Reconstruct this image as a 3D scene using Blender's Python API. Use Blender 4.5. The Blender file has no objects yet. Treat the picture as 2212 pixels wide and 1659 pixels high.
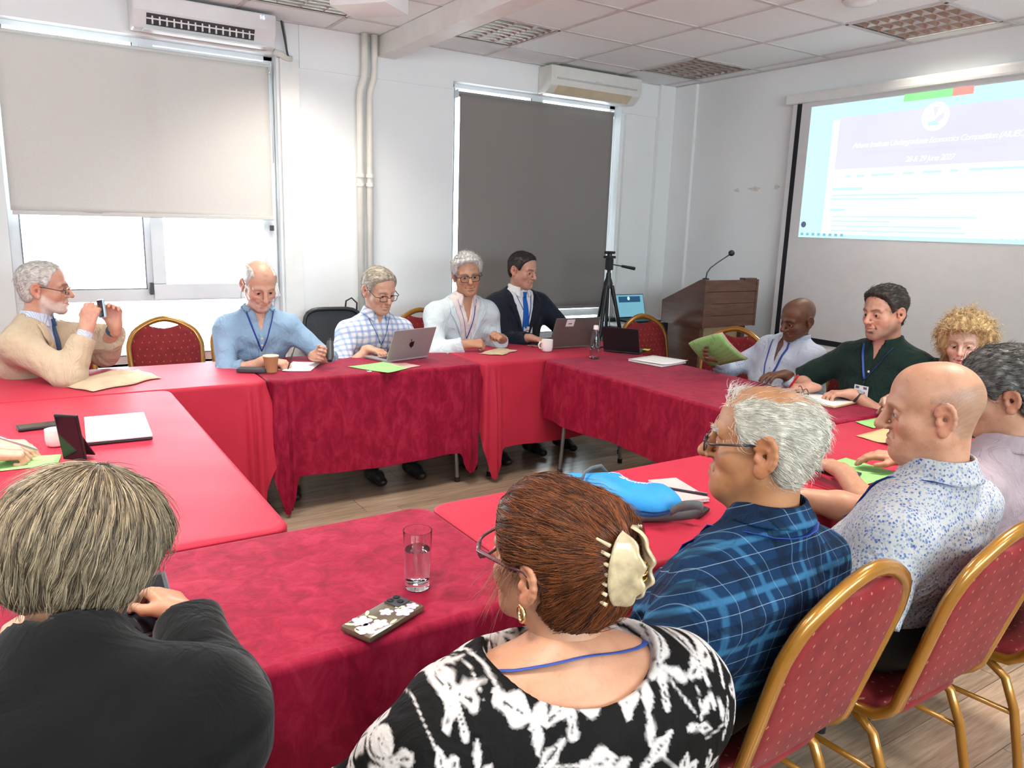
import bpy, math, random
import numpy as np
from mathutils import Vector, Matrix, Euler, noise as mnoise

random.seed(7); RNG = np.random.default_rng(7)
scene = bpy.context.scene
COL = scene.collection
R_ = math.radians

# ------------------------------------------------------------------ camera
CAM_H = 1.55
cam_d = bpy.data.cameras.new('camera')
cam = bpy.data.objects.new('camera', cam_d); COL.objects.link(cam)
cam_d.sensor_width = 36.0; cam_d.sensor_fit = 'HORIZONTAL'
cam_d.lens = 36.0 * 1649.0 / 2212.0
cam_d.clip_start = 0.02; cam_d.clip_end = 200
_yaw, _pit, _rol = R_(33.02), R_(-11.675), R_(1.832)
_f = Vector((math.sin(_yaw)*math.cos(_pit), math.cos(_yaw)*math.cos(_pit), math.sin(_pit)))
_r = Vector((math.cos(_yaw), -math.sin(_yaw), 0)); _u = _r.cross(_f)
_r2 = _r*math.cos(_rol) + _u*math.sin(_rol); _u2 = -_r*math.sin(_rol) + _u*math.cos(_rol)
_m = Matrix((_r2, _u2, -_f)).transposed().to_4x4(); _m.translation = (0, 0, CAM_H)
cam.matrix_world = _m
scene.camera = cam

# ------------------------------------------------------------------ world, light, exposure
vs = scene.view_settings
vs.view_transform = 'Standard'; vs.look = 'None'; vs.gamma = 1.0; vs.use_curve_mapping = False
vs.exposure = 1.52
w = bpy.data.worlds.new('sky'); scene.world = w; w.use_nodes = True
bg = w.node_tree.nodes['Background']
bg.inputs['Color'].default_value = (0.86, 0.95, 1.0, 1); bg.inputs['Strength'].default_value = 6.5
scene.cycles.max_bounces = 8; scene.cycles.diffuse_bounces = 5; scene.cycles.glossy_bounces = 3
scene.cycles.transparent_max_bounces = 8; scene.cycles.transmission_bounces = 6
scene.cycles.sample_clamp_indirect = 6.0
scene.cycles.caustics_reflective = False; scene.cycles.caustics_refractive = False

def area_light(name, loc, rot, sx, sy, power, color, spread=180):
    d = bpy.data.lights.new(name, 'AREA'); d.shape = 'RECTANGLE'; d.size = sx; d.size_y = sy
    d.energy = power; d.color = color; d.spread = R_(spread)
    o = bpy.data.objects.new(name, d); COL.objects.link(o); o.location = loc; o.rotation_euler = rot
    return o

# daylight coming in through the window openings of the window wall (x0, x1, z0, z1)
WINDOWS = {1: (-0.02, 1.51, 0.62, 2.575), 2: (2.80, 4.405, 0.62, 2.575), 3: (-2.6, -1.05, 0.62, 2.575)}  # the third is out of view, added to let in more daylight
YW, XR, ZC = 5.22, 5.0, 2.78          # window wall, screen wall, ceiling
XL, YB = -3.3, -2.3                   # the two walls behind the camera
for _n, (_x0, _x1, _z0, _z1) in WINDOWS.items():      # light portals: they only help Cycles find the sky through the openings
    _o = area_light('window_portal_%d' % _n, ((_x0+_x1)/2, YW+0.19, (_z0+_z1)/2), (R_(-90), 0, 0), _x1-_x0, _z1-_z0, 1, (1, 1, 1))
    _o.data.cycles.is_portal = True
FILL_WIN = (-2.4, 3.4, 1.65, 2.52)          # unseen row of windows, added behind the camera as frontal fill light
_o = area_light('window_portal_4', ((FILL_WIN[0]+FILL_WIN[1])/2, YB-.15, (FILL_WIN[2]+FILL_WIN[3])/2), (R_(90), 0, 0), FILL_WIN[1]-FILL_WIN[0], FILL_WIN[3]-FILL_WIN[2], 1, (1, 1, 1)); _o.data.cycles.is_portal = True

# ------------------------------------------------------------------ helpers
def tag(o, label=None, cat=None, group=None, kind=None):
    if label: o['label'] = label
    if cat: o['category'] = cat
    if group: o['group'] = group
    if kind: o['kind'] = kind
    return o

def empty(name, loc=(0, 0, 0), rz=0.0, label=None, cat=None, group=None):
    o = bpy.data.objects.new(name, None); COL.objects.link(o)
    o.location = loc; o.rotation_euler = (0, 0, rz); o.empty_display_size = 0.1
    return tag(o, label, cat, group)

def link_mesh(name, me, mat=None, parent=None):
    o = bpy.data.objects.new(name, me); COL.objects.link(o)
    if mat is not None and len(me.materials) == 0:
        for m in (mat if isinstance(mat, (list, tuple)) else [mat]): me.materials.append(m)
    if parent is not None: o.parent = parent
    return o

def copy_tree(o, parent=None, **kw):
    c = o.copy(); COL.objects.link(c); c.parent = parent
    for ch in list(o.children): copy_tree(ch, c)
    return c

class MB:
    """collects polygons, builds one mesh object"""
    def __init__(s): s.v = []; s.f = []; s.mi = []; s.cur = 0
    def add(s, vs, fs, M=None):
        b = len(s.v)
        for p in vs:
            p = Vector(p)
            s.v.append(tuple(M @ p if M is not None else p))
        for f in fs: s.f.append(tuple(i+b for i in f)); s.mi.append(s.cur)
        return s
    def box(s, lo, hi, M=None, bev=0.0):
        x0, y0, z0 = lo; x1, y1, z1 = hi
        if bev <= 0:
            vs = [(x, y, z) for z in (z0, z1) for y in (y0, y1) for x in (x0, x1)]
            fs = [(0,2,3,1),(4,5,7,6),(0,1,5,4),(2,6,7,3),(0,4,6,2),(1,3,7,5)]
            return s.add(vs, fs, M)
        b = min(bev, (x1-x0)/2.01, (y1-y0)/2.01, (z1-z0)/2.01)
        import bmesh
        bm = bmesh.new(); bmesh.ops.create_cube(bm, size=1.0)
        for vv in bm.verts:
            vv.co = Vector(((x0+x1)/2+vv.co.x*(x1-x0), (y0+y1)/2+vv.co.y*(y1-y0), (z0+z1)/2+vv.co.z*(z1-z0)))
        bmesh.ops.bevel(bm, geom=bm.edges[:], offset=b, segments=2, affect='EDGES', profile=0.6)
        bm.verts.index_update()
        s.add([vv.co.copy() for vv in bm.verts], [[q.index for q in f.verts] for f in bm.faces], M); bm.free()
        return s
    def prism(s, pts, z0, z1, M=None):
        n = len(pts)
        vs = [(x, y, z0) for x, y in pts] + [(x, y, z1) for x, y in pts]
        fs = [tuple(range(n-1, -1, -1)), tuple(range(n, 2*n))] + [(i, (i+1) % n, n+(i+1) % n, n+i) for i in range(n)]
        return s.add(vs, fs, M)
    def tube(s, path, rad, n=10, M=None, closed=False, cap=True):
        P = [Vector(p) for p in path]; m = len(P)
        rad = rad if hasattr(rad, '__len__') else [rad]*m
        vs = []; up = None
        for i, p in enumerate(P):
            a = P[i-1] if (i > 0 or closed) else P[i]; b = P[(i+1) % m] if (i < m-1 or closed) else P[i]
            t = (b-a).normalized()
            if up is None:
                up = Vector((0, 0, 1)) if abs(t.z) < .9 else Vector((1, 0, 0))
            e1 = up - t*up.dot(t)
            if e1.length < 1e-6: e1 = t.orthogonal()
            e1.normalize(); e2 = t.cross(e1); up = e1
            r = rad[i]; rx, ry = (r if hasattr(r, '__len__') else (r, r))
            for k in range(n):
                th = 2*math.pi*k/n
                vs.append(p + e1*rx*math.cos(th) + e2*ry*math.sin(th))
        fs = []
        for i in range(m if closed else m-1):
            for k in range(n):
                a = i*n+k; b = i*n+(k+1) % n; j = ((i+1) % m)*n
                fs.append((a, b, j+(k+1) % n, j+k))
        if cap and not closed:
            fs.append(tuple(range(n-1, -1, -1))); fs.append(tuple((m-1)*n+k for k in range(n)))
        return s.add(vs, fs, M)
    def cyl(s, a, b, r, n=16, M=None, r2=None): return s.tube([a, b], [r, r if r2 is None else r2], n, M)
    def lathe(s, prof, n=24, M=None, closed=False):
        vs = []; fs = []; m = len(prof)
        for r, z in prof:
            for k in range(n):
                th = 2*math.pi*k/n; vs.append((r*math.cos(th), r*math.sin(th), z))
        for i in range(m if closed else m-1):
            for k in range(n):
                a = i*n+k; b = i*n+(k+1) % n; j = ((i+1) % m)*n
                fs.append((a, b, j+(k+1) % n, j+k))
        if not closed:
            if prof[0][0] > 1e-6: fs.append(tuple(range(n-1, -1, -1)))
            if prof[-1][0] > 1e-6: fs.append(tuple((m-1)*n+k for k in range(n)))
        return s.add(vs, fs, M)
    def ball(s, c, r, n=12, M=None):
        r = r if hasattr(r, '__len__') else (r, r, r)
        prof = [(max(1e-5, math.sin(math.pi*i/n)), -math.cos(math.pi*i/n)) for i in range(n+1)]
        T = Matrix.Translation(c) @ Matrix.Diagonal((*r, 1))
        return s.lathe(prof, n*2, (M @ T) if M is not None else T)
    def grid(s, fn, nu, nv, M=None, closed_u=False):
        vs = [fn(i/(nu if closed_u else nu-1), j/(nv-1)) for j in range(nv) for i in range(nu)]
        fs = []
        for j in range(nv-1):
            for i in range(nu if closed_u else nu-1):
                a = j*nu+i; b = j*nu+(i+1) % nu
                fs.append((a, b, b+nu, a+nu))
        return s.add(vs, fs, M)
    def build(s, name, mat=None, parent=None, smooth=False, auto=None, solid=0, loc=None, rot=None):
        me = bpy.data.meshes.new(name); me.from_pydata(s.v, [], s.f)
        mats = mat if isinstance(mat, (list, tuple)) else [mat]
        for m in mats: me.materials.append(m)
        if len(mats) > 1: me.polygons.foreach_set('material_index', s.mi)
        if smooth: me.polygons.foreach_set('use_smooth', [True]*len(me.polygons))
        me.update()
        if auto is not None: me.set_sharp_from_angle(angle=R_(auto))
        o = link_mesh(name, me, None, parent)
        if solid:
            md = o.modifiers.new('thick', 'SOLIDIFY'); md.thickness = solid; md.offset = 0
        if loc is not None: o.location = loc
        if rot is not None: o.rotation_euler = rot
        return o

def frame_mat(o, d, n):
    """matrix with x=side, y=d, z=n at o"""
    d = Vector(d).normalized(); n = Vector(n); n = (n - d*n.dot(d)).normalized(); s_ = d.cross(n)
    M = Matrix((s_, d, n)).transposed().to_4x4(); M.translation = o
    return M

# ------------------------------------------------------------------ materials
def srgb(r, g, b):
    f = lambda c: (c/255/12.92) if c/255 <= .04045 else ((c/255+.055)/1.055)**2.4
    return (f(r), f(g), f(b), 1.0)

class NT:
    def __init__(s, name):
        s.m = bpy.data.materials.new(name); s.m.use_nodes = True; s.t = s.m.node_tree
        s.b = s.t.nodes['Principled BSDF']; s.out = s.t.nodes['Material Output']
    def n(s, typ, **kw):
        nd = s.t.nodes.new(typ)
        for k, v in kw.items():
            if k in nd.inputs: nd.inputs[k].default_value = v
            else: setattr(nd, k, v)
        return nd
    def l(s, a, b): s.t.links.new(a, b)
    def mix(s, fac, a, b, mode='MIX'):
        nd = s.t.nodes.new('ShaderNodeMix'); nd.data_type = 'RGBA'; nd.blend_type = mode
        for sock, v in ((nd.inputs[0], fac), (nd.inputs[6], a), (nd.inputs[7], b)):
            if hasattr(v, 'is_linked') or hasattr(v, 'links'): s.l(v, sock)
            else: sock.default_value = v
        return nd.outputs[2]
    def math(s, op, a, b=None, c=None):
        nd = s.t.nodes.new('ShaderNodeMath'); nd.operation = op
        for i, v in enumerate((a, b, c)):
            if v is None: continue
            if hasattr(v, 'links'): s.l(v, nd.inputs[i])
            else: nd.inputs[i].default_value = v
        return nd.outputs[0]
    def ramp(s, fac, stops, interp='LINEAR'):
        nd = s.t.nodes.new('ShaderNodeValToRGB'); nd.color_ramp.interpolation = interp
        e = nd.color_ramp.elements
        while len(e) < len(stops): e.new(0.5)
        for el, (p, c) in zip(e, stops): el.position = p; el.color = c
        s.l(fac, nd.inputs[0]); return nd.outputs[0]
    def coord(s, kind='Object', scale=(1, 1, 1), rot=(0, 0, 0), loc=(0, 0, 0)):
        tc = s.t.nodes.new('ShaderNodeTexCoord'); mp = s.t.nodes.new('ShaderNodeMapping')
        mp.inputs['Scale'].default_value = scale; mp.inputs['Rotation'].default_value = rot; mp.inputs['Location'].default_value = loc
        s.l(tc.outputs[kind], mp.inputs[0]); return mp.outputs[0]
    def noise(s, vec, scale=5, detail=3, rough=.5, dist=0):
        nd = s.t.nodes.new('ShaderNodeTexNoise'); s.l(vec, nd.inputs['Vector'])
        nd.inputs['Scale'].default_value = scale; nd.inputs['Detail'].default_value = detail
        nd.inputs['Roughness'].default_value = rough; nd.inputs['Distortion'].default_value = dist
        return nd.outputs['Fac']
    def bump(s, h, strength=.3, dist=.01):
        nd = s.t.nodes.new('ShaderNodeBump'); nd.inputs['Strength'].default_value = strength; nd.inputs['Distance'].default_value = dist
        s.l(h, nd.inputs['Height']); s.l(nd.outputs[0], s.b.inputs['Normal']); return nd
    def set(s, **kw):
        for k, v in kw.items():
            k = k.replace('_', ' ')
            if hasattr(v, 'links'): s.l(v, s.b.inputs[k])
            else: s.b.inputs[k].default_value = v
        return s

_mats = {}
def mat(name, col, rough=.5, metal=0.0, var=0.06, nscale=12, bump=0.0, bscale=60, spec=.5, sheen=0, coat=0, trans=0, coords='Object', emit=None, est=0, stretch=(1,1,1)):
    """plain procedural material: slight noise variation of the colour, optional bump"""
    if name in _mats: return _mats[name]
    t = NT(name); vec = t.coord(coords, stretch)
    nz = t.noise(vec, nscale, 4)
    c = col if len(col) == 4 else (*col, 1)
    d = tuple(x*(1-var*1.6) for x in c[:3])+(1,); l = tuple(min(1, x*(1+var)) for x in c[:3])+(1,)
    t.set(Base_Color=t.ramp(nz, [(.3, d), (.7, l)]), Roughness=rough, Metallic=metal)
    t.b.inputs['Specular IOR Level'].default_value = spec
    if sheen: t.b.inputs['Sheen Weight'].default_value = sheen; t.b.inputs['Sheen Roughness'].default_value = .4
    if coat: t.b.inputs['Coat Weight'].default_value = coat; t.b.inputs['Coat Roughness'].default_value = .08
    if trans: t.b.inputs['Transmission Weight'].default_value = trans
    if emit: t.b.inputs['Emission Color'].default_value = emit; t.b.inputs['Emission Strength'].default_value = est
    if bump: t.bump(t.noise(vec, bscale, 3), bump, .004)
    _mats[name] = t.m
    return t.m
# ================================================================== the room
def m_wall():
    t = NT('painted_plaster'); v = t.coord('Object')
    t.set(Base_Color=t.ramp(t.noise(v, 1.3, 4), [(.3, (.82, .835, .835, 1)), (.7, (.87, .885, .885, 1))]), Roughness=.75)
    t.b.inputs['Specular IOR Level'].default_value = .25
    t.bump(t.noise(v, 90, 3), .12, .003); return t.m
M_WALL = m_wall()
M_TRIM = mat('white_trim_paint', (.78, .785, .76), .5, var=.03)
M_PVC = mat('white_pvc', (.74, .76, .78), .35, var=.02)
M_GASKET = mat('grey_gasket', (.16, .19, .22), .6)
M_BLACKP = mat('black_plastic', (.012, .012, .014), .42, var=.1)
M_DARKGREY = mat('dark_grey_plastic', (.05, .052, .058), .45, var=.1)

def plane_wall(name, boxes, m=M_WALL):
    b = MB()
    for lo, hi in boxes: b.box(lo, hi)
    o = b.build(name, m); tag(o, kind='structure'); return o

# window wall with two openings in view and an added unseen one
_b = []; _x = XL-.2; TW = .24
for n in sorted(WINDOWS, key=lambda k: WINDOWS[k][0]):
    x0, x1, z0, z1 = WINDOWS[n]
    _b += [((_x, YW, 0), (x0, YW+TW, 3.0)), ((x0, YW, 0), (x1, YW+TW, z0)), ((x0, YW, z1), (x1, YW+TW, 3.0))]; _x = x1
_b.append(((_x, YW, 0), (XR+.2, YW+TW, 3.0)))
plane_wall('wall_back', _b)
plane_wall('wall_right', [((XR, YB-.2, 0), (XR+.2, YW, 3.0))])
plane_wall('wall_left', [((XL-.2, YB-.2, 0), (XL, YW, 3.0))])
_fx0, _fx1, _fz0, _fz1 = FILL_WIN
plane_wall('wall_front', [((XL, YB-.2, 0), (_fx0, YB, 3.0)), ((_fx1, YB-.2, 0), (XR, YB, 3.0)), ((_fx0, YB-.2, 0), (_fx1, YB, _fz0)), ((_fx0, YB-.2, _fz1), (_fx1, YB, 3.0))])

# pilasters and steps of the window wall, corner column
plane_wall('trim_1', [((1.525, YW-.035, 0), (1.645, YW, 2.555))], M_TRIM)
plane_wall('trim_2', [((4.44, YW-.03, 0), (4.56, YW, 2.50)), ((4.80, YW-.045, 0), (XR, YW, ZC)), ((XR-.03, 4.93, 0), (XR, YW-.045, ZC))])
plane_wall('trim_3', [((1.66, YW-.012, 2.515), (2.79, YW, ZC)), ((4.41, YW-.012, 2.515), (4.80, YW, ZC))])
plane_wall('trim_4', [((2.195, YB, 2.655), (2.33, YW-.012, ZC))], M_TRIM)      # the beam under the ceiling
plane_wall('baseboard_back', [((XL, YW-.012, 0), (4.80, YW, .07))], M_TRIM)
plane_wall('baseboard_right', [((XR-.012, YB, 0), (XR, 4.93, .07))], M_TRIM)

# ---- floor of wood-look planks laid along X
def m_floor():
    t = NT('wood_look_planks'); v = t.coord('Object', (.9, 9, 1)); v2 = t.coord('Object', (2.2, 40, 1))
    oi = t.n('ShaderNodeObjectInfo')
    g = t.noise(v, 2.2, 6, .6, .6); g2 = t.noise(v2, 2.5, 4, .6)
    c = t.ramp(g, [(.25, srgb(116, 97, 80)), (.5, srgb(152, 131, 112)), (.75, srgb(184, 164, 142))])
    c = t.mix(.35, c, t.ramp(g2, [(.3, srgb(108, 88, 73)), (.7, srgb(190, 170, 149))]))
    tint = t.ramp(oi.outputs['Random'], [(0, (.80, .80, .80, 1)), (1, (1.12, 1.1, 1.08, 1))])
    t.set(Base_Color=t.mix(1.0, c, tint, 'MULTIPLY'), Roughness=.22)
    t.b.inputs['Specular IOR Level'].default_value = .5
    t.bump(g2, .08, .002); return t.m
M_FLOOR = m_floor()
M_GROUT = mat('dark_grout', (.06, .05, .045), .8)
floor = MB().box((XL, YB, -.08), (XR, YW, -.006)).build('floor', M_GROUT); tag(floor, kind='structure')
PL, PW = 1.2, .2
_pm = None; y = YB + .02; row = 0
while y < YW:
    x = XL - [0, .42, .81, .23, .63, 1.02][row % 6]
    while x < XR:
        a, b_ = max(x, XL), min(x+PL, XR); c_, d_ = y, min(y+PW, YW)
        if b_-a > .05:
            full = abs(b_-a-PL) < 1e-6 and abs(d_-c_-PW) < 1e-6
            if full and _pm is not None:
                o = bpy.data.objects.new('plank', _pm); COL.objects.link(o); o.parent = floor
            else:
                o = MB().box((-(b_-a)/2+.0012, -(d_-c_)/2+.0012, -.006), ((b_-a)/2-.0012, (d_-c_)/2-.0012, 0)).build('plank', M_FLOOR, floor)
                if full: _pm = o.data
            o.location = ((a+b_)/2, (c_+d_)/2, random.uniform(-.0006, 0))
        x += PL
    y += PW; row += 1

# ---- suspended ceiling: lattice through (3.046, 4.244), pitch 0.6
GX, GY, GP = 3.046, 4.244, .6
LIGHTS = {(2.446, 4.244): 0, (4.246, 4.244): 0, (4.246, 2.444): 1, (1.246, 4.244): 1, (1.846-.6, 2.444): 1, (2.446, .644): 1, (-.554, .644): 1, (-.554, 2.444): 1, (4.246, .644): 1, (2.446, -1.156): 1, (.646, -1.156): 1, (-1.754, 3.044): 1}
ceil = MB().box((XL, YB, ZC+.10), (XR, YW, ZC+.2)).build('ceiling', M_TRIM); tag(ceil, kind='structure')
def m_tile():
    t = NT('mineral_fibre_tile'); v = t.coord('Object')
    t.set(Base_Color=t.ramp(t.noise(v, 160, 2), [(.3, (.80, .84, .84, 1)), (.6, (.86, .90, .90, 1))]), Roughness=.9)
    t.bump(t.noise(v, 220, 2), .3, .002); return t.m
M_TILE = m_tile(); M_TBAR = mat('grey_ceiling_runner', (.60, .57, .56), .5)
xs = [XL]+[GX+GP*i for i in range(-12, 5) if XL+.02 < GX+GP*i < XR-.02]+[XR]
ys = [YB]+[GY+GP*i for i in range(-12, 3) if YB+.02 < GY+GP*i < YW-.02]+[YW]
_tm = None
for i in range(len(xs)-1):
    for j in range(len(ys)-1):
        key = (round(xs[i], 3), round(ys[j], 3))
        if any(abs(key[0]-k[0]) < .01 and abs(key[1]-k[1]) < .01 for k in LIGHTS): continue
        wx, wy = xs[i+1]-xs[i], ys[j+1]-ys[j]
        full = abs(wx-GP) < 1e-4 and abs(wy-GP) < 1e-4
        if full and _tm is not None:
            o = bpy.data.objects.new('ceiling_tile', _tm); COL.objects.link(o); o.parent = ceil
        else:
            o = MB().box((-wx/2+.003, -wy/2+.003, .004), (wx/2-.003, wy/2-.003, .02)).build('ceiling_tile', M_TILE, ceil)
            if full: _tm = o.data
        o.location = ((xs[i]+xs[i+1])/2, (ys[j]+ys[j+1])/2, ZC)
for x in xs[1:-1]: MB().box((x-.012, YB, ZC-.002), (x+.012, YW, ZC+.006)).build('ceiling_runner', M_TBAR, ceil)
for y in ys[1:-1]: MB().box((XL, y-.012, ZC-.0015), (XR, y+.012, ZC+.006)).build('ceiling_runner', M_TBAR, ceil)
MB().box((XL, YW-.03, ZC-.003), (XR, YW-.013, ZC+.006)).build('ceiling_runner', M_TBAR, ceil)
MB().box((XR-.03, YB, ZC-.003), (XR-.001, YW, ZC+.006)).build('ceiling_runner', M_TBAR, ceil)

# ---- louvred fluorescent fittings
M_REFL = mat('brushed_louvre_aluminium', (.55, .53, .50), .28, 1.0, var=.08)
M_HOUSE = mat('dark_lamp_housing', (.20, .16, .14), .5)
M_TUBE_ON = mat('lit_fluorescent_tube', (.9, .9, .88), .4, emit=(1.0, .93, .82, 1), est=7)
M_TUBE_OFF = mat('unlit_fluorescent_tube', (.85, .85, .84), .35)
def louvre(cell, on, label):
    x, y = cell
    t = empty('ceiling_light', (x+GP/2, y+GP/2, ZC), 0, label, 'ceiling light', 'louvred ceiling fittings')
    h = MB(); a = .287
    h.box((-a, -a, .085), (a, a, .095)); h.box((-a, -a, 0), (-a+.006, a, .09)); h.box((a-.006, -a, 0), (a, a, .09))
    h.box((-a, -a, 0), (a, -a+.006, .09)); h.box((-a, a-.006, 0), (a, a, .09)); h.build('housing', M_HOUSE, t)
    MB().box((-.28, -.28, .078), (.28, .28, .084)).build('reflector', M_TRIM if on else M_REFL, t)
    f = MB()
    for s in (-1, 1):
        f.box((s*.29-.008, -.298, -.004), (s*.29+.008, .298, .004)); f.box((-.298, s*.29-.008, -.004), (.298, s*.29+.008, .004))
    f.build('frame', M_TBAR, t)
    for k in range(4):
        cx = -.2115+.141*k
        MB().cyl((cx, -.27, .06), (cx, .27, .06), .013, 10).build('fluorescent_tube', M_TUBE_ON if on else M_TUBE_OFF, t, True)
    rib = MB()
    for k in range(5):                       # the long blades, V section
        cx = -.282+.141*k
        rib.add([(cx, -.28, .0), (cx, .28, .0), (cx-.022, .28, .05), (cx-.022, -.28, .05), (cx+.022, .28, .05), (cx+.022, -.28, .05)], [(0, 1, 2, 3), (1, 0, 5, 4)])
    rib.build('long_blades', M_REFL, t)
    for q in range(9):
        cy = -.264+.066*q
        b = MB(); b.add([(-.28, cy-.002, .002), (.28, cy-.002, .002), (.28, cy+.002, .002), (-.28, cy+.002, .002), (-.28, cy-.011, .045), (.28, cy-.011, .045), (.28, cy+.011, .045), (-.28, cy+.011, .045)],
              [(0, 3, 2, 1), (0, 1, 5, 4), (2, 3, 7, 6)])
        b.build('cross_blade', M_REFL, t)
    if on:
        L = area_light('lamp', (x+GP/2, y+GP/2, ZC-.008), (0, 0, 0), .52, .52, LAMP_W*(.35 if x > 4 else (.65 if y > 4 else 1)), (1.0, .92, .82), 110)
    return t
LAMP_W = 9
_ll = {(2.446, 4.244): 'unlit louvred ceiling light beside the white beam', (4.246, 4.244): 'small unlit louvred ceiling light next to the room corner',
       (4.246, 2.444): 'bright louvred ceiling light above the projection screen', (1.246, 4.244): 'warm louvred ceiling light beside the air conditioner at top left'}
_hid = iter(('over the middle of the table square', 'over the plaid shirted man', 'over the person in black jacket', 'over the left-hand table', 'by the right wall behind the seated row', 'behind the camera on the right', 'straight behind the camera', 'by the added far left window'))
for c, on in LIGHTS.items(): louvre(c, on, _ll[c] if c in _ll else 'louvred ceiling light out of view '+next(_hid))

# ---- windows
def m_glass():
    t = NT('window_glass'); t.t.nodes.remove(t.b)
    tr = t.n('ShaderNodeBsdfTransparent'); gl = t.n('ShaderNodeBsdfGlossy'); gl.inputs['Roughness'].default_value = .02
    v = t.coord('Object'); fr = t.n('ShaderNodeFresnel'); fr.inputs[0].default_value = 1.45
    nz = t.noise(v, 3, 2); f2 = t.math('MULTIPLY', fr.outputs[0], t.math('ADD', nz, .4))
    mx = t.n('ShaderNodeMixShader'); t.l(f2, mx.inputs[0]); t.l(tr.outputs[0], mx.inputs[1]); t.l(gl.outputs[0], mx.inputs[2])
    tr.inputs[0].default_value = (.93, .97, .98, 1)
    t.l(mx.outputs[0], t.out.inputs[0]); return t.m
M_GLASS = m_glass()
def bar(b, x0, x1, z0, z1, y0, y1): b.box((x0, y0, z0), (x1, y1, z1), bev=.004)
def window(n, rail, sash=None):
    x0, x1, z0, z1 = WINDOWS[n]; t = empty('window_%d' % n, ((x0+x1)/2, YW, 0)); tag(t, kind='structure')
    t.location = (0, 0, 0); ya, yb = YW+.085, YW+.145
    xm = (.685, .80) if n == 1 else ((x0+x1)/2-.055, (x0+x1)/2+.055)
    b = MB(); bar(b, x0, x0+.055, z0, z1, ya, yb); bar(b, x1-.06, x1, z0, z1, ya, yb)
    bar(b, x0, x1, z0, z0+.05, ya, yb); bar(b, x0, x1, z1-.03, z1, ya, yb)
    bar(b, x0, x1, rail[0], rail[1], ya-.002, yb); bar(b, xm[0], xm[1], rail[1], z1, ya-.001, yb); b.build('frame', M_PVC, t)
    yc = (ya+yb)/2
    for (a, c, d, e) in ((x0+.05, xm[0], rail[1], z1-.03), (xm[1], x1-.05, rail[1], z1-.03), (x0+.05, x1-.05, z0+.04, rail[0])):
        MB().box((a, yc-.006, d), (c, yc+.006, e)).build('pane', M_GLASS, t)
    g = MB()
    for (a, c, d, e) in ((x0+.055, xm[0], rail[1], z1-.03), (x0+.055, x1-.06, z0+.05, rail[0])):
        for q in ((a-.001, a+.006, d, e), (c-.006, c+.001, d, e), (a, c, d-.001, d+.006)): g.box((q[0], ya-.001, q[2]), (q[1], ya+.003, q[3]))
    g.build('gasket', M_GASKET, t)
    if sash:
        s_ = MB(); a, c, d, e = xm[0]+.035, x1-.012, rail[0]+.012, z1-.04
        for q in ((a, a+.075, d+.096, e-.071), (c-.085, c, d+.096, e-.071), (a, c, d, d+.095), (a, c, e-.07, e)): bar(s_, *q, ya-.026, ya-.002)
        so = s_.build('sash', M_PVC, t)
        h = MB(); h.box((a-.026, ya-.036, d+.03), (a-.004, ya-.014, d+.105), bev=.004); h.build('hinge', M_DARKGREY, so)
        h = MB(); h.box((c-.045, ya-.05, 1.47), (c-.022, ya-.026, 1.505), bev=.003); h.build('latch', M_DARKGREY, so)
    s2 = MB(); s2.box((x0-.02, YW-.03, z0-.03), (x1+.02, YW+.085, z0), bev=.005); s2.build('window_sill', M_TRIM, t)
    return t
_w4 = empty('window_4'); tag(_w4, kind='structure')  # invented window row, never in view, lets in sky light from behind
for k in range(5):
    xa = _fx0+(_fx1-_fx0)*k/4; MB().box((xa-.03, YB-.12, _fz0), (xa+.03, YB-.06, _fz1)).build('mullion', M_PVC, _w4)
    if k < 4: MB().box((xa+.03, YB-.095, _fz0), (_fx0+(_fx1-_fx0)*(k+1)/4-.03, YB-.085, _fz1)).build('pane', M_GLASS, _w4)
window(1, (1.015, 1.09), True); window(2, (.80, .86), False); window(3, (1.015, 1.09), False)

# ---- roller blinds
def m_blind(name, col, trl):
    t = NT(name); v = t.coord('Object'); t.t.nodes.remove(t.b)
    c = t.ramp(t.noise(v, 260, 2), [(.35, tuple(x*.93 for x in col)+(1,)), (.65, (*col, 1))])
    d = t.n('ShaderNodeBsdfDiffuse'); tl = t.n('ShaderNodeBsdfTranslucent'); mx = t.n('ShaderNodeMixShader')
    t.l(c, d.inputs[0]); t.l(c, tl.inputs[0]); mx.inputs[0].default_value = trl
    t.l(d.outputs[0], mx.inputs[1]); t.l(tl.outputs[0], mx.inputs[2]); t.l(mx.outputs[0], t.out.inputs[0]); return t.m
def blind(x0, x1, ztop, zbot, m, label, y, sag):
    t = empty('roller_blind', ((x0+x1)/2, y, ztop), 0, label, 'blind', 'roller blinds')
    hw = (x1-x0)/2; H = ztop-zbot
    def fn(u, v):
        x = -hw+2*hw*u; z = -H*v
        return (x, .004*math.sin(u*5+v*3)*v + .003*math.sin(u*17)*v*v, z + sag*(u-.5)*v)
    MB().grid(fn, 40, 30).build('fabric', m, t, True, solid=.0012)
    MB().cyl((-hw-.01, .022, 0.0), (hw+.01, .022, 0.0), .021, 18).build('roller_tube', m, t, True, auto=40)
    bb = MB(); bb.box((-hw, -.007, -H-.012), (hw, .007, -H+.012), M=Matrix.Rotation(math.atan2(-sag, 2*hw)*-1, 4, 'Y'), bev=.004)
    bb.build('bottom_bar', m, t)
    br = MB()
    for s in (-1, 1): br.box((s*(hw+.014)-.003, 0, -.03), (s*(hw+.014)+.003, .06, .03))
    br.build('bracket', M_PVC, t)
    ch = MB()
    for s in (0, .012):
        ch.tube([(hw+.016, -.004+s, 0), (hw+.016, -.004+s, -H*.62)], .0022, 6)
    ch.build('bead_chain', M_PVC, t, True)
    return t
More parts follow.
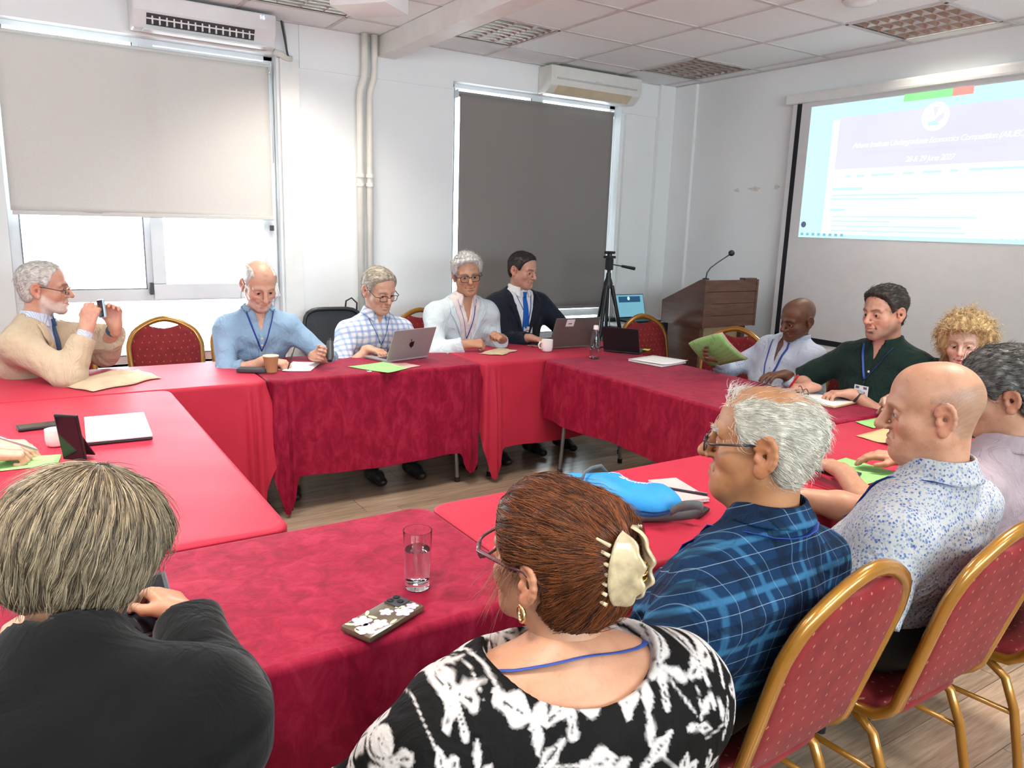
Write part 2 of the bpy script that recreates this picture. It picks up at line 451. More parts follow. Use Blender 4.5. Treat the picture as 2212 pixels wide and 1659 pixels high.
blind(.0, 1.468, 2.50, 1.545, m_blind('glare_lightened_blind_fabric', (.72, .70, .66), .07), 'large glare-lightened roller blind half lowered over the left window', YW+.03, -.012)  # same cloth as the other blind, window glare put into its paler colour
blind(2.872, 4.345, 2.50, .885, m_blind('taupe_blind_fabric', (.30, .27, .255), .12), 'dark taupe roller blind nearly fully lowered behind the suited man', YW+.03, 0)

# ---- heating pipes with their sockets
M_PIPE = mat('cream_pipe_paint', (.80, .77, .70), .4, var=.03)
for k, x in enumerate((2.055, 2.125)):
    t = empty('wall_pipe', (x, YW-.05, 0), 0, ('left' if k == 0 else 'right')+'most of the two cream painted pipes running up the wall', 'pipe', 'vertical wall pipes')
    dz = .012*k
    MB().tube([(0, 0, .0), (0, 0, 2.36), (.004, -.002, 2.42), (.028, -.01, 2.50), (.032, -.012, 2.56), (.032, -.012, ZC)], .023, 16).build('pipe', M_PIPE, t, True)
    for z in (1.80, 1.86): MB().cyl((0, 0, z-.012), (0, 0, z+.012), .029, 16).build('collar', M_PIPE, t, True, auto=40)
    MB().box((-.012, .015, 1.0), (.012, .05, 1.02)).build('clip', M_PIPE, t)

# ---- a few scuffs of old adhesive on the screen wall
def m_scuff():
    t = NT('faded_adhesive'); v = t.coord('Object')
    t.set(Base_Color=t.ramp(t.noise(v, 40, 4), [(.35, (.76, .73, .71, 1)), (.65, (.66, .56, .47, 1))]), Roughness=.8); return t.m
for (y, w_, h_) in ((4.42, .05, .03), (4.24, .11, .035), (4.03, .05, .04)):
    b = MB(); pts = [(w_/2*math.cos(a)*(1+.35*math.sin(3*a+y*9)), h_/2*math.sin(a)*(1+.3*math.cos(5*a+y))) for a in [k*math.pi/9 for k in range(18)]]
    b.prism(pts, 0, .0008, Matrix.Translation((XR-.0006, y, 1.9-.012*math.sin(y*20))) @ Matrix.Rotation(R_(90), 4, 'Z') @ Matrix.Rotation(R_(90), 4, 'X'))
    o = b.build('adhesive_mark', m_scuff()); tag(o, {4.42: 'small faded adhesive mark furthest from the screen', 4.24: 'wide faded adhesive mark in the middle of three', 4.03: 'faded adhesive mark nearest the black screen border'}[y], 'mark', 'adhesive marks on the screen wall')
# ================================================================== tables and cloths
def m_cloth(name, base, crushed):
    t = NT(name); v = t.coord('Object'); vw = t.coord('Object', (1, 1, .5))
    b = tuple(base)
    if crushed:
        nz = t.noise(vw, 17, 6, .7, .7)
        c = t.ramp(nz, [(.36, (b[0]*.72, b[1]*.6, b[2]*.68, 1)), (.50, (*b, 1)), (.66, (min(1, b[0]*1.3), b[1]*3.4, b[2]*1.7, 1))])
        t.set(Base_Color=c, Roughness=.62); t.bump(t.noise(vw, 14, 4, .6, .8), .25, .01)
    else:
        nz = t.noise(v, 4, 3, .5, .4)
        c = t.ramp(nz, [(.3, tuple(x*.92 for x in b)+(1,)), (.7, tuple(x*1.06 for x in b)+(1,))])
        wv = t.noise(t.coord('Object', (1, 1, .3)), 420, 2)
        t.set(Base_Color=c, Roughness=.5); t.bump(wv, .10, .001)
    t.b.inputs['Sheen Weight'].default_value = .22 if crushed else .12
    t.b.inputs['Sheen Roughness'].default_value = .35
    t.b.inputs['Sheen Tint'].default_value = (1, .35, .48, 1)
    t.b.inputs['Specular IOR Level'].default_value = .14
    return t.m
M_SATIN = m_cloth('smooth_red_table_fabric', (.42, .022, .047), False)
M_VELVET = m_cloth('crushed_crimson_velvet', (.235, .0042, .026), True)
M_STEEL = mat('grey_steel_leg', (.30, .30, .30), .4, .7, var=.1)
M_BOARD = mat('folding_table_board', (.45, .38, .30), .6)
M_RUBBER = mat('black_rubber', (.012, .012, .012), .8)
TZ = .74

def folding_table(x0, x1, y0, y1, label, splay=0.0):
    t = empty('folding_table', ((x0+x1)/2, (y0+y1)/2, 0), 0, label, 'table', 'folding tables of the meeting square')
    hx, hy = (x1-x0)/2-.012, (y1-y0)/2-.012
    MB().box((-hx, -hy, TZ-.035), (hx, hy, TZ-.006), bev=.006).build('table_top', M_BOARD, t)
    for sx in (-1, 1):
        for sy in (-1, 1):
            a = (sx*(hx-.16), sy*(hy-.06), TZ-.04); b = (sx*(hx-.09), sy*(hy-.06), .015)
            lg = MB().tube([a, (sx*(hx-.115), sy*(hy-.06), .40), b], .0125, 10).build('leg', M_STEEL, t, True, auto=50)
            MB().cyl((b[0], b[1], 0), (b[0], b[1], .03), .016, 10).build('rubber_foot', M_RUBBER, lg)
        MB().cyl((sx*(hx-.115), -(hy-.06), .40), (sx*(hx-.115), hy-.06, .40), .010, 8).build('stretcher', M_STEEL, t)
    return t

def cloth(x0, x1, y0, y1, drops, m, label, seed, corner=(0, 0, 0, 0), amp=.016, rc=.05, z=TZ):
    """drops: hem drop of the sides (-y, +x, +y, -x); corner: extra hanging length at corners (x0y0, x1y0, x1y1, x0y1)"""
    rg = random.Random(seed); cx, cy = (x0+x1)/2, (y0+y1)/2; hx, hy = (x1-x0)/2, (y1-y0)/2
    per = []   # (x, y, nx, ny, drop, loose)
    ds = .011
    cs = [(-hx+rc, -hy+rc, 180), (hx-rc, -hy+rc, 270), (hx-rc, hy-rc, 0), (-hx+rc, hy-rc, 90)]
    corners = [(-hx, -hy), (hx, -hy), (hx, hy), (-hx, hy)]
    for k in range(4):
        ccx, ccy, a0 = cs[k]; d0, d1 = drops[(k-1) % 4], drops[k]
        for q in range(9):
            a = R_(a0+90*q/8); per.append((ccx+rc*math.cos(a), ccy+rc*math.sin(a), math.cos(a), math.sin(a), d0+(d1-d0)*q/8, corner[k]))
        nx_, ny_, na = cs[(k+1) % 4]; a = R_(a0+90)
        p0 = (ccx+rc*math.cos(a), ccy+rc*math.sin(a)); p1 = (nx_+rc*math.cos(a), ny_+rc*math.sin(a))
        L = math.hypot(p1[0]-p0[0], p1[1]-p0[1]); n = max(2, int(L/ds))
        for q in range(1, n):
            u = q/n; per.append((p0[0]+(p1[0]-p0[0])*u, p0[1]+(p1[1]-p0[1])*u, math.cos(a), math.sin(a), d1, 0))
    N = len(per); ph = [rg.uniform(0, 6.28) for _ in range(9)]
    s_acc = [0]
    for i in range(1, N): s_acc.append(s_acc[-1]+math.hypot(per[i][0]-per[i-1][0], per[i][1]-per[i-1][1]))
    vs = []; fs = []
    # top: concentric rings
    rings = [0.0, .12, .25, .38, .5, .6, .7, .78, .85, .9, .94, .97, .985]
    for r in rings:
        for (x, y, nx, ny, d, lo) in per:
            xr, yr = x*r, y*r; zz = z + .0010*math.sin(xr*9+ph[0]+yr*4)*math.sin(yr*13+ph[1]) + (.0014*mnoise.noise(Vector((xr*7, yr*7, seed))))
            vs.append((x*r, y*r, zz))
    sk = [.0, .01, .03, .08, .16, .28, .42, .56, .70, .84, 1.0]
    for v in sk:
        for i, (x, y, nx, ny, d, lo) in enumerate(per):
            s = s_acc[i]
            near = 0; hang = 0
            for k, (ax, ay) in enumerate(corners):
                if corner[k] > 0:
                    dd = math.hypot(x-ax, y-ay); q_ = min(1, max(0, (.135-dd)/.055)); wgt = q_*q_*(3-2*q_)
                    if wgt > near: near = wgt; hang = corner[k]*wgt
            f = math.sin(s*11+ph[2])*.5 + math.sin(s*23+ph[3])*.35 + math.sin(s*5.3+ph[4])*.6
            fa = amp*(.25+.75*abs(math.sin(s*2.1+ph[5])))
            big = (.017*math.sin(s*150)+.007*math.sin(s*67+ph[7]))*near
            dz = (d+hang)*v
            o = (.004+(fa*f+fa)*(v**1.1)*(1 if d > .12 else .12)+ (big+.02*near)*min(1, v*3)) if v > 0 else 0
            o *= (1 if d > .12 else .35)
            if v > 0: o += .006
            hem = .006*math.sin(s*8+ph[6])*v
            vs.append((x+nx*o, y+ny*o, z-.004*(v > 0)-dz+hem))
    T = len(rings)+len(sk)
    for r in range(T-1):
        for i in range(N):
            a = r*N+i; b = r*N+(i+1) % N
            if r == 0: fs.append((a, b+N, a+N)) if False else fs.append((a+N, b+N, b, a))
            else: fs.append((a+N, b+N, b, a))
    o = MB().add(vs, fs).build('tablecloth', m, None, True)
    me = o.data; me.flip_normals()
    o.location = (cx, cy, 0)
    tag(o, label, 'tablecloth', 'red tablecloths')
    return o

g_ = .012
TAB = [   # x0, x1, y0, y1, cloth material, drops, corners, labels
 (-1.15, 1.03-g_, 3.86, 4.52, M_SATIN, (.54, .03, .10, .4), (0, .15, 0, 0), 'pink lit smooth red cloth on the far table under the beige paper bag', 'folding table under the smooth cloth at the far left', 3),
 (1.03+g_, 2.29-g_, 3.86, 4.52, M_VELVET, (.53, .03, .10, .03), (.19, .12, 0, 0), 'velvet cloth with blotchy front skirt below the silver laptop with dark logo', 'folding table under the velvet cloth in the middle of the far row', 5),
 (2.29+g_, 3.58, 3.86, 4.52, M_SATIN, (.53, .3, .10, .03), (.18, 0, 0, 0), 'smooth bright red cloth on the far table in front of the suited man', 'folding table under the smooth cloth beside the suited man', 8),
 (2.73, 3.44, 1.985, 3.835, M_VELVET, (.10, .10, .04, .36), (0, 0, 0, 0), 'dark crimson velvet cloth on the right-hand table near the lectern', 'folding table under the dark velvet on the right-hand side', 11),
 (-.24, .555, 1.935, 3.835, M_SATIN, (.06, .42, .03, .10), (0, 0, 0, 0), 'bright pinkish red cloth on the left-hand table with the white laptop', 'folding table under the pinkish cloth on the left-hand side', 14),
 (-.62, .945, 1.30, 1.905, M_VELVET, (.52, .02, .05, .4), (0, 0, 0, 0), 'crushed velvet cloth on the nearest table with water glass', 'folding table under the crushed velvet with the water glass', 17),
 (.965, 2.165, 1.30, 1.90, M_SATIN, (.50, .02, .40, .02), (0, 0, 0, 0), 'smooth red cloth on the near table with the blue bag', 'folding table under the smooth cloth with the blue bag', 20),
 (2.19, 3.32, 1.27, 1.955, M_SATIN, (.46, .42, .04, .02), (0, 0, 0, 0), 'smooth red cloth on the near right table with green sheets', 'folding table under the smooth cloth with the green sheets', 23),
]
for (x0, x1, y0, y1, m, dr, cr, lab, lab2, sd) in TAB:
    folding_table(x0, x1, y0, y1, lab2); cloth(x0, x1, y0, y1, dr, m, lab, sd, cr)

# ================================================================== banquet chairs
def m_gold():
    t = NT('gold_lacquered_tube'); v = t.coord('Object', (1, 1, .2))
    t.set(Base_Color=t.ramp(t.noise(v, 9, 3), [(.3, (.30, .125, .010, 1)), (.7, (.42, .19, .02, 1))]), Roughness=.24, Metallic=.45)
    t.b.inputs['Coat Weight'].default_value = .7; t.b.inputs['Coat Roughness'].default_value = .06; return t.m
def m_fleck():
    t = NT('red_flecked_upholstery'); tc = t.n('ShaderNodeTexCoord'); sp = t.n('ShaderNodeSeparateXYZ'); t.l(tc.outputs['Object'], sp.inputs[0])
    u = t.math('ADD', sp.outputs[0], t.math('MULTIPLY', sp.outputs[1], .35)); vz = t.math('ADD', sp.outputs[2], t.math('MULTIPLY', sp.outputs[1], .8))
    row = t.math('FLOOR', t.math('MULTIPLY', vz, 34)); off = t.math('MULTIPLY', t.math('MODULO', row, 2.0), .5)
    fx = t.math('ABSOLUTE', t.math('SUBTRACT', t.math('FRACT', t.math('ADD', t.math('MULTIPLY', u, 26), off)), .5))
    fz = t.math('ABSOLUTE', t.math('SUBTRACT', t.math('FRACT', t.math('MULTIPLY', vz, 34)), .5))
    dot = t.math('LESS_THAN', t.math('ADD', t.math('MULTIPLY', fx, 1.0), t.math('MULTIPLY', fz, .6)), .085)
    nz = t.noise(t.coord('Object'), 20, 3)
    base = t.ramp(nz, [(.3, (.16, .011, .014, 1)), (.7, (.22, .017, .020, 1))])
    t.set(Base_Color=t.mix(dot, base, (.36, .14, .07, 1)), Roughness=.75)
    t.b.inputs['Sheen Weight'].default_value = .06; t.b.inputs['Specular IOR Level'].default_value = .2
    t.bump(t.noise(t.coord('Object'), 500, 2), .2, .001); return t.m
M_GOLD, M_FLECK = m_gold(), m_fleck()
M_UNDER = mat('black_seat_underside', (.02, .018, .018), .8)

def rec(z): return -.205-max(0, z-.44)*.27          # recline of the back
def arch(u, hw=.205, z0=.47, zs=.79, zt=.925):
    """outline of the back frame, u 0..1 from left foot over the top to right foot -> (x, z)"""
    pts = [(-hw*.93, z0), (-hw*.97, .62), (-hw, .74), (-hw*.97, zs), (-hw*.84, .845), (-hw*.62, .88), (-hw*.34, .91), (0, zt)]
    pts = pts + [(-x, z) for x, z in pts[-2::-1]]
    q = u*(len(pts)-1); i = min(int(q), len(pts)-2); f = q-i
    def cr(a, b, c, d): return .5*((2*b)+(-a+c)*f+(2*a-5*b+4*c-d)*f*f+(-a+3*b-3*c+d)*f**3)
    P = [pts[max(0, min(len(pts)-1, i+k))] for k in (-1, 0, 1, 2)]
    return cr(*[p[0] for p in P]), cr(*[p[1] for p in P])
def make_chair():
    t = empty('banquet_chair')
    # frame: side rail -> post -> arch -> post -> side rail
    path = [(-.19, .19, .418), (-.19, 0, .414), (-.19, -.10, .412), (-.19, -.165, .420), (-.1905, -.195, .445)]
    for k in range(29):
        x, z = arch(k/28); path.append((x, rec(z), z))
    path += [(.1905, -.195, .445), (.19, -.165, .420), (.19, -.10, .412), (.19, 0, .414), (.19, .19, .418)]
    MB().tube(path, [(.0145, .0185)]*len(path), 12).build('back_frame', M_GOLD, t, True)
    f = MB(); f.tube([(-.19, .19, .418), (.19, .19, .418)], .011, 10); f.tube([(-.19, -.12, .412), (.19, -.12, .412)], .009, 8); f.build('seat_frame', M_GOLD, t, True)
    for s in (-1, 1):
        MB().tube([(s*.178, .14, .412), (s*.18, .175, .36), (s*.185, .195, .2), (s*.19, .205, .012)], [.0125]*4, 10).build('leg', M_GOLD, t, True)
        MB().tube([(s*.175, -.02, .400), (s*.176, -.10, .395), (s*.178, -.16, .36), (s*.18, -.195, .28), (s*.185, -.225, .15), (s*.19, -.25, .012)], [.0125]*6, 10).build('leg', M_GOLD, t, True)
        MB().cyl((s*.182, -.19, .27), (s*.183, .185, .25), .008, 8).build('side_stretcher', M_GOLD, t, True)
        for yy in (.205, -.25): MB().cyl((s*.19, yy, 0), (s*.19, yy, .02), .015, 10).build('foot_cap', M_RUBBER, t)
    # seat cushion
    b = MB()
    def seat(u, v):
        a = 2*math.pi*u; c, s = math.cos(a), math.sin(a); e = 5
        k = (abs(c)**e+abs(s)**e)**(-1/e)
        prof = [(0, .428), (.93, .428), (1.0, .438), (1.0, .462), (.95, .482), (.75, .492), (0, .496)]
        q = v*(len(prof)-1); i = min(int(q), len(prof)-2); g = q-i
        r = prof[i][0]+(prof[i+1][0]-prof[i][0])*g; z = prof[i][1]+(prof[i+1][1]-prof[i][1])*g
        return (.198*k*c*r, .012+.200*k*s*r, z-.03)
    b.grid(seat, 40, 13, closed_u=True); b.build('seat', M_FLECK, t, True)
    MB().box((-.17, -.15, .392), (.17, .17, .402)).build('seat_base', M_UNDER, t)
    # back pad: outline follows the arch, concave top edge leaves the grip hole
    out = []
    for k in range(29):
        x, z = arch(k/28)
        lim = .868+.9*abs(x)**1.6 if abs(x) < .105 else 9
        out.append((x*.955, min(z-.006, lim) if z > .6 else z))
    out = [(-.17, .475), (-.10, .468), (0, .466), (.10, .468), (.17, .475)][::-1] + out
    n = len(out); vs = []; fs = []
    cx, cz = 0, .66
    for (off, sc) in ((-.014, 0), (-.014, .5), (-.013, .9), (-.008, .985), (.004, 1.0), (.016, .985), (.026, .9), (.030, .5), (.031, 0)):
        for (x, z) in out:
            X = cx+(x-cx)*sc; Z = cz+(z-cz)*sc; vs.append((X, rec(Z)+off, Z))
    for r in range(8):
        for i in range(n): fs.append((r*n+i, r*n+(i+1) % n, (r+1)*n+(i+1) % n, (r+1)*n+i))
    MB().add(vs, fs).build('backrest', M_FLECK, t, True)
    return t
CH_GROUP = 'gold framed banquet chairs'
_chair0 = [None]
def chair(x, y, rz_deg, label):
    if _chair0[0] is None: t = _chair0[0] = make_chair()
    else: t = copy_tree(_chair0[0])
    t.location = (x, y, 0); t.rotation_euler = (0, 0, R_(rz_deg)); tag(t, label, 'chair', CH_GROUP); return t
# ================================================================== chairs in place
chair(.12, 4.80, 176, 'gold framed red chair partly hidden behind the man photographing with a phone')
chair(.735, 4.76, 180, 'empty gold framed red chair in front of the left window')
chair(2.47, 4.76, 178, 'gold framed red chair behind the white haired man in pale jacket')
chair(3.90, 3.93, 178, 'empty gold framed red chair between dark suited man and lectern')
chair(3.72, 3.33, 112, 'gold framed red chair behind the man holding green papers')
chair(3.80, 2.52, 95, 'gold framed red chair under the man in dark green shirt')
chair(1.325, 1.10, 3, 'gold framed red chair behind the man in blue plaid shirt')
chair(1.85, 1.06, 0, 'gold framed red chair behind the man in blue floral shirt')
chair(2.40, 1.02, 2, 'gold framed red chair mostly cut off at the right edge')
chair(1.22, 4.79, 180, 'gold framed red chair hidden behind the man in blue henley')
chair(3.05, 4.75, 178, 'gold framed red chair hidden behind the dark suited man')
chair(3.78, 1.78, 88, 'gold framed red chair under the curly blonde woman')

# ---- black mesh office chair
def m_mesh():
    t = NT('black_mesh_fabric'); v = t.coord('Object', (1, 1, 1))
    ck = t.n('ShaderNodeTexChecker'); t.l(v, ck.inputs[0]); ck.inputs['Scale'].default_value = 260
    t.set(Base_Color=t.mix(ck.outputs[1], (.05, .055, .065, 1), (.012, .013, .016, 1)), Roughness=.7); return t.m
M_MESH = m_mesh()
oc = empty('office_chair', (1.78, 4.80, 0), R_(174), 'black mesh office chair behind the man in gingham shirt', 'chair')
b = MB(); pts = []
for k in range(40):
    a = 2*math.pi*k/40; c, s = math.cos(a), math.sin(a); e = 4.5; q = (abs(c)**e+abs(s)**e)**(-1/e)
    pts.append((.20*q*c, -.25-.03*s*q, .77+.185*q*s))
b.tube(pts, .014, 8, closed=True); b.build('back_frame', M_BLACKP, oc, True)
def _mp(u, v):
    a = 2*math.pi*u; c, s = math.cos(a), math.sin(a); e = 4.5; q = (abs(c)**e+abs(s)**e)**(-1/e)
    return (.20*q*c*v, -.25-.03*s*q*v-.02*(1-v*v), .77+.185*q*s*v)
MB().grid(_mp, 40, 8, closed_u=True).build('backrest', M_MESH, oc, True, solid=.003)
MB().tube([(0, -.27, .60), (0, -.27, .48), (0, -.20, .40), (0, 0, .39)], [(.03, .012)]*4, 10).build('back_support', M_BLACKP, oc, True)
MB().box((-.22, -.20, .41), (.22, .22, .46), bev=.022).build('seat', M_MESH, oc, True)
MB().cyl((0, 0, .09), (0, 0, .41), .025, 14).build('gas_column', M_DARKGREY, oc, True, auto=40)
for k in range(5):
    a = R_(72*k+18); lg = MB().tube([(0, 0, .10), (.26*math.cos(a), .26*math.sin(a), .06)], [.025, .015], 8).build('leg', M_BLACKP, oc, True)
    MB().cyl((.26*math.cos(a)-.02*math.sin(a), .26*math.sin(a)+.02*math.cos(a), .027), (.26*math.cos(a)+.02*math.sin(a), .26*math.sin(a)-.02*math.cos(a), .027), .026, 14).build('castor', M_RUBBER, lg)
hb = MB(); hb.tube([(-.17, -.29, .93), (-.175, -.30, .99), (-.14, -.31, 1.025), (-.10, -.305, 1.005), (-.09, -.295, .945)], .006, 8)
hb.build('coat_loop', M_BLACKP, oc, True)

# ---- two air conditioners
M_AC = mat('white_ac_plastic', (.78, .77, .77), .32, var=.02)
M_AC2 = mat('ivory_ac_plastic', (.74, .72, .67), .35, var=.03)
M_DISP = mat('blue_lit_display', (.3, .45, 1), .4, emit=(.35, .55, 1, 1), est=2.5)
def ac(x0, x1, zb, zt, dep, m, label, opened):
    t = empty('air_conditioner', ((x0+x1)/2, YW, zb), 0, label, 'air conditioner'); hw = (x1-x0)/2; H = zt-zb
    if opened: prof = [(-.002, .01), (-.06, 0), (-dep*.75, .0), (-dep, .09), (-dep, H*.98), (-dep*.9, H), (-.002, H)]
    else: prof = [(-.002, .0), (-.05, 0), (-dep*.55, .0), (-dep*.9, .055), (-dep, .11), (-dep*.96, H*.98), (-dep*.9, H), (-.002, H)]
    n = len(prof); b = MB()
    b.add([(x, y, z) for x in (-hw, hw) for y, z in prof], [tuple(range(n)), tuple(range(2*n-1, n-1, -1))]+[(i, n+i, n+(i+1) % n, (i+1) % n) for i in range(n)])
    o = b.build('casing', m, t); md = o.modifiers.new('bev', 'BEVEL'); md.width = .008; md.segments = 2
    if opened:
        fy = lambda z: -dep*.75-(dep*.25)*z/.09
        for z0, z1, mm, nm in ((.022, .078, M_DARKGREY, 'air_outlet'),):
            b = MB(); a = -hw+.07; c = hw-.13
            b.add([(a, fy(z0)-.0015, z0), (c, fy(z0)-.0015, z0), (c, fy(z1)-.0015, z1), (a, fy(z1)-.0015, z1)], [(0, 1, 2, 3)]); b.build(nm, mm, t, solid=.002)
        for k in range(15):
            xx = -hw+.10+(2*hw-.26)*k/14
            MB().box((xx-.004, fy(.05)-.012, .024), (xx+.004, fy(.05)+.006, .076)).build('vane', m, t)
        MB().box((-hw+.07, fy(.052)-.010, .048), (hw-.13, fy(.052)-.004, .055)).build('louvre_flap', m, t)
        fl = MB(); fl.box((-hw+.05, -dep*.98, -.012), (hw-.06, -dep*.55, -.004), bev=.003); fl.build('outlet_flap', m, t)
        for k, c in enumerate('16'):
            txt(c, .03, M_DISP, t, Matrix.Translation((hw-.10+.016*k, -dep-.001, H*.80)) @ Matrix.Rotation(R_(90), 4, 'X'), 'display_digit')
    else:
        MB().box((-hw+.05, -dep-.004, H*.50), (hw-.06, -dep+.01, H*.50+.012)).build('grille_line', M_DARKGREY if False else mat('grey_ac_line', (.52, .52, .54), .5), t)
        MB().box((-.03, -dep-.003, H*.55), (.03, -dep+.01, H*.62)).build('badge', mat('pale_grey_badge', (.62, .62, .64), .4), t)
        b = MB(); b.add([(-hw+.07, -dep*.60, .004), (hw-.09, -dep*.60, .004), (hw-.09, -dep*.90, .058), (-hw+.07, -dep*.90, .058)], [(3, 2, 1, 0)])
        b.build('outlet_flap', mat('yellowed_ac_flap', (.62, .52, .36), .4), t, solid=.006)
    return t
def txt(s, size, m, parent, M, name, shear=0.0, extrude=.0006, align='LEFT', space=1.0):
    cu = bpy.data.curves.new('lettering', 'FONT'); cu.body = s; cu.size = size; cu.extrude = extrude; cu.shear = shear; cu.align_x = align; cu.space_character = space
    to = bpy.data.objects.new('lettering_tmp', cu); COL.objects.link(to)
    dg = bpy.context.evaluated_depsgraph_get(); me = bpy.data.meshes.new_from_object(to.evaluated_get(dg))
    bpy.data.objects.remove(to); me.transform(M); me.materials.clear(); me.materials.append(m)
    return link_mesh(name, me, None, parent)
ac(.665, 1.462, 2.585, 2.765, .20, M_AC, 'white air conditioner with blue display above the left window', True)
ac(3.545, 4.455, 2.565, 2.765, .19, M_AC2, 'ivory air conditioner above the dark taupe blind', False)
acp = empty('pipe_bundle', (1.51, YW-.04, 2.56), 0, 'wrapped grey pipe bundle beside the left air conditioner', 'pipe')
MB().tube([(-.03, -.03, .02), (.02, -.02, .012), (.05, .0, -.0), (.09, .01, -.002)], .02, 10).build('hose', mat('ivory_hose', (.7, .68, .62), .5), acp, True)
MB().tube([(.02, -.03, .21), (.04, -.03, .10), (.055, -.02, .03), (.07, 0, 0)], .007, 8).build('cable', M_DARKGREY, acp, True)
MB().tube([(.035, -.02, .21), (.05, -.02, .12), (.06, -.01, .03)], .004, 8).build('cable', mat('grey_cable', (.35, .35, .37), .5), acp, True)

# ---- ceiling projector, smoke detector
pj = empty('ceiling_projector', (1.62, 3.93, 2.64), R_(-52), 'white ceiling projector cut off by the top edge', 'projector')
b = MB(); b.box((-.16, -.13, -.045), (.16, .13, .05), bev=.02); b.build('body', M_AC, pj, True, auto=30)
MB().cyl((0, 0, .05), (0, 0, .138), .03, 14).build('ceiling_mount', M_AC, pj, True, auto=40)
MB().cyl((.08, .12, .0), (.08, .15, .0), .035, 18).build('lens', M_BLACKP, pj, True, auto=40)
b = MB()
for k in range(3): b.cyl((-.13+.035*k, -.131, .005), (-.13+.035*k, -.127, .005), .009, 10)
b.build('ports', M_DARKGREY, pj)
sd = empty('smoke_detector', (3.87, 2.70, ZC), 0, 'round white ceiling disc left of the bright louvred light', 'detector')
MB().lathe([(.085, .0), (.085, -.012), (.075, -.022), (.03, -.028), (0.001, -.028)], 30).build('disc', M_AC, sd, True, auto=40)
MB().lathe([(.09, .0), (.09, -.006), (.085, -.006)], 30).build('base_ring', M_TBAR, sd, True, auto=40)

# ---- projection screen and the picture thrown on it
M_SCREEN = mat('white_screen_fabric', (.70, .69, .70), .8, var=.02)
M_BORDER = mat('black_screen_border', (.008, .008, .014), .8)
ps = empty('projection_screen', (XR, 2.7, 2.5), 0, 'white pull-down projection screen with black border on the right wall', 'screen')
SX = XR-.05; yA, yB = 3.93, 1.25
def W_(o): o.matrix_parent_inverse = Matrix.Translation((-XR, -2.7, -2.5)); return o
W_(MB().box((SX-.035, yB-.08, 2.495), (XR-.001, yA+.03, 2.565), bev=.015).build('casing', M_TRIM, ps))
W_(MB().box((SX-.001, yB, .72), (SX+.001, yA-.02, 2.50)).build('fabric', M_SCREEN, ps))
W_(MB().box((SX-.0022, yA-.10, .775), (SX-.001, yA-.06, 2.50)).build('border', M_BORDER, ps))
W_(MB().box((SX-.0022, yB+.04, .765), (SX-.001, yA-.06, .805)).build('border', M_BORDER, ps))
W_(MB().box((SX-.012, yB, .705), (SX+.012, yA-.02, .735), bev=.006).build('weight_bar', M_TRIM, ps))
def m_emit(name, c, s):
    t = NT(name); t.t.nodes.remove(t.b); e = t.n('ShaderNodeEmission'); e.inputs[1].default_value = s
    v = t.coord('Object'); nz = t.noise(v, 2.0, 2)
    cc = t.ramp(nz, [(.3, tuple(x*.94 for x in c)+(1,)), (.7, (*c, 1))]); t.l(cc, e.inputs[0]); t.l(e.outputs[0], t.out.inputs[0]); return t.m
PE = .46
E_PAGE = m_emit('projected_white', (.66, .98, 1.0), .86*PE); E_BAND = m_emit('projected_slate_band', (.70, .70, .92), PE)
E_TXT = m_emit('projected_pale_text', (.85, 1.0, 1.0), PE*1.6); E_TXT2 = m_emit('projected_faint_text', (.68, .66, .84), PE)
E_LINE = m_emit('projected_grey_print', (.55, .86, .90), PE); E_GRN = m_emit('projected_green_tab', (.32, .78, .34), PE); E_RED = m_emit('projected_red_tab', (1.0, .36, .30), PE)
E_ICO = m_emit('projected_blue_icons', (.2, .5, .65), PE); E_DARK = m_emit('projected_dark_icon', (.1, .12, .2), PE); E_MAIN = m_emit('projected_page_body', (1.0, 1.0, 1.0), 1.35*PE)
pi_ = empty('projected_slide', (SX-.004, 3.0, 2.0), 0, 'bright projected slide with purple banner and round emblem', 'projection')
y0p, y1p = 3.745, 2.06; z0p, z1p = 1.538, 2.462
def SP(u, v, lift=0.0):    # u 0..1 left to right, v 0..1 top to bottom
    return (SX-.004-lift, y0p+(y1p-y0p)*u, z1p+(z0p-z1p)*v)
MS = Matrix(((0, 0, -1, 0), (-1, 0, 0, 0), (0, 1, 0, 0), (0, 0, 0, 1)))     # text plane onto the wall
def prect(u0, v0, u1, v1, m, name, lift, parent=pi_):
    b = MB(); p = [SP(u0, v0, lift), SP(u1, v0, lift), SP(u1, v1, lift), SP(u0, v1, lift)]
    b.add(p, [(0, 1, 2, 3)]); o = b.build(name, m, parent); o.matrix_parent_inverse = Matrix.Translation((-(SX-.004), -3.0, -2.0)); return o
def ptxt(s, u, v, size, m, name, sh=.25, align='CENTER', sp=1.0):
    o = txt(s, size, m, pi_, Matrix.Translation(SP(u, v, .0016)) @ MS, name, sh, .0001, align, sp)
    o.matrix_parent_inverse = Matrix.Translation((-(SX-.004), -3.0, -2.0)); return o
prect(0, 0, 1, 1, E_PAGE, 'page', 0)
prect(.115, .12, .985, .97, E_MAIN, 'page_body', .0004)
prect(.145, .105, .955, .485, E_BAND, 'banner', .0008)
prect(.415, -.005, .60, .045, E_GRN, 'green_tab', .0012); prect(.60, -.005, .675, .045, E_RED, 'red_tab', .0012)
b = MB(); cu_ = [SP(.548+.052*math.cos(a), .165+.052*math.sin(a)*1.82, .0012) for a in [2*math.pi*k/36 for k in range(36)]]
b.add(cu_, [tuple(range(36))]); o = b.build('round_emblem', E_MAIN, pi_); o.matrix_parent_inverse = Matrix.Translation((-(SX-.004), -3.0, -2.0))
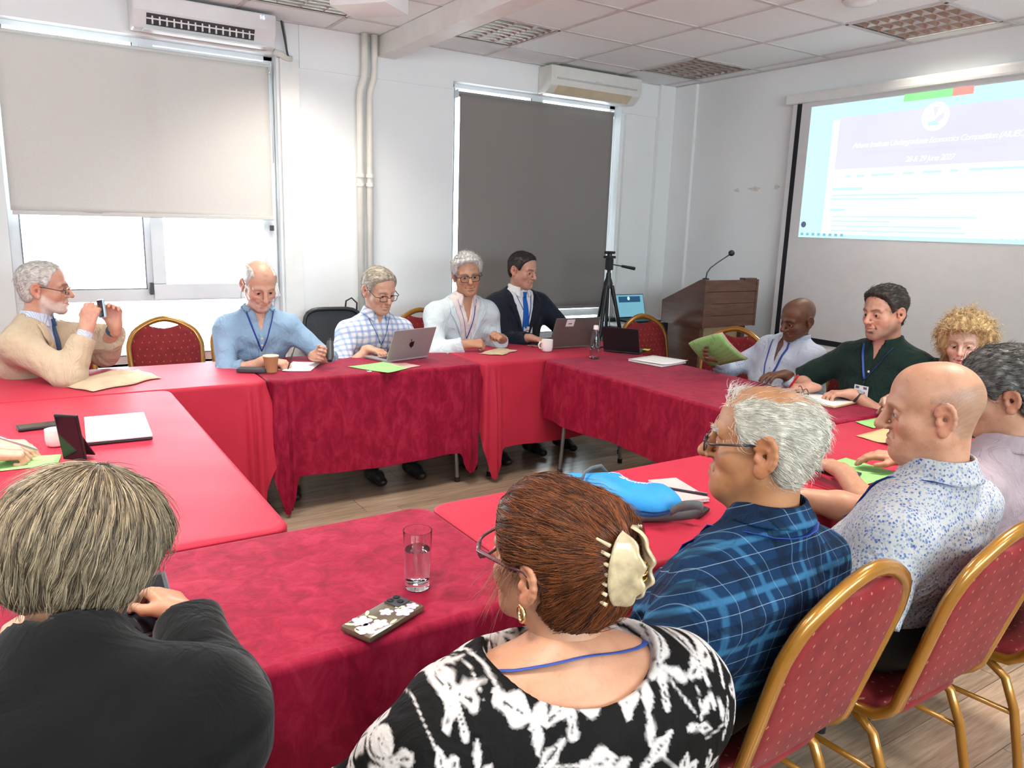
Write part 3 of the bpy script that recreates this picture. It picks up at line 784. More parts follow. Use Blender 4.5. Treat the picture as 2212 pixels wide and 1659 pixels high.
for k, q in enumerate((((.535, .10), (.56, .10), (.55, .16), (.545, .16)), ((.545, .185), (.583, .135), (.58, .18), (.56, .205)), ((.52, .20), (.55, .19), (.57, .22), (.525, .225)))):
    b = MB(); b.add([SP(u, v, .0016) for u, v in q], [(0, 1, 2, 3)]); o = b.build('emblem_mark', E_BAND if k < 2 else E_LINE, pi_); o.matrix_parent_inverse = Matrix.Translation((-(SX-.004), -3.0, -2.0))
ptxt('Athens Institute Undergraduate Economics Competition (AIUEC)', .545, .335, .049, E_TXT, 'title_text', .3, sp=.86)
ptxt('Promoting Excellence in Undergraduate Students Economic Research', .545, .385, .036, E_TXT2, 'subtitle_text', .2, sp=.9)
ptxt('28 & 29 June 2027', .545, .455, .05, E_TXT, 'date_text', .3, sp=.86)
for (u0, u1, v) in ((.20, .225, .53), (.25, .285, .53), (.315, .415, .528), (.45, .495, .525), (.53, .60, .522), (.63, .66, .52), (.70, .89, .518)): prect(u0, v, u1, v+.016, E_LINE, 'menu_print', .0012)
for (u0, u1, v, h) in ((.145, .285, .62, .022), (.145, .93, .672, .012), (.145, .52, .70, .012), (.145, .215, .775, .022), (.16, .75, .83, .012), (.16, .42, .865, .012), (.16, .70, .90, .012), (.16, .72, .935, .012)):
    prect(u0, v, u1, v+h, E_LINE, 'text_line', .0012)
for k in range(8): prect(.012+.028*k, .965, .026+.028*k, .985, E_ICO, 'taskbar_icon', .0012)
for k in range(6): prect(.84+.024*k, .965, .852+.024*k, .985, E_LINE, 'taskbar_icon', .0012)
b = MB(); b.add([SP(.022+.013*math.cos(a), .90+.013*1.82*math.sin(a), .0014) for a in [2*math.pi*k/20 for k in range(20)]], [tuple(range(20))]); o = b.build('round_icon', E_DARK, pi_); o.matrix_parent_inverse = Matrix.Translation((-(SX-.004), -3.0, -2.0))
for k, (v0, v1, m) in enumerate(((.13, .29, E_LINE), (.29, .335, E_RED), (.335, .50, E_ICO))): prect(.975, v0, 1.0, v1, m, 'video_thumbnail', .0014)

# ---- lectern
def m_wood(name, c0, c1, rough=.35, sc=(1, 1, 6)):
    t = NT(name); v = t.coord('Object', sc); g = t.noise(v, 3.2, 6, .65, 1.5)
    t.set(Base_Color=t.ramp(g, [(.3, (*c0, 1)), (.55, tuple((a+b)/2 for a, b in zip(c0, c1))+(1,)), (.75, (*c1, 1))]), Roughness=rough)
    t.b.inputs['Coat Weight'].default_value = .25; t.bump(g, .05, .002); return t.m
M_WAL = m_wood('dark_walnut_veneer', (.055, .022, .013), (.17, .08, .05)); M_CREAMP = mat('cream_lectern_panel', (.48, .36, .22), .5)
lx0, lx1, ly0, ly1 = 4.15, 4.72, 3.88, 4.31
le = empty('lectern', ((lx0+lx1)/2, (ly0+ly1)/2, 0), 0, 'dark walnut lectern with slanted top standing by the screen wall', 'lectern'); hx, hy = (lx1-lx0)/2, (ly1-ly0)/2
def side(x0, x1):
    b = MB(); pr = [(-hy, .865), (hy, .865), (hy, 1.035), (-hy+.05, 1.215), (-hy, 1.215)]; n = 5
    b.add([(x, y, z) for x in (x0, x1) for y, z in pr], [tuple(range(n-1, -1, -1)), tuple(range(n, 2*n))]+[(i, (i+1) % n, n+(i+1) % n, n+i) for i in range(n)]); return b.build('side_panel', M_WAL, le)
side(-hx, -hx+.022); side(hx-.022, hx)
for k in range(4): MB().box((-hx+.023, -hy+.002, .867+.0872*k), (hx-.023, -hy+.02, .867+.0872*(k+1)-.003), bev=.002).build('front_board', M_WAL, le)
MB().box((-hx+.022, -hy+.02, .866), (hx-.022, hy-.01, .884)).build('shelf', M_WAL, le)
b = MB(); b.add([(-hx+.022, -hy+.05, 1.20), (hx-.022, -hy+.05, 1.20), (hx-.022, hy, 1.022), (-hx+.022, hy, 1.022)], [(0, 1, 2, 3)]); b.build('reading_top', M_WAL, le, solid=.016)
MB().box((hx-.16, -hy-.004, 1.205), (hx-.03, -hy+.05, 1.226), bev=.003).build('control_box', M_WAL, le)
for s in (-1, 1): MB().box((s*(hx-.06)-.02, -hy+.06, .02), (s*(hx-.06)+.02, hy-.04, .866)).build('pedestal_side', M_WAL, le)
MB().box((-hx+.08, -hy+.10, .02), (hx-.08, -hy+.115, .866)).build('pedestal_front', M_CREAMP, le)
MB().box((-hx+.02, -hy+.03, 0), (hx-.02, hy-.02, .022), bev=.003).build('foot_plate', M_WAL, le)
mc = empty('gooseneck_microphone', (4.20, 3.93, 1.215), 0, 'black gooseneck microphone on top of the lectern', 'microphone')
MB().lathe([(.026, 0), (.026, .006), (.012, .012), (.001, .012)], 18).build('base', M_BLACKP, mc, True, auto=40)
MB().tube([(0, 0, .01), (.008, 0, .05), (.035, -.005, .085), (.10, -.012, .125), (.20, -.02, .178)], .0045, 8).build('gooseneck', M_DARKGREY, mc, True)
MB().ball((.222, -.022, .192), (.026, .02, .022), 10).build('windscreen', M_BLACKP, mc, True)

# ---- side desk with black cover and the control laptop
M_BCLOTH = mat('black_desk_cover', (.006, .006, .007), .8, sheen=.3)
dk = empty('side_desk', (4.42, 4.83, 0), 0, 'small desk hidden under a black cover behind the empty chair', 'desk')
MB().box((-.31, -.17, .765), (.30, .17, .80), bev=.008).build('desk_top', mat('pale_desk_top', (.5, .5, .52), .5), dk)
MB().box((-.29, -.18, .02), (.315, -.165, .803), bev=.006).build('cover', M_BCLOTH, dk)
for sx in (-.28, .27):
    for sy in (-.13, .13): MB().box((sx-.015, sy-.015, 0), (sx+.015, sy+.015, .765)).build('leg', M_BLACKP, dk)

M_ALU = mat('silver_aluminium', (.34, .31, .315), .4, .25, var=.03); M_ALUD = mat('bronze_grey_laptop_lid', (.15, .125, .115), .4, .2)
M_KEY = mat('black_keyboard', (.02, .02, .022), .6); M_SCR = mat('dark_screen_glass', (.012, .013, .018), .08); M_LOGO = mat('dark_logo', (.012, .012, .013), .2)
E_LAP = m_emit('laptop_screen_picture', (.14, .34, .42), .5); E_LAPB = m_emit('laptop_screen_banner', (.015, .05, .10), .7); E_LAPD = m_emit('laptop_screen_emblem', (.4, .7, .7), .6)
M_WHITEP = mat('white_laptop_shell', (.78, .80, .80), .3, var=.02)
def laptop(x, y, z, rz, w, d, lid, shell, label, screen=None, logo=None, sticker=False, base=None, h=None):
    """user sits at local -Y, hinge at +Y; lid = opening angle in degrees"""
    t = empty('laptop', (x, y, z), R_(rz), label, 'laptop'); h = h or d*.93
    MB().box((-w/2, -d/2, .001), (w/2, d/2, .014), bev=.004).build('base', base or shell, t)
    MB().box((-w/2+.025, -d*.02, .0135), (w/2-.025, d*.40, .0155)).build('keyboard', M_KEY, t)
    MB().box((-w*.17, -d*.42, .0138), (w*.17, -d*.08, .0146)).build('trackpad', base or shell, t)
    L = empty('lid_tmp'); bpy.data.objects.remove(L)
    Ml = Matrix.Translation((0, d/2-.004, .012)) @ Matrix.Rotation(R_(90-lid), 4, 'X')
    # local lid frame: x across, z up the lid, y outwards (away from the user)
    b = MB(); b.box((-w/2, -.002, 0), (w/2, .004, h), Ml, bev=.0025); lo = b.build('lid', shell, t)
    b = MB(); b.box((-w/2+.006, -.0032, .012), (w/2-.006, -.0021, h-.006), Ml); so = b.build('screen', screen or M_SCR, lo)
    if logo == 'fruit':
        b = MB(); F = Ml @ Matrix.Translation((0, .0044, h*.5))
        pr = [(.019*math.cos(a)*(1+.10*math.cos(2*a)) - (.007 if abs(a) < .5 else 0), .021*math.sin(a)*(1-.10*math.sin(a))-.004*(abs(math.cos(a)) < .25)) for a in [2*math.pi*(k-15)/30 for k in range(30)]]
        b.prism([(-x_, z_) for x_, z_ in pr][::-1], 0, .0006, F @ Matrix.Rotation(R_(-90), 4, 'X') @ Matrix.Scale(-1, 4, (0, 1, 0)))
        b.box((-.004, 0, .024), (.004, .0006, .034), F @ Matrix.Rotation(R_(25), 4, 'Y')); b.build('logo', M_LOGO, lo)
    if sticker:
        b = MB(); b.box((w*.08, .0042, h*.72), (w*.26, .0052, h*.96), Ml @ Matrix.Rotation(0, 4, 'Y')); b.build('sticker', mat('white_sticker', (.72, .70, .70), .5), lo)
        b = MB(); b.box((w*.13, .0053, h*.80), (w*.21, .0056, h*.83), Ml); b.build('sticker_print', M_DARKGREY, lo)
    return t, so, Ml, h
laptop(1.905, 4.235, TZ+.003, 195.5, .325, .215, 112, M_ALU, 'silver laptop with dark fruit logo in front of the man in gingham shirt', logo='fruit')
laptop(3.175, 4.265, TZ+.003, 176, .355, .24, 113, M_ALUD, 'bronze grey laptop with white sticker in front of the dark suited man', sticker=True)
laptop(3.435, 3.885, TZ+.003, 122, .25, .19, 112, M_BLACKP, 'open black laptop beside the plastic bottle with yellow note')
t_, so, Ml, h_ = laptop(4.37, 4.80, .803, 0, .345, .22, 105, M_BLACKP, 'open laptop showing a teal slide on the black side desk', screen=E_LAP)
for (x0, x1, z0, z1, m_, nm) in ((-.11, .13, .135, .185, E_LAPB, 'screen_banner'),):
    b = MB(); b.box((x0, -.0045, z0), (x1, -.0033, z1), Ml); b.build(nm, m_, so)
b = MB(); b.ball((.0, -.0045, .168), (.014, .0012, .016), 8, Ml); b.build('screen_emblem', E_LAPD, so)
MB().box((-.19, -.02, 0), (-.02, .10, .03), bev=.01).build('docking_box', M_BLACKP, None, loc=(4.20, 4.86, .803))
tag(bpy.data.objects['docking_box'], 'black box and adapter left of the teal screened laptop', 'adapter')
# closed white laptop and tablets on the left table
t = empty('closed_laptop', (.272, 3.165, TZ+.003), R_(-3), 'closed white laptop lying on the left-hand table', 'laptop')
MB().box((-.107, -.185, 0), (.107, .185, .008), bev=.003).build('base', M_KEY, t); MB().box((-.107, -.185, .009), (.107, .185, .019), bev=.004).build('lid', M_WHITEP, t)
t = empty('tablet', (.05, 3.34, TZ+.003), R_(6), 'flat black tablet lying behind the white cup', 'tablet')
MB().box((-.10, -.04, 0), (.10, .04, .009), bev=.003).build('body', M_BLACKP, t); MB().box((-.094, -.034, .009), (.094, .034, .0096)).build('screen', M_SCR, t)
t = empty('standing_tablet', (.112, 2.82, TZ+.003), R_(-38), 'black tablet propped upright beside the green sheet and hands', 'tablet')
Mt = Matrix.Rotation(R_(10), 4, 'X') @ Matrix.Rotation(R_(0), 4, 'Y')
b = MB(); b.box((-.04, -.004, .002), (.04, .005, .165), Mt, bev=.003); b.build('body', M_BLACKP, t)
b = MB(); b.box((-.035, -.0052, .010), (.035, -.0041, .157), Mt); b.build('screen', M_SCR, t)
b = MB(); b.add([(-.03, -.012, .10), (.03, -.012, .10), (.03, .06, .003), (-.03, .06, .003)], [(0, 1, 2, 3)]); b.build('stand', M_BLACKP, t, solid=.004)

# ---- tripod
tp = empty('tripod', (3.865, 4.62, 0), R_(10), 'black camera tripod without camera in front of the window', 'tripod')
MB().cyl((0, 0, .75), (0, 0, 1.26), .014, 12).build('centre_column', M_BLACKP, tp, True, auto=40)
for k in range(3):
    a = R_(120*k+80); c, s = math.cos(a), math.sin(a)
    MB().tube([(.03*c, .03*s, 1.12), (.12*c, .12*s, .75)], [.017, .016], 10).build('leg', M_BLACKP, tp, True, auto=40)
    lg = MB().tube([(.12*c, .12*s, .77), (.20*c, .20*s, .40), (.285*c, .285*s, .012)], [.013, .011, .009], 10).build('leg_extension', M_BLACKP, tp, True, auto=40)
    MB().ball((.287*c, .287*s, .012), .014, 8).build('rubber_foot', M_RUBBER, lg, True)
    MB().cyl((.118*c, .118*s, .765), (.126*c, .126*s, .735), .021, 10).build('leg_lock', M_BLACKP, tp, True, auto=40)
    MB().tube([(0, 0, .80), (.115*c, .115*s, .79)], .006, 6).build('brace', M_BLACKP, tp)
MB().lathe([(.034, 1.10), (.036, 1.14), (.022, 1.18), (.018, 1.22)], 16).build('shoulder', M_BLACKP, tp, True, auto=50)
MB().box((-.022, -.026, 1.24), (.022, .026, 1.33), bev=.008).build('pan_head', M_BLACKP, tp)
MB().box((-.04, -.03, 1.33), (.04, .03, 1.35), bev=.005).build('tilt_plate', M_BLACKP, tp)
MB().box((-.032, -.03, 1.365), (.032, .03, 1.385), bev=.005).build('quick_plate', M_BLACKP, tp)
MB().cyl((-.05, 0, 1.372), (.05, 0, 1.372), .009, 8).build('clamp_knob', M_BLACKP, tp, True)
MB().cyl((0, 0, 1.35), (0, 0, 1.37), .02, 10).build('neck', M_BLACKP, tp)
MB().tube([(.02, 0, 1.285), (.13, -.03, 1.27)], .005, 8).build('pan_bar', M_DARKGREY, tp, True)
MB().tube([(.12, -.028, 1.271), (.24, -.058, 1.252)], [.010, .014], 10).build('pan_handle', M_BLACKP, tp, True, auto=50)
MB().tube([(.03, .01, 1.22), (.035, 0, 1.1), (.03, -.01, .95), (.04, .0, .8), (.02, .0, .7)], .004, 6).build('hanging_cord', mat('grey_cord', (.25, .25, .26), .5), tp, True)

# ================================================================== things on the tables
def sheet(name, pts, m, label, cat, group=None, z=TZ+.0035, th=.0012, curl=.004):
    """paper with slightly lifted corners; pts = 4 corners"""
    n = 9; c = [Vector((*q, z)) for q in pts]; ctr = (c[0]+c[1]+c[2]+c[3])/4
    sd_ = random.uniform(0, 9)
    def fn(u, v):
        p = (c[0]*(1-u)+c[1]*u)*(1-v)+(c[3]*(1-u)+c[2]*u)*v - ctr
        p.z += curl*(abs(2*u-1)**3*abs(2*v-1)**2*1.0)*(.5+.5*math.sin(sd_+u*2+v*3)); return p
    o = MB().grid(fn, n, n).build(name, m, None, True, solid=th); o.location = ctr
    return tag(o, label, cat, group)
def m_print(name, c, ink):
    t = NT(name); tc = t.n('ShaderNodeTexCoord'); sp = t.n('ShaderNodeSeparateXYZ'); t.l(tc.outputs['Object'], sp.inputs[0])
    fr = t.math('FRACT', t.math('MULTIPLY', sp.outputs[1], 110)); ln = t.math('LESS_THAN', fr, .35)
    wd = t.math('GREATER_THAN', t.noise(t.coord('Object', (60, 8, 1)), 3, 2), .5)
    t.set(Base_Color=t.mix(t.math('MULTIPLY', t.math('MULTIPLY', ln, wd), ink), (*c, 1), tuple(x*.35 for x in c)+(1,)), Roughness=.8); return t.m
M_GREEN = m_print('pale_green_printed_paper', (.27, .58, .19), .35); M_PINK = m_print('pale_pink_paper', (.62, .34, .33), .1)
M_PAPER = m_print('white_paper', (.80, .80, .80), .25); M_KRAFT = mat('manila_paper', (.58, .40, .21), .8, var=.08)
GP_ = 'pale green printed sheets'
sheet('green_sheet', [(1.53, 4.06), (1.80, 4.13), (1.84, 3.90), (1.66, 3.80)], M_GREEN, 'pale green sheet beside the silver laptop with fruit logo', 'paper', GP_)
sheet('pink_sheet', [(1.78, 4.08), (1.88, 4.04), (1.92, 3.93), (1.80, 3.89)], M_PINK, 'pink sheet poking out from under the silver laptop', 'paper')
sheet('paper_scrap', [(1.575, 3.893), (1.597, 3.90), (1.60, 3.88), (1.58, 3.873)], M_PAPER, 'tiny white paper scrap below the green sheet on the far table', 'paper')
sheet('white_sheet', [(1.16, 4.07), (1.30, 4.33), (1.44, 4.25), (1.30, 4.02)], M_PAPER, 'white sheet under the writing hand of the man in blue henley', 'paper')
sheet('green_sheet', [(2.29, 1.385), (2.545, 1.41), (2.545, 1.615), (2.335, 1.60)], M_GREEN, 'pale green sheet under a phone on the near right table', 'paper', GP_)
sheet('green_sheet', [(3.06, 1.83), (3.30, 1.86), (3.29, 1.95-.012), (3.09, 1.938)], M_GREEN, 'pale green sheet at the corner beyond the manila paper', 'paper', GP_)
sheet('manila_sheet', [(2.86, 1.62), (3.15, 1.66), (3.17, 1.815), (2.87, 1.79)], M_KRAFT, 'manila paper folder before the bald man in floral shirt', 'paper', curl=.02)
sheet('green_sheet', [(-.17, 2.80), (.06, 2.79), (.075, 2.90), (-.15, 2.99)], M_GREEN, 'pale green sheet under the two hands on the left-hand table', 'paper', GP_)
sheet('napkin', [(2.93, 4.27), (3.03, 4.28), (3.02, 4.36), (2.94, 4.35)], mat('brownish_napkin', (.40, .22, .2), .8), 'crumpled dark pink napkin beside the white mug', 'napkin', curl=.012)
t = empty('notebook', (3.335, 3.47, TZ+.003), R_(10), 'white note pad with loose sheets near the empty chair', 'notebook')
MB().box((-.125, -.13, 0), (.125, .13, .012), bev=.002).build('pages', M_PAPER, t)
b = MB(); b.grid(lambda u, v: (-.13+.26*u, -.14+.27*v, .0135+.012*(1-v)*abs(u-.5)), 6, 6); b.build('loose_sheet', M_PAPER, t, True, solid=.001)
t = empty('manila_pad', (3.335, 2.30, TZ+.003), R_(5), 'manila note pad under the hands of the man in green shirt', 'notebook')
MB().box((-.10, -.14, 0), (.10, .14, .008), bev=.002).build('cover', M_KRAFT, t); MB().box((-.094, -.134, .008), (.094, .134, .0095)).build('page', M_PAPER, t)

def phone(x, y, rz, label, w=.074, l=.152, th=.011, m=M_BLACKP, name='phone', z=TZ+.0035):
    t = empty(name, (x, y, z), R_(rz), label, 'phone')
    MB().box((-w/2, -l/2, 0), (w/2, l/2, th), bev=.0045).build('case', m, t, True, auto=40); return t
phone(1.02, 4.125, 60, 'dark wallet phone case beside the paper cup', m=mat('charcoal_phone_case', (.05, .05, .058), .45), th=.02)
t = phone(1.60, 1.53, 22, 'black phone lying beside the grey bag strap', m=mat('matt_black_case', (.013, .013, .014), .6), w=.078, l=.165)
MB().box((-.035, -.075, .0111), (.035, .075, .0116)).build('screen', M_SCR, t)
t = phone(2.345, 1.52, 8, 'dark phone with pale blue end on the green sheet', m=mat('navy_phone_case', (.02, .026, .045), .4), z=TZ+.0065, l=.15)
MB().box((-.0372, .02, -.0002), (.0372, .0755, .0113), bev=.0045).build('blue_end', mat('pale_blue_plastic', (.28, .55, .85), .4), t, True, auto=40)
# phone in a flower-printed case
M_FCASE = mat('smoky_clear_case', (.10, .072, .045), .22, coat=.6)
t = empty('flowered_phone', (.578, 1.347, TZ+.0035), R_(-66), 'phone in a smoky case with lilac flowers on the near table', 'phone')
MB().box((-.041, -.083, 0), (.041, .083, .013), bev=.006).build('case', M_FCASE, t, True, auto=40)
cb = MB().box((-.036, .040, .013), (.004, .078, .0155), bev=.001).build('camera_block', mat('grey_camera_glass', (.05, .055, .065), .15), t)
for (x, y) in ((-.027, .069), (-.027, .050), (-.008, .060)): MB().lathe([(.0075, .0155), (.0075, .0175), (.005, .0178), (.001, .0172)], 16, Matrix.Translation((x, y, 0))).build('lens', M_SCR, cb, True, auto=40)
M_PET = mat('lilac_petal_print', (.56, .47, .60), .4, var=.2, nscale=200); M_PET2 = mat('cream_leaf_print', (.70, .62, .38), .4, var=.15, nscale=200)
for (cx, cy, r) in ((-.018, -.045, .020), (.012, -.062, .021), (.018, -.030, .017), (.024, .035, .019), (-.004, .012, .014), (.022, .064, .013)):
    for q in range(5):
        a = 2*math.pi*q/5+cx*90; b = MB()
        pr = [(r*.55*math.cos(e)*1.0, r*.42*math.sin(e)) for e in [2*math.pi*k/12 for k in range(12)]]
        b.prism(pr, 0, .0004+.00005*q, Matrix.Translation((max(-.032, min(.032, cx+r*.55*math.cos(a))), max(-.074, min(.074, cy+r*.55*math.sin(a))), .01305)) @ Matrix.Rotation(a, 4, 'Z'))
        b.build('petal', M_PET, t)
    MB().lathe([(r*.2, .0136), (.001, .0140)], 10, Matrix.Translation((cx, cy, 0))).build('flower_centre', M_PET2, t)
for (x, y, a) in ((-.028, -.068, .5), (-.032, -.015, 2.2), (.004, .045, 1.0), (.034, -.008, 1.7), (-.012, -.02, .2), (.002, -.078, 2.8)):
    b = MB(); b.prism([(.011*math.cos(e), .004*math.sin(e)) for e in [2*math.pi*k/10 for k in range(10)]], 0, .0005, Matrix.Translation((x, y, .01305)) @ Matrix.Rotation(a, 4, 'Z')); b.build('leaf', M_PET2, t)

# ---- glass of water
def m_clear(name, tint=(1, 1, 1), ior=1.45, rough=0.0):
    t = NT(name); v = t.coord('Object'); nz = t.noise(v, 30, 2)
    t.set(Base_Color=t.ramp(nz, [(0, tuple(x*.98 for x in tint)+(1,)), (1, (*tint, 1))]), Roughness=rough, IOR=ior); t.b.inputs['Transmission Weight'].default_value = 1.0; return t.m
M_CLEAR = m_clear('clear_glass', (.97, .99, .99)); M_WATER = m_clear('water', (.98, 1, 1), 1.33)
t = empty('water_glass', (.705, 1.452, TZ+.003), 0, 'half full straight water glass on the near table', 'glass')
MB().lathe([(.001, 0), (.026, 0), (.0275, .003), (.0325, .135), (.0325, .137), (.0308, .137), (.0305, .135), (.0262, .018), (.02, .015), (.001, .015)], 40).build('tumbler', M_CLEAR, t, True, auto=60)
MB().lathe([(.001, .0155), (.02, .0155), (.0259, .0185), (.0286, .092), (.001, .092)], 40).build('water', M_WATER, t, True, auto=60)
# ---- bottle
M_PET_ = m_clear('clear_bottle_plastic', (.93, .96, .97), 1.3, .02)
t = empty('water_bottle', (3.045, 3.735, TZ+.003), 0, 'clear plastic water bottle with white cap near the black laptop', 'bottle')
MB().lathe([(.001, 0), (.026, 0), (.031, .004), (.0315, .05), (.030, .06), (.0315, .07), (.0315, .125), (.029, .14), (.026, .155), (.015, .185), (.013, .19), (.013, .20), (.0125, .20), (.0125, .188), (.025, .153), (.0305, .12), (.0305, .006), (.001, .004)], 32).build('bottle_body', M_PET_, t, True, auto=50)
MB().lathe([(.0155, .186), (.0155, .206), (.013, .212), (.001, .213)], 20).build('cap', mat('white_cap', (.80, .76, .74), .5), t, True, auto=50)
MB().lathe([(.001, .005), (.0300, .007), (.0300, .075), (.001, .075)], 24).build('water', M_WATER, t, True, auto=50)
# ---- mug, paper cup, white cup
M_CHINA = mat('white_china', (.82, .80, .78), .15, var=.02)
def mug(x, y, r, h, rz, label, handle=True):
    t = empty('mug', (x, y, TZ+.003), R_(rz), label, 'cup')
    MB().lathe([(.001, 0), (r*.78, 0), (r*.9, .006), (r, h*.4), (r, h), (r*.93, h), (r*.92, h*.4), (r*.8, .01), (.001, .008)], 30).build('body', M_CHINA, t, True, auto=60)
    if handle: MB().tube([(r*.95, 0, h*.78), (r*1.35, 0, h*.82), (r*1.62, 0, h*.58), (r*1.45, 0, h*.32), (r*.95, 0, h*.25)], .005, 10).build('handle', M_CHINA, t, True)
    return t
mug(2.925, 4.09, .04, .078, 176, 'white china mug in front of the bronze grey laptop'); mug(.065, 3.04, .032, .06, 60, 'white cup behind the propped black tablet')
t = empty('paper_cup', (1.105, 4.075, TZ+.003), 0, 'brown rippled paper cup before the man in blue henley', 'cup')
M_RIP = mat('brown_ripple_card', (.40, .19, .09), .7)
b = MB()
for k in range(48): pass
def _cup(u, v):
    a = 2*math.pi*u; r = .028+.012*v+(.0008*math.cos(a*36)); return (r*math.cos(a), r*math.sin(a), .085*v)
b.grid(_cup, 144, 3, closed_u=True); b.build('sleeve', M_RIP, t, True)
MB().lathe([(.001, .004), (.027, .004), (.0385, .085), (.041, .091), (.0425, .089), (.041, .086)], 36).build('inner_cup', mat('cream_cup_paper', (.76, .66, .46), .6), t, True, auto=60)
# ---- crumpled paper bags
def lump(name, pts, hgt, m, label, cat, seed, n=34):
    c = [Vector((*q, 0)) for q in pts]; ctr = (c[0]+c[1]+c[2]+c[3])/4; b = MB()
    def top(u, v):
        p = (c[0]*(1-u)+c[1]*u)*(1-v)+(c[3]*(1-u)+c[2]*u)*v - ctr
        e = (1-abs(2*u-1)**4)*(1-abs(2*v-1)**4)
        w1 = mnoise.noise(Vector((u*4, v*4, seed)))*.5+abs(mnoise.noise(Vector((u*9+3, v*9, seed))))*.5+mnoise.noise(Vector((u*20, v*20, seed)))*.15
        p.x += .02*mnoise.noise(Vector((u*3, v*3, seed+5))); p.y += .02*mnoise.noise(Vector((u*3, v*3, seed+9)))
        p.z = .001+hgt*e*(.65+.6*w1); return p
    b.grid(top, n, n); o = b.build(name, m, None, True, solid=.0016); o.location = ctr+Vector((0, 0, TZ+.004)); return tag(o, label, cat)
M_BAG = mat('beige_paper_bag', (.50, .39, .26), .75, var=.1, bump=.3, bscale=40)
lump('paper_bag', [(.10, 4.16), (.25, 3.92), (.575, 4.13), (.50, 4.40)], .035, M_BAG, 'crumpled beige paper bag before the man in cream jacket', 'bag', 3)
lump('paper_bag', [(2.44, 4.16), (2.56, 4.06), (2.76, 4.19), (2.64, 4.27)], .018, M_BAG, 'flattened brown paper bag under the hands of the man in pale jacket', 'bag', 8, 26)
lump('candy_wrapper', [(3.09, 1.40), (3.10, 1.33), (3.20, 1.33), (3.22, 1.42)], .02, mat('white_wrapper', (.80, .74, .66), .5), 'crumpled white wrapper at the right end of the near table', 'wrapper', 12, 20)
t = sheet('sticky_note', [(3.505, 3.80), (3.555, 3.83), (3.575, 3.79), (3.525, 3.76)], mat('yellow_green_note', (.62, .78, .06), .7), 'yellow green sticky note on the black laptop', 'note', z=TZ+.021)

# ---- blue bag with strap
M_BLUE = mat('bright_blue_nylon', (.010, .27, .66), .55, var=.1, bump=.25, bscale=300); M_STRAP = mat('grey_webbing', (.12, .13, .13), .8, bump=.4, bscale=400)
bgx = empty('blue_bag', (1.435, 1.63, TZ+.003), R_(-66), 'bright blue fabric bag with white lettering and grey strap', 'bag')
def _bag(u, v):
    a = 2*math.pi*u; c, s = math.cos(a), math.sin(a); e = 2.6; q = (abs(c)**e+abs(s)**e)**(-1/e)
    ph = math.pi*(v-.5); rr = max(0, math.cos(ph))**.6
    x = .195*q*c*rr; y = .088*q*s*rr; z = .048+.048*math.sin(ph)
    if v > .45:
        z += .014*mnoise.noise(Vector((x*9, y*11, 1.3)))-.012*max(0, math.sin(x*20+y*14))*(x > 0)-.02*max(0, -x*4)
    return (x*(1+.05*math.sin(y*30)), y*(1+.10*math.sin(x*14+1)), max(.001, z))
MB().grid(_bag, 64, 26, closed_u=True).build('pouch', M_BLUE, bgx, True)
MB().tube([(-.075, -.085, .075), (-.078, -.05, .104), (-.08, 0, .106), (-.075, .05, .10), (-.07, .085, .07)], [(.006, .004)]*5, 8).build('zip_piping', M_STRAP, bgx, True)
b = MB(); pth = [(.19, -.04, .03), (.23, -.045, .06), (.265, -.01, .055), (.25, .03, .02), (.20, .01, .004), (.12, -.06, .004), (.06, -.11, .006), (-.02, -.12, .03)]
for i in range(len(pth)-1):
    for q in range(6): pass
cr_ = []
for i in range(len(pth)-1):
    P_ = [Vector(pth[max(0, min(len(pth)-1, i+k))]) for k in (-1, 0, 1, 2)]
    for q in range(6):
        f = q/6; cr_.append(.5*((2*P_[1])+(P_[2]-P_[0])*f+(2*P_[0]-5*P_[1]+4*P_[2]-P_[3])*f*f+(-P_[0]+3*P_[1]-3*P_[2]+P_[3])*f**3))
b.add([p+Vector((0, 0, dz)) for p in cr_ for dz in (-.0, .026)], [(2*i, 2*i+2, 2*i+3, 2*i+1) for i in range(len(cr_)-1)]); b.build('strap', M_STRAP, bgx, True, solid=.0025)
M_WTXT = mat('white_bag_lettering', (.85, .88, .92), .6)
from mathutils.bvhtree import BVHTree as _BV
_pm_ = [c_ for c_ in bgx.children if c_.name.startswith('pouch')][0].data; _pb = _BV.FromPolygons([tuple(v.co) for v in _pm_.vertices], [tuple(q.vertices) for q in _pm_.polygons])
for q, (s_, dy) in enumerate((('pro', .0), ('Center', -.026))):
    o = txt(s_, .040 if q == 0 else .034, M_WTXT, bgx, Matrix.Translation((-.035+.040*q, .022+dy, 0)) @ Matrix.Rotation(R_(8), 4, 'Z'), 'lettering', .15, .0004)
    for v in o.data.vertices:
        hh_ = _pb.ray_cast(Vector((v.co.x, v.co.y, 1)), Vector((0, 0, -1)))
        if hh_[0] is not None: v.co.z = hh_[0].z+.0012+v.co.z
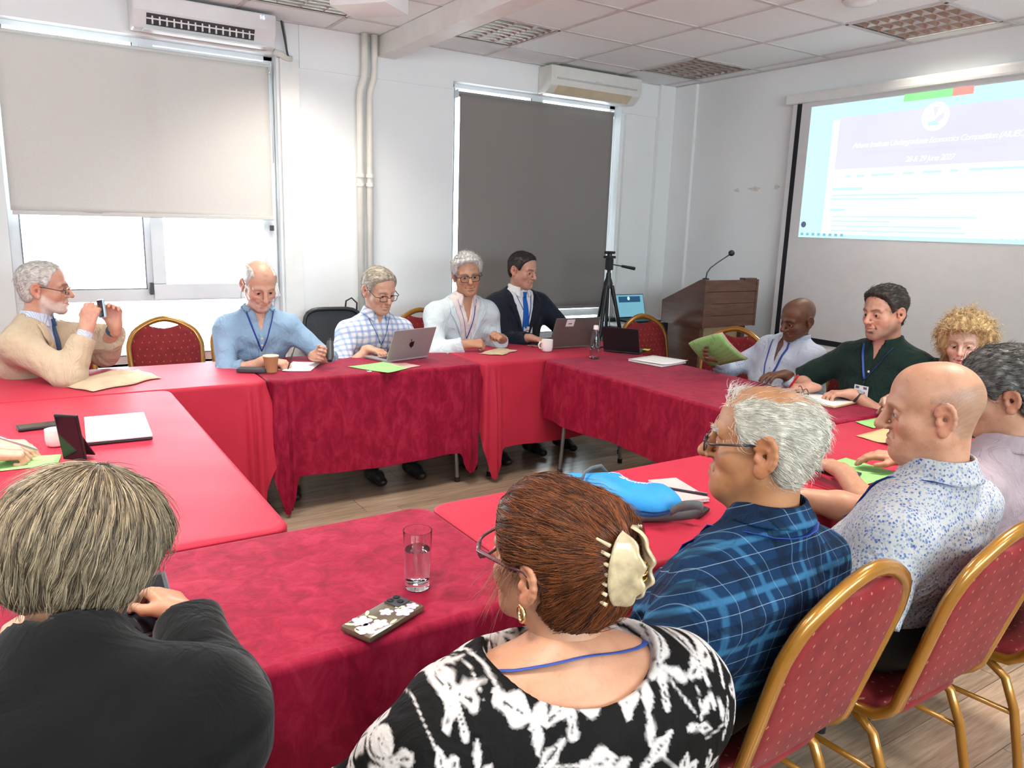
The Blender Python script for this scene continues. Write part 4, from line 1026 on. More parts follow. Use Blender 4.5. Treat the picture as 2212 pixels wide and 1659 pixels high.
# ---- pink notebook and pen
t = empty('pink_notebook', (1.70, 1.635, TZ+.003), R_(-14), 'pink notebook with a pen lying behind the blue bag', 'notebook')
MB().box((-.052, -.10, 0), (.052, .10, .003), bev=.001).build('back_cover', M_PINK, t); MB().box((-.050, -.098, .003), (.050, .098, .009)).build('pages', M_PAPER, t); MB().box((-.052, -.10, .009), (.052, .10, .012), bev=.001).build('front_cover', mat('pale_pink_cover', (.80, .42, .42), .6), t)
def pen(loc, d, m, label, l=.14, r=.0042, clip=None):
    t = empty('pen', loc, 0, label, 'pen'); d = Vector(d).normalized(); M = frame_mat((0, 0, 0), d, (0, 0, 1) if abs(d.z) < .95 else (1, 0, 0))
    MB().tube([(0, -l/2, 0), (0, -l/2+.012, 0), (0, l/2-.004, 0), (0, l/2, 0)], [r*.25, r, r, r*.7], 10, M).build('barrel', m, t, True, auto=50)
    MB().box((-.0015, l*.22, r), (.0015, l*.48, r+.002), M).build('clip', clip or M_ALU, t); return t
pen((1.695, 1.60, TZ+.0195), (.5, -.8, 0), mat('navy_pen', (.01, .012, .03), .3), 'dark pen with silver clip on the pink notebook')

# ---- folded glasses on the green-shirted man's pad
M_FRAMEB = mat('black_acetate', (.01, .01, .012), .25, coat=.4); M_LENS = m_clear('spectacle_lens', (.95, .97, .98), 1.2)
t = empty('eyeglasses', (3.29, 2.37, TZ+.0135), R_(60), 'black rimmed glasses folded on the manila pad', 'glasses')
for s in (-1, 1):
    MB().tube([(s*.035+.027*math.cos(a), -.004, .024+.021*math.sin(a)) for a in [2*math.pi*k/20 for k in range(20)]], .0022, 6, closed=True).build('rim', M_FRAMEB, t, True)
    MB().tube([(s*.062, 0, .03), (s*.066, .004, .028), (s*.01, .02+.008*s, .012), (-s*.04, .022+.008*s, .004)], .0022, 6).build('temple', M_FRAMEB, t, True)
MB().tube([(-.009, -.004, .03), (0, -.004, .033), (.009, -.004, .03)], .002, 6).build('bridge', M_FRAMEB, t, True)
t = empty('lens_cloth', (3.24, 2.36, TZ+.0135), R_(20), 'small teal cloth beside the folded glasses', 'cloth')
MB().grid(lambda u, v: (-.04+.08*u, -.03+.06*v, .002+.006*abs(math.sin(u*5+v*4))), 12, 12).build('cloth', mat('teal_microfibre', (.03, .30, .36), .9), t, True, solid=.001)
# cables on the far table
cb_ = MB().tube([(3.33, 4.05, TZ+.006), (3.36, 4.0, TZ+.02), (3.32, 3.97, TZ+.03), (3.29, 4.0, TZ+.02), (3.31, 4.05, TZ+.006), (3.38, 4.07, TZ+.006)], .003, 6).build('charger_cable', M_BLACKP, None, True)
tag(cb_, 'thin black cable coiled behind the plastic bottle', 'cable')
# ================================================================== people: implicit surfaces on numpy grids
def nv(v): return np.asarray(v, dtype=np.float32)
def unit(v): v = nv(v); return v/np.linalg.norm(v)
class Field:
    def __init__(s, lo, hi, h):
        s.h = h; s.ax = [np.arange(lo[i], hi[i]+h, h, dtype=np.float32) for i in range(3)]
        s.F = np.full([len(a) for a in s.ax], .5, np.float32)
    def sub(s, lo, hi):
        r = []
        for i in range(3):
            a = s.ax[i]; i0 = max(0, int((lo[i]-a[0])/s.h)-1); i1 = min(len(a), int((hi[i]-a[0])/s.h)+3)
            if i1-i0 < 2: return None, None
            r.append(slice(i0, i1))
        X = s.ax[0][r[0]][:, None, None]; Y = s.ax[1][r[1]][None, :, None]; Z = s.ax[2][r[2]][None, None, :]
        return tuple(r), (X, Y, Z)
    def _mix(s, sl, d, k, op):
        A = s.F[sl]
        if op == 'add':
            if k > 0:
                h = np.maximum(k-np.abs(A-d), 0)/k; s.F[sl] = np.minimum(A, d)-h*h*k*.25
            else: s.F[sl] = np.minimum(A, d)
        elif op == 'sub':
            d = -d; h = np.maximum(k-np.abs(A-d), 0)/k; s.F[sl] = np.maximum(A, d)+h*h*k*.25
        elif op == 'int':
            h = np.maximum(k-np.abs(A-d), 0)/k; s.F[sl] = np.maximum(A, d)+h*h*k*.25
    def cap(s, a, b, ra, rb=None, k=.02, op='add', fl=None, sy=1.0):
        a, b = nv(a), nv(b); rb = ra if rb is None else rb; m = max(ra, rb)*max(1, sy)+k+.03
        sl, g = s.sub(np.minimum(a, b)-m, np.maximum(a, b)+m)
        if sl is None: return s
        ab = b-a; L2 = float(ab@ab)+1e-9
        px, py, pz = g[0]-a[0], g[1]-a[1], g[2]-a[2]
        t = np.clip((px*ab[0]+py*ab[1]+pz*ab[2])/L2, 0, 1)
        vx, vy, vz = px-t*ab[0], py-t*ab[1], pz-t*ab[2]
        if fl is not None:
            f = nv(fl); q = (1/sy-1)*(vx*f[0]+vy*f[1]+vz*f[2]); vx = vx+q*f[0]; vy = vy+q*f[1]; vz = vz+q*f[2]
        d = (np.sqrt(vx*vx+vy*vy+vz*vz)-(ra+(rb-ra)*t))*min(1.0, sy)
        s._mix(sl, d, k, op); return s
    def ell(s, c, r, M=None, k=.02, op='add'):
        """M: 3x3 rows = local axes in world"""
        c = nv(c); r = nv(r); m = float(max(r))+k+.03
        sl, g = s.sub(c-m, c+m)
        if sl is None: return s
        px, py, pz = g[0]-c[0], g[1]-c[1], g[2]-c[2]
        if M is not None:
            M = nv(M); px, py, pz = (px*M[i][0]+py*M[i][1]+pz*M[i][2] for i in range(3))
        k0 = np.sqrt((px/r[0])**2+(py/r[1])**2+(pz/r[2])**2); k1 = np.sqrt((px/r[0]**2)**2+(py/r[1]**2)**2+(pz/r[2]**2)**2)+1e-9
        s._mix(sl, k0*(k0-1)/k1, k, op); return s
    def fun(s, f, lo, hi, k=.004, op='sub'):
        sl, g = s.sub(lo, hi)
        if sl is None: return s
        X, Y, Z = np.broadcast_arrays(*g); s._mix(sl, f(X, Y, Z).astype(np.float32), k, op); return s
    def mesh(s):
        F = s.F; S = F < 0; nx, ny, nz = F.shape
        c = np.zeros((nx-1, ny-1, nz-1), np.int8)
        for dx in (0, 1):
            for dy in (0, 1):
                for dz in (0, 1): c += S[dx:nx-1+dx, dy:ny-1+dy, dz:nz-1+dz]
        act = (c > 0) & (c < 8); idx = np.argwhere(act); n = len(idx)
        if n == 0: return np.zeros((0, 3), np.float32), np.zeros((0, 4), np.int32)
        ids = np.full(act.shape, -1, np.int32); ids[act] = np.arange(n)
        pos = np.zeros((n, 3), np.float32); cnt = np.zeros(n, np.float32)
        I, J, K = idx.T
        for ax in range(3):
            o = [a for a in range(3) if a != ax]
            for p in (0, 1):
                for q in (0, 1):
                    d0 = [0, 0, 0]; d0[o[0]] = p; d0[o[1]] = q; d1 = list(d0); d1[ax] = 1
                    A = F[I+d0[0], J+d0[1], K+d0[2]]; B = F[I+d1[0], J+d1[1], K+d1[2]]
                    m = (A < 0) != (B < 0); t = np.where(m, A/(A-B+1e-12), 0)
                    for a in range(3):
                        pos[:, a] += np.where(m, d0[a]+(t if a == ax else 0), 0)
                    cnt += m
        pos /= cnt[:, None]
        P = np.stack([s.ax[a][0]+(idx[:, a]+pos[:, a])*s.h for a in range(3)], 1)
        fs = []
        for ax in range(3):
            o1, o2 = [(1, 2), (2, 0), (0, 1)][ax]
            sh = [slice(None)]*3; sh2 = [slice(None)]*3; sh[ax] = slice(0, -1); sh2[ax] = slice(1, None)
            for a in (o1, o2): sh[a] = slice(1, -1); sh2[a] = slice(1, -1)
            A = S[tuple(sh)]; B = S[tuple(sh2)]
            for flip, msk in ((False, A & ~B), (True, ~A & B)):
                e = np.argwhere(msk)
                if not len(e): continue
                e = e.copy(); e[:, o1] += 1; e[:, o2] += 1
                def cid(da, db):
                    q = e.copy(); q[:, o1] += da; q[:, o2] += db; return ids[q[:, 0], q[:, 1], q[:, 2]]
                quad = np.stack([cid(-1, -1), cid(0, -1), cid(0, 0), cid(-1, 0)], 1)
                fs.append(quad[:, ::-1] if flip else quad)
        return P, (np.concatenate(fs) if fs else np.zeros((0, 4), np.int32))

def npmesh(name, parts, m, parent, base, cols=None, smooth=1):
    """parts: list of (V, F); joined into one mesh object; coordinates relative to base"""
    V = []; Q = []; b = 0
    for v, f in parts: V.append(v); Q.append(f+b); b += len(v)
    V = np.concatenate(V)-nv(base); Q = np.concatenate(Q)
    me = bpy.data.meshes.new(name); nf = len(Q); w = Q.shape[1]
    me.vertices.add(len(V)); me.vertices.foreach_set('co', V.astype(np.float32).ravel())
    me.loops.add(nf*w); me.loops.foreach_set('vertex_index', Q.astype(np.int32).ravel())
    me.polygons.add(nf); me.polygons.foreach_set('loop_start', np.arange(0, nf*w, w, dtype=np.int32))
    me.polygons.foreach_set('use_smooth', np.ones(nf, bool)); me.update(calc_edges=True); me.validate()
    if cols is not None:
        ca = me.color_attributes.new('Col', 'FLOAT_COLOR', 'POINT')
        C = np.concatenate([np.concatenate(cols), np.ones((len(V), 1), np.float32)], 1); ca.data.foreach_set('color', C.astype(np.float32).ravel())
    return link_mesh(name, me, m, parent)

def m_skin():
    t = NT('skin'); at = t.n('ShaderNodeVertexColor'); at.layer_name = 'Col'; v = t.coord('Object')
    nz = t.noise(v, 26, 5, .65); c = t.mix(1.0, at.outputs[0], t.ramp(nz, [(.3, (.86, .78, .74, 1)), (.5, (1, .98, .97, 1)), (.72, (1.08, 1.05, 1.04, 1))]), 'MULTIPLY'); sp_ = t.noise(v, 85, 2); c = t.mix(t.math('MULTIPLY', t.math('GREATER_THAN', sp_, .68), .28), c, (.30, .12, .07, 1))
    t.set(Base_Color=c, Roughness=.46); t.b.inputs['Specular IOR Level'].default_value = .42
    t.b.inputs['Subsurface Weight'].default_value = .08; t.b.inputs['Subsurface Radius'].default_value = (.012, .004, .002)
    hh = t.math('ADD', t.noise(v, 330, 3, .6), t.math('MULTIPLY', t.noise(v, 60, 4, .6), 1.2)); t.bump(hh, .16, .002); return t.m
M_SKIN = m_skin()
def m_hair(name, c0, c1, rough=.42):
    t = NT(name); at = t.n('ShaderNodeVertexColor'); at.layer_name = 'Col'; v = t.coord('Object')
    nz = t.noise(v, 60, 3); t.set(Base_Color=t.mix(1.0, at.outputs[0], t.ramp(nz, [(.3, (.75, .75, .75, 1)), (.7, (1.15, 1.15, 1.15, 1))]), 'MULTIPLY'), Roughness=rough)
    t.b.inputs['Specular IOR Level'].default_value = .35; return t.m
M_HAIR = m_hair('hair_strands', 0, 0)
M_EYEW = mat('eye_white', (.40, .36, .34), .15); M_IRIS = mat('brown_iris', (.035, .02, .012), .12); M_IRISB = mat('grey_blue_iris', (.06, .09, .12), .12); M_PUPIL = mat('pupil', (.004, .004, .004), .1)

def rotm(az, pitch, roll):
    """head axes (x right, y forward, z up) from azimuth (deg, 0=+Y, 90=+X), pitch (up +) and roll (to own right +)"""
    a, p_, r = R_(az), R_(pitch), R_(roll)
    f = np.array([math.sin(a)*math.cos(p_), math.cos(a)*math.cos(p_), math.sin(p_)]); x = np.array([math.cos(a), -math.sin(a), 0.]); u = np.cross(x, f)
    x2 = x*math.cos(r)-u*math.sin(r); u2 = x*math.sin(r)+u*math.cos(r)
    return np.array([x2, f, u2], np.float32)

# hairline: lower limit of the hair by y (front +), in units of the head
HL_Y = np.array([-.13, -.05, -.022, -.004, .010, .030, .052, .070, .085, .12])
HL_Z = {'mid': np.array([-.075, -.070, -.035, -.002, -.003, .006, .062, .086, .096, .11]), 'short': np.array([-.075, -.070, -.035, -.004, -.006, .000, .048, .070, .080, .090]),
        'full': np.array([-.095, -.09, -.05, -.01, -.02, .0, .04, .062, .072, .08]),
        'reced': np.array([-.075, -.070, -.035, .0, .0, .012, .075, .098, .110, .13])}

def build_head(o, M, sc, spec, res):
    """o: head centre (world), M: axes, sc: scale. Returns skin (V,F,C) and hair etc. in head-local scale 1 coordinates"""
    s = spec; wj = s.get('jaw', 1.0); fat = s.get('fat', 1.0)
    f = Field((-.105, -.135, -.21), (.105, .145, .135), res)
    f.ell((0, -.016, .030), (.074, .095, .086), k=.02)
    f.ell((0, .030, .040), (.066, .058, .066), k=.03)
    f.ell((0, .030, -.040), (.058*fat, .062, .070), k=.03)
    f.cap((-.048*fat, .004, -.052), (-.018, .070, -.096), .021*fat, .019, k=.03); f.cap((.048*fat, .004, -.052), (.018, .070, -.096), .021*fat, .019, k=.03)
    f.ell((0, .076, -.098), (.021*wj, .018, .018), k=.025)
    for sx in (-1, 1):
        f.ell((sx*.043, .058, -.026), (.022, .020, .020), k=.03)
        f.cap((sx*.014, .090, .026), (sx*.046, .076, .022), .0085, .0075, k=.018)
        f.ell((sx*.031, .094, .001), (.019, .014, .0135), k=.016, op='sub')
        f.ell((sx*.031, .074, .002), (.0162, .0156, .0150), k=.006)
        f.cap((sx*.016, .0885, -.001), (sx*.045, .079, -.002), .0065, .005, k=.006, op='sub') if False else None
    # nose
    nl = s.get('nose', 1.0)
    f.cap((0, .092, .016), (0, .1075+.006*nl, -.026), .0085, .0105*nl, k=.014); f.ell((0, .1095+.007*nl, -.030), (.0115*nl, .0115, .0105), k=.008)
    for sx in (-1, 1):
        f.ell((sx*.0125*nl, .100, -.034), (.0078, .0105, .0075), k=.007); f.ell((sx*.006, .1045+.004*nl, -.0415), (.0035, .005, .003), k=.003, op='sub')
    # mouth
    f.ell((0, .080, -.066), (.030, .016, .024), k=.02)
    for sx in (-1, 1):
        f.cap((sx*.004, .0980, -.0585), (sx*.0245, .0850, -.0650), .0056, .0030, k=.006); f.cap((0, .0965, -.0730), (sx*.0220, .0845, -.0680), .0070, .0032, k=.007)
        f.ell((sx*.0275, .083, -.0660), (.004, .006, .004), k=.006, op='sub')
    f.cap((-.0235, .0900, -.0655), (0, .1015, -.0645), .0019, k=.003, op='sub'); f.cap((.0235, .0900, -.0655), (0, .1015, -.0645), .0019, k=.003, op='sub')
    f.ell((0, .0995, -.0470), (.0035, .006, .008), k=.006, op='sub'); f.ell((0, .095, -.0845), (.014, .006, .005), k=.010, op='sub')
    ag = s.get('age', .6)
    for sx in (-1, 1):
        f.cap((sx*.017, .100, -.036), (sx*.030, .080, -.068), .0016*ag, k=.010, op='sub'); f.cap((sx*.020, .0915, -.0165), (sx*.042, .078, -.0165), .0016*ag, k=.008, op='sub')
        f.cap((sx*.034, .066, -.072), (sx*.032, .066, -.088), .010*ag*fat, k=.02)
    # eyelid slits
    for sx in (-1, 1): f.ell((sx*.031, .0885, -.0005), (.0125, .012, s.get('eyeopen', .0036)), k=.003, op='sub')
    # ears: thin plate, rolled rim, hollow, lobe
    er = s.get('ear', 1.0)
    for sx in (-1, 1):
        def EP(u, w_, o_=0.0): return (sx*(.0755+.30*(.018-u)*er+o_), -.008+u*er, -.006+w_*er)
        f.cap(EP(-.004, -.016), EP(-.006, .014), .0150*er, .0165*er, k=.006, fl=(1, .3*sx, 0), sy=.24)
        rim = [EP(.014*math.cos(t_)-.004-.006*math.sin(t_) if False else -.006+.0165*math.cos(t_), .004+.027*math.sin(t_)) for t_ in [R_(q) for q in (15, 45, 75, 100, 125, 150, 180, 205, 230)]]
        for i in range(len(rim)-1): f.cap(rim[i], rim[i+1], .0042*er, k=.004)
        f.ell(EP(-.002, .000, .006), (.0075, .0085*er, .0125*er), k=.005, op='sub'); f.ell(EP(-.005, .017, .006), (.005, .0075*er, .006*er), k=.004, op='sub')
        f.ell(EP(.008, -.006, .002), (.006, .0045, .008), k=.004); f.ell(EP(.000, -.027), (.0065, .0095*er, .0105*er), k=.006)
    # neck, continued into the shoulders by the body field
    nd = nv(s['neck_dir']); nk = s.get('neckr', .056)
    f.cap((0, -.020, -.045), nv((0, -.020, -.045))+nd*.22, nk*.95, nk*1.06, k=.03)
    if s.get('dewlap'): f.cap((0, .055, -.10), nv((0, .0, -.06))+nd*.10, .024, .030, k=.04)
    V, Q = f.mesh()
    # colours
    x, y, z = V.T; C = np.tile(nv(s['skin'])[None], (len(V), 1)); n1 = np.sin(x*90+y*70)*np.sin(z*80+y*50)
    def blend(w, c): w = np.clip(w, 0, 1)[:, None]; C[:] = C*(1-w)+nv(c)[None]*w
    red = nv(s['skin'])*nv((1.05, .80, .76))
    blend(.55*np.exp(-(((np.abs(x)-.042)/.02)**2+((z+.03)/.022)**2))*(y > .03), red); blend(.6*np.exp(-((x/.014)**2+((z+.032)/.014)**2))*(y > .095), red)
    blend(.7*np.exp(-((np.abs(x)-.083)/.010)**2)*(np.abs(y+.008) < .03)*(np.abs(z) < .05), red)
    lip = s.get('lip', nv(s['skin'])*nv((.82, .52, .50)))
    lw = np.clip(1.0-((x/.023)**2), 0, 1)*np.clip(1.0-(np.abs(z+.0655)/(.0095-.005*np.clip(np.abs(x)/.023, 0, 1)))**2, 0, 1)*(y > .083); blend(lw*s.get('lipw', 1.0), lip)
    if 'brow' in s:
        for sx in (-1, 1):
            u = (sx*x-.010)/.042; zz = .021+.010*np.sin(np.clip(u, 0, 1)*2.2)-.006*np.clip(u, 0, 1)
            blend(1.4*((u > 0) & (u < 1))*np.clip(1.2-np.abs(z-zz)/.0055, 0, 1)*(y > .05)*(.7+.3*np.sin(x*2400+z*900))*s.get('browst', .8), s['brow'])
    if 'beard' in s:
        bc, lo_, st = s['beard']
        bz = -.050+.030*np.clip((.062-y)/.05, 0, 1.2); w = np.clip((bz-z)/.016, 0, 1)*np.clip((y+.012)/.02, 0, 1)*np.clip((z+.118+.03*np.clip((.07-y)/.07, 0, 1))/.02, 0, 1)*(1-np.clip(lw*3, 0, 1))
        blend(w*st*(.8+.2*n1), bc)
    hz = np.interp(y, HL_Y, HL_Z.get(s.get('line', 'short'), HL_Z['short']))
    earm = (np.abs(x) > .074) & (y > -.035) & (y < .02) & (z < .03)
    if 'stubble' in s:
        sc_, st, top = s['stubble']; w = np.clip((z-hz)/.015, 0, 1)*np.clip((top-z+.25*np.clip(-y, 0, .1))/.02, 0, 1)*(~earm)*(y < s.get('stubble_y', .06)); blend(w*st*(.75+.25*np.sin(x*700)*np.sin(z*650+y*600)), sc_)
    out = {'skin': (V, Q, C)}
    # hair shell
    if 'hair' in s:
        h = s['hair']; t0 = h['t']; r2 = max(res, .003)
        g = Field((-.125, -.16, -.19), (.125, .13, .165), r2)
        g.ell((0, -.016, .030), (.074, .095, .086), k=.02); g.ell((0, .028, .040), (.067, .058, .067), k=.03); g.ell((0, -.03, -.045), (.058, .05, .05), k=.04)
        if h.get('extra'):
            for e in h['extra']: g.ell(e[0], e[1], k=e[2])
        X, Y, Z = np.meshgrid(*g.ax, indexing='ij')
        hz = np.interp(Y, HL_Y, HL_Z[h.get('line', 'short')])
        if 'lower' in h: hz = hz+h['lower'](X, Y, Z)
        m = np.clip((Z-hz)/h.get('fade', .014), -1, 1)
        if 'bald' in h: m = np.minimum(m, np.clip(h['bald'](X, Y, Z), -1, 1))
        ear_ = np.clip(1.0-(((Y+.006)/.030)**2+((Z+.012)/.036)**2), -1, 1)*(np.abs(X) > .062); m = np.minimum(m, np.where(np.abs(X) > .062, -ear_*3, 1)) if h.get('earcut', True) else m
        wav = h.get('wave', .004)
        th = h.get('dir', 0); nzs = np.sin(X*210+np.sin(Y*60)*2+Z*40)*np.sin(Z*90+Y*120+X*30)*.5+np.sin(X*95+Y*70)*np.sin(Z*70-Y*55)*.6
        thick = t0*(h['prof'](X, Y, Z) if 'prof' in h else 1.0)
        g.F = g.F-(np.where(m > 0, thick*np.sqrt(np.clip(m, 0, 1))+wav*nzs*np.clip(m, 0, 1), .004*m)-.0015)
        g.F = np.maximum(g.F, -(Z-(-.185)))
        Vh, Qh = g.mesh()
        C0, C1 = nv(h['c0']), nv(h['c1'])
        x, y, z = Vh.T; w = (.5+.5*np.sin(x*260+np.sin(y*80)*3+z*60))*.6+RNG.random(len(Vh))*.4
        Ch = C0[None]*(1-w[:, None])+C1[None]*w[:, None]
        if 'grey_side' in h: 
            q = np.clip((.05-z)/.05, 0, 1)[:, None]; Ch = Ch*(1-q)+nv(h['grey_side'])[None]*q
        out['hair'] = (Vh, Qh, Ch.astype(np.float32))
    T = lambda v: (v*sc)@M+nv(o)
    return out, T

def strands(pts, dirs, lens, rad, col0, col1, seg=4, sides=3, grav=0.0, jit=.25, curl=0.0, nrm=None, bend=None, seed=1):
    """thin tapered fibres from points; returns V, F, C"""
    rg = np.random.default_rng(seed); n = len(pts); P = pts.astype(np.float32).copy(); D = dirs+rg.normal(0, jit, (n, 3)); D /= np.linalg.norm(D, axis=1)[:, None]+1e-9
    rings = []; ph = rg.random(n)*6.28; w0 = rg.random((n, 1))
    C = col0[None]*(1-w0)+col1[None]*w0
    up = np.tile(np.array([[.31, .52, .79]]), (n, 1))
    for q in range(seg+1):
        t = q/seg; e1 = np.cross(D, up); e1 /= np.linalg.norm(e1, axis=1)[:, None]+1e-9; e2 = np.cross(D, e1)
        r = rad*(1-t**2*.85); off = (np.cos(ph+t*9)[:, None]*e1+np.sin(ph+t*9)[:, None]*e2)*curl*t if curl else 0
        rings.append(np.stack([P+off+r*(math.cos(a)*e1+math.sin(a)*e2) for a in [2*math.pi*k/sides for k in range(sides)]], 1))
        if bend is not None: D = D+bend(P, t)
        D = D+np.array([0, 0, -grav]); D /= np.linalg.norm(D, axis=1)[:, None]+1e-9
        P = P+D*(lens/seg)[:, None]
    V = np.stack(rings, 1).reshape(-1, 3)            # n, seg+1, sides
    b = (np.arange(n)*(seg+1)*sides)[:, None, None]; qi = (np.arange(seg)*sides)[None, :, None]; ki = np.arange(sides)[None, None, :]; kj = ((np.arange(sides)+1) % sides)[None, None, :]
    F = np.stack([b+qi+ki, b+qi+kj, b+qi+sides+kj, b+qi+sides+ki], -1).reshape(-1, 4)
    return V.astype(np.float32), F.astype(np.int32), np.repeat(C, (seg+1)*sides, axis=0).astype(np.float32)
# ================================================================== person builder
from mathutils.bvhtree import BVHTree
UP = nv((0, 0, 1))
def lerp(a, b, t): return nv(a)*(1-t)+nv(b)*t
POSES = {'rest': ((.35, .4, .45, .5), .3), 'flat': ((.12, .12, .15, .2), .15), 'type': ((.55, .6, .6, .6), .3), 'fist': ((1.25, 1.3, 1.35, 1.4), .9), 'pen': ((.75, .85, 1.15, 1.3), .75), 'hold': ((.70, .75, .8, .85), .6), 'point': ((.25, .95, 1.1, 1.2), .6), 'cup': ((.55, .6, .7, .8), .45)}
def add_hand(f, w, d, n, right, pose, sc=1.0):
    d, n = unit(d), nv(n); n = unit(n-d*(n@d)); ts = np.cross(d, n)*(1 if right else -1)
    curls, th = POSES[pose]; w = nv(w)
    f.cap(w-d*.03*sc, w+d*.02*sc, .024*sc, .025*sc, k=.02, fl=n, sy=.75)
    offs = (.030, .010, -.010, -.029); L = (.070, .078, .072, .056); tips = []
    for i in range(4):
        kb = w+d*(.088-.004*abs(i-1))*sc+ts*offs[i]*sc
        f.cap(w+d*.012*sc+ts*offs[i]*.55*sc, kb, .0155*sc, .0125*sc, k=.014, fl=n, sy=.95)
        c = curls[i]; a = 0; p0 = kb
        for q, (lf, cf) in enumerate(((.46, .75), (.30, 1.1), (.24, .8))):
            a += c*cf; dd = d*math.cos(a)+n*math.sin(a)+ts*offs[i]*(1.6 if c < .6 else .3)*(q == 0); dd = unit(dd); p1 = p0+dd*L[i]*lf*sc
            f.cap(p0, p1, (.0098-.0009*q)*sc, (.0092-.0012*q)*sc, k=.004); p0 = p1
        tips.append(p0)
    b = w+d*.028*sc+ts*.026*sc+n*.006*sc
    f.cap(w+d*.008*sc+ts*.012*sc, b, .016*sc, .014*sc, k=.012)
    d1 = unit(d*.75+ts*(.75-.5*th)+n*(.15+.5*th)); p1 = b+d1*.040*sc; d2 = unit(d*.95+ts*(.35-.6*th)+n*(.1+.3*th)); p2 = p1+d2*.030*sc
    f.cap(b, p1, .0125*sc, .0108*sc, k=.010); f.cap(p1, p2, .0108*sc, .0085*sc, k=.005); tips.append(p2)
    return tips

def ik(s, w, l1, l2, hint):
    s, w = nv(s), nv(w); v = w-s; D = float(np.linalg.norm(v)); mx = (l1+l2)*.995
    if D > mx: w = s+v/D*mx; D = mx; v = w-s
    a = (l1*l1-l2*l2+D*D)/(2*D); h = math.sqrt(max(0, l1*l1-a*a)); x = v/D; hn = nv(hint); hn = unit(hn-x*(hn@x)); return s+x*a+hn*h, w

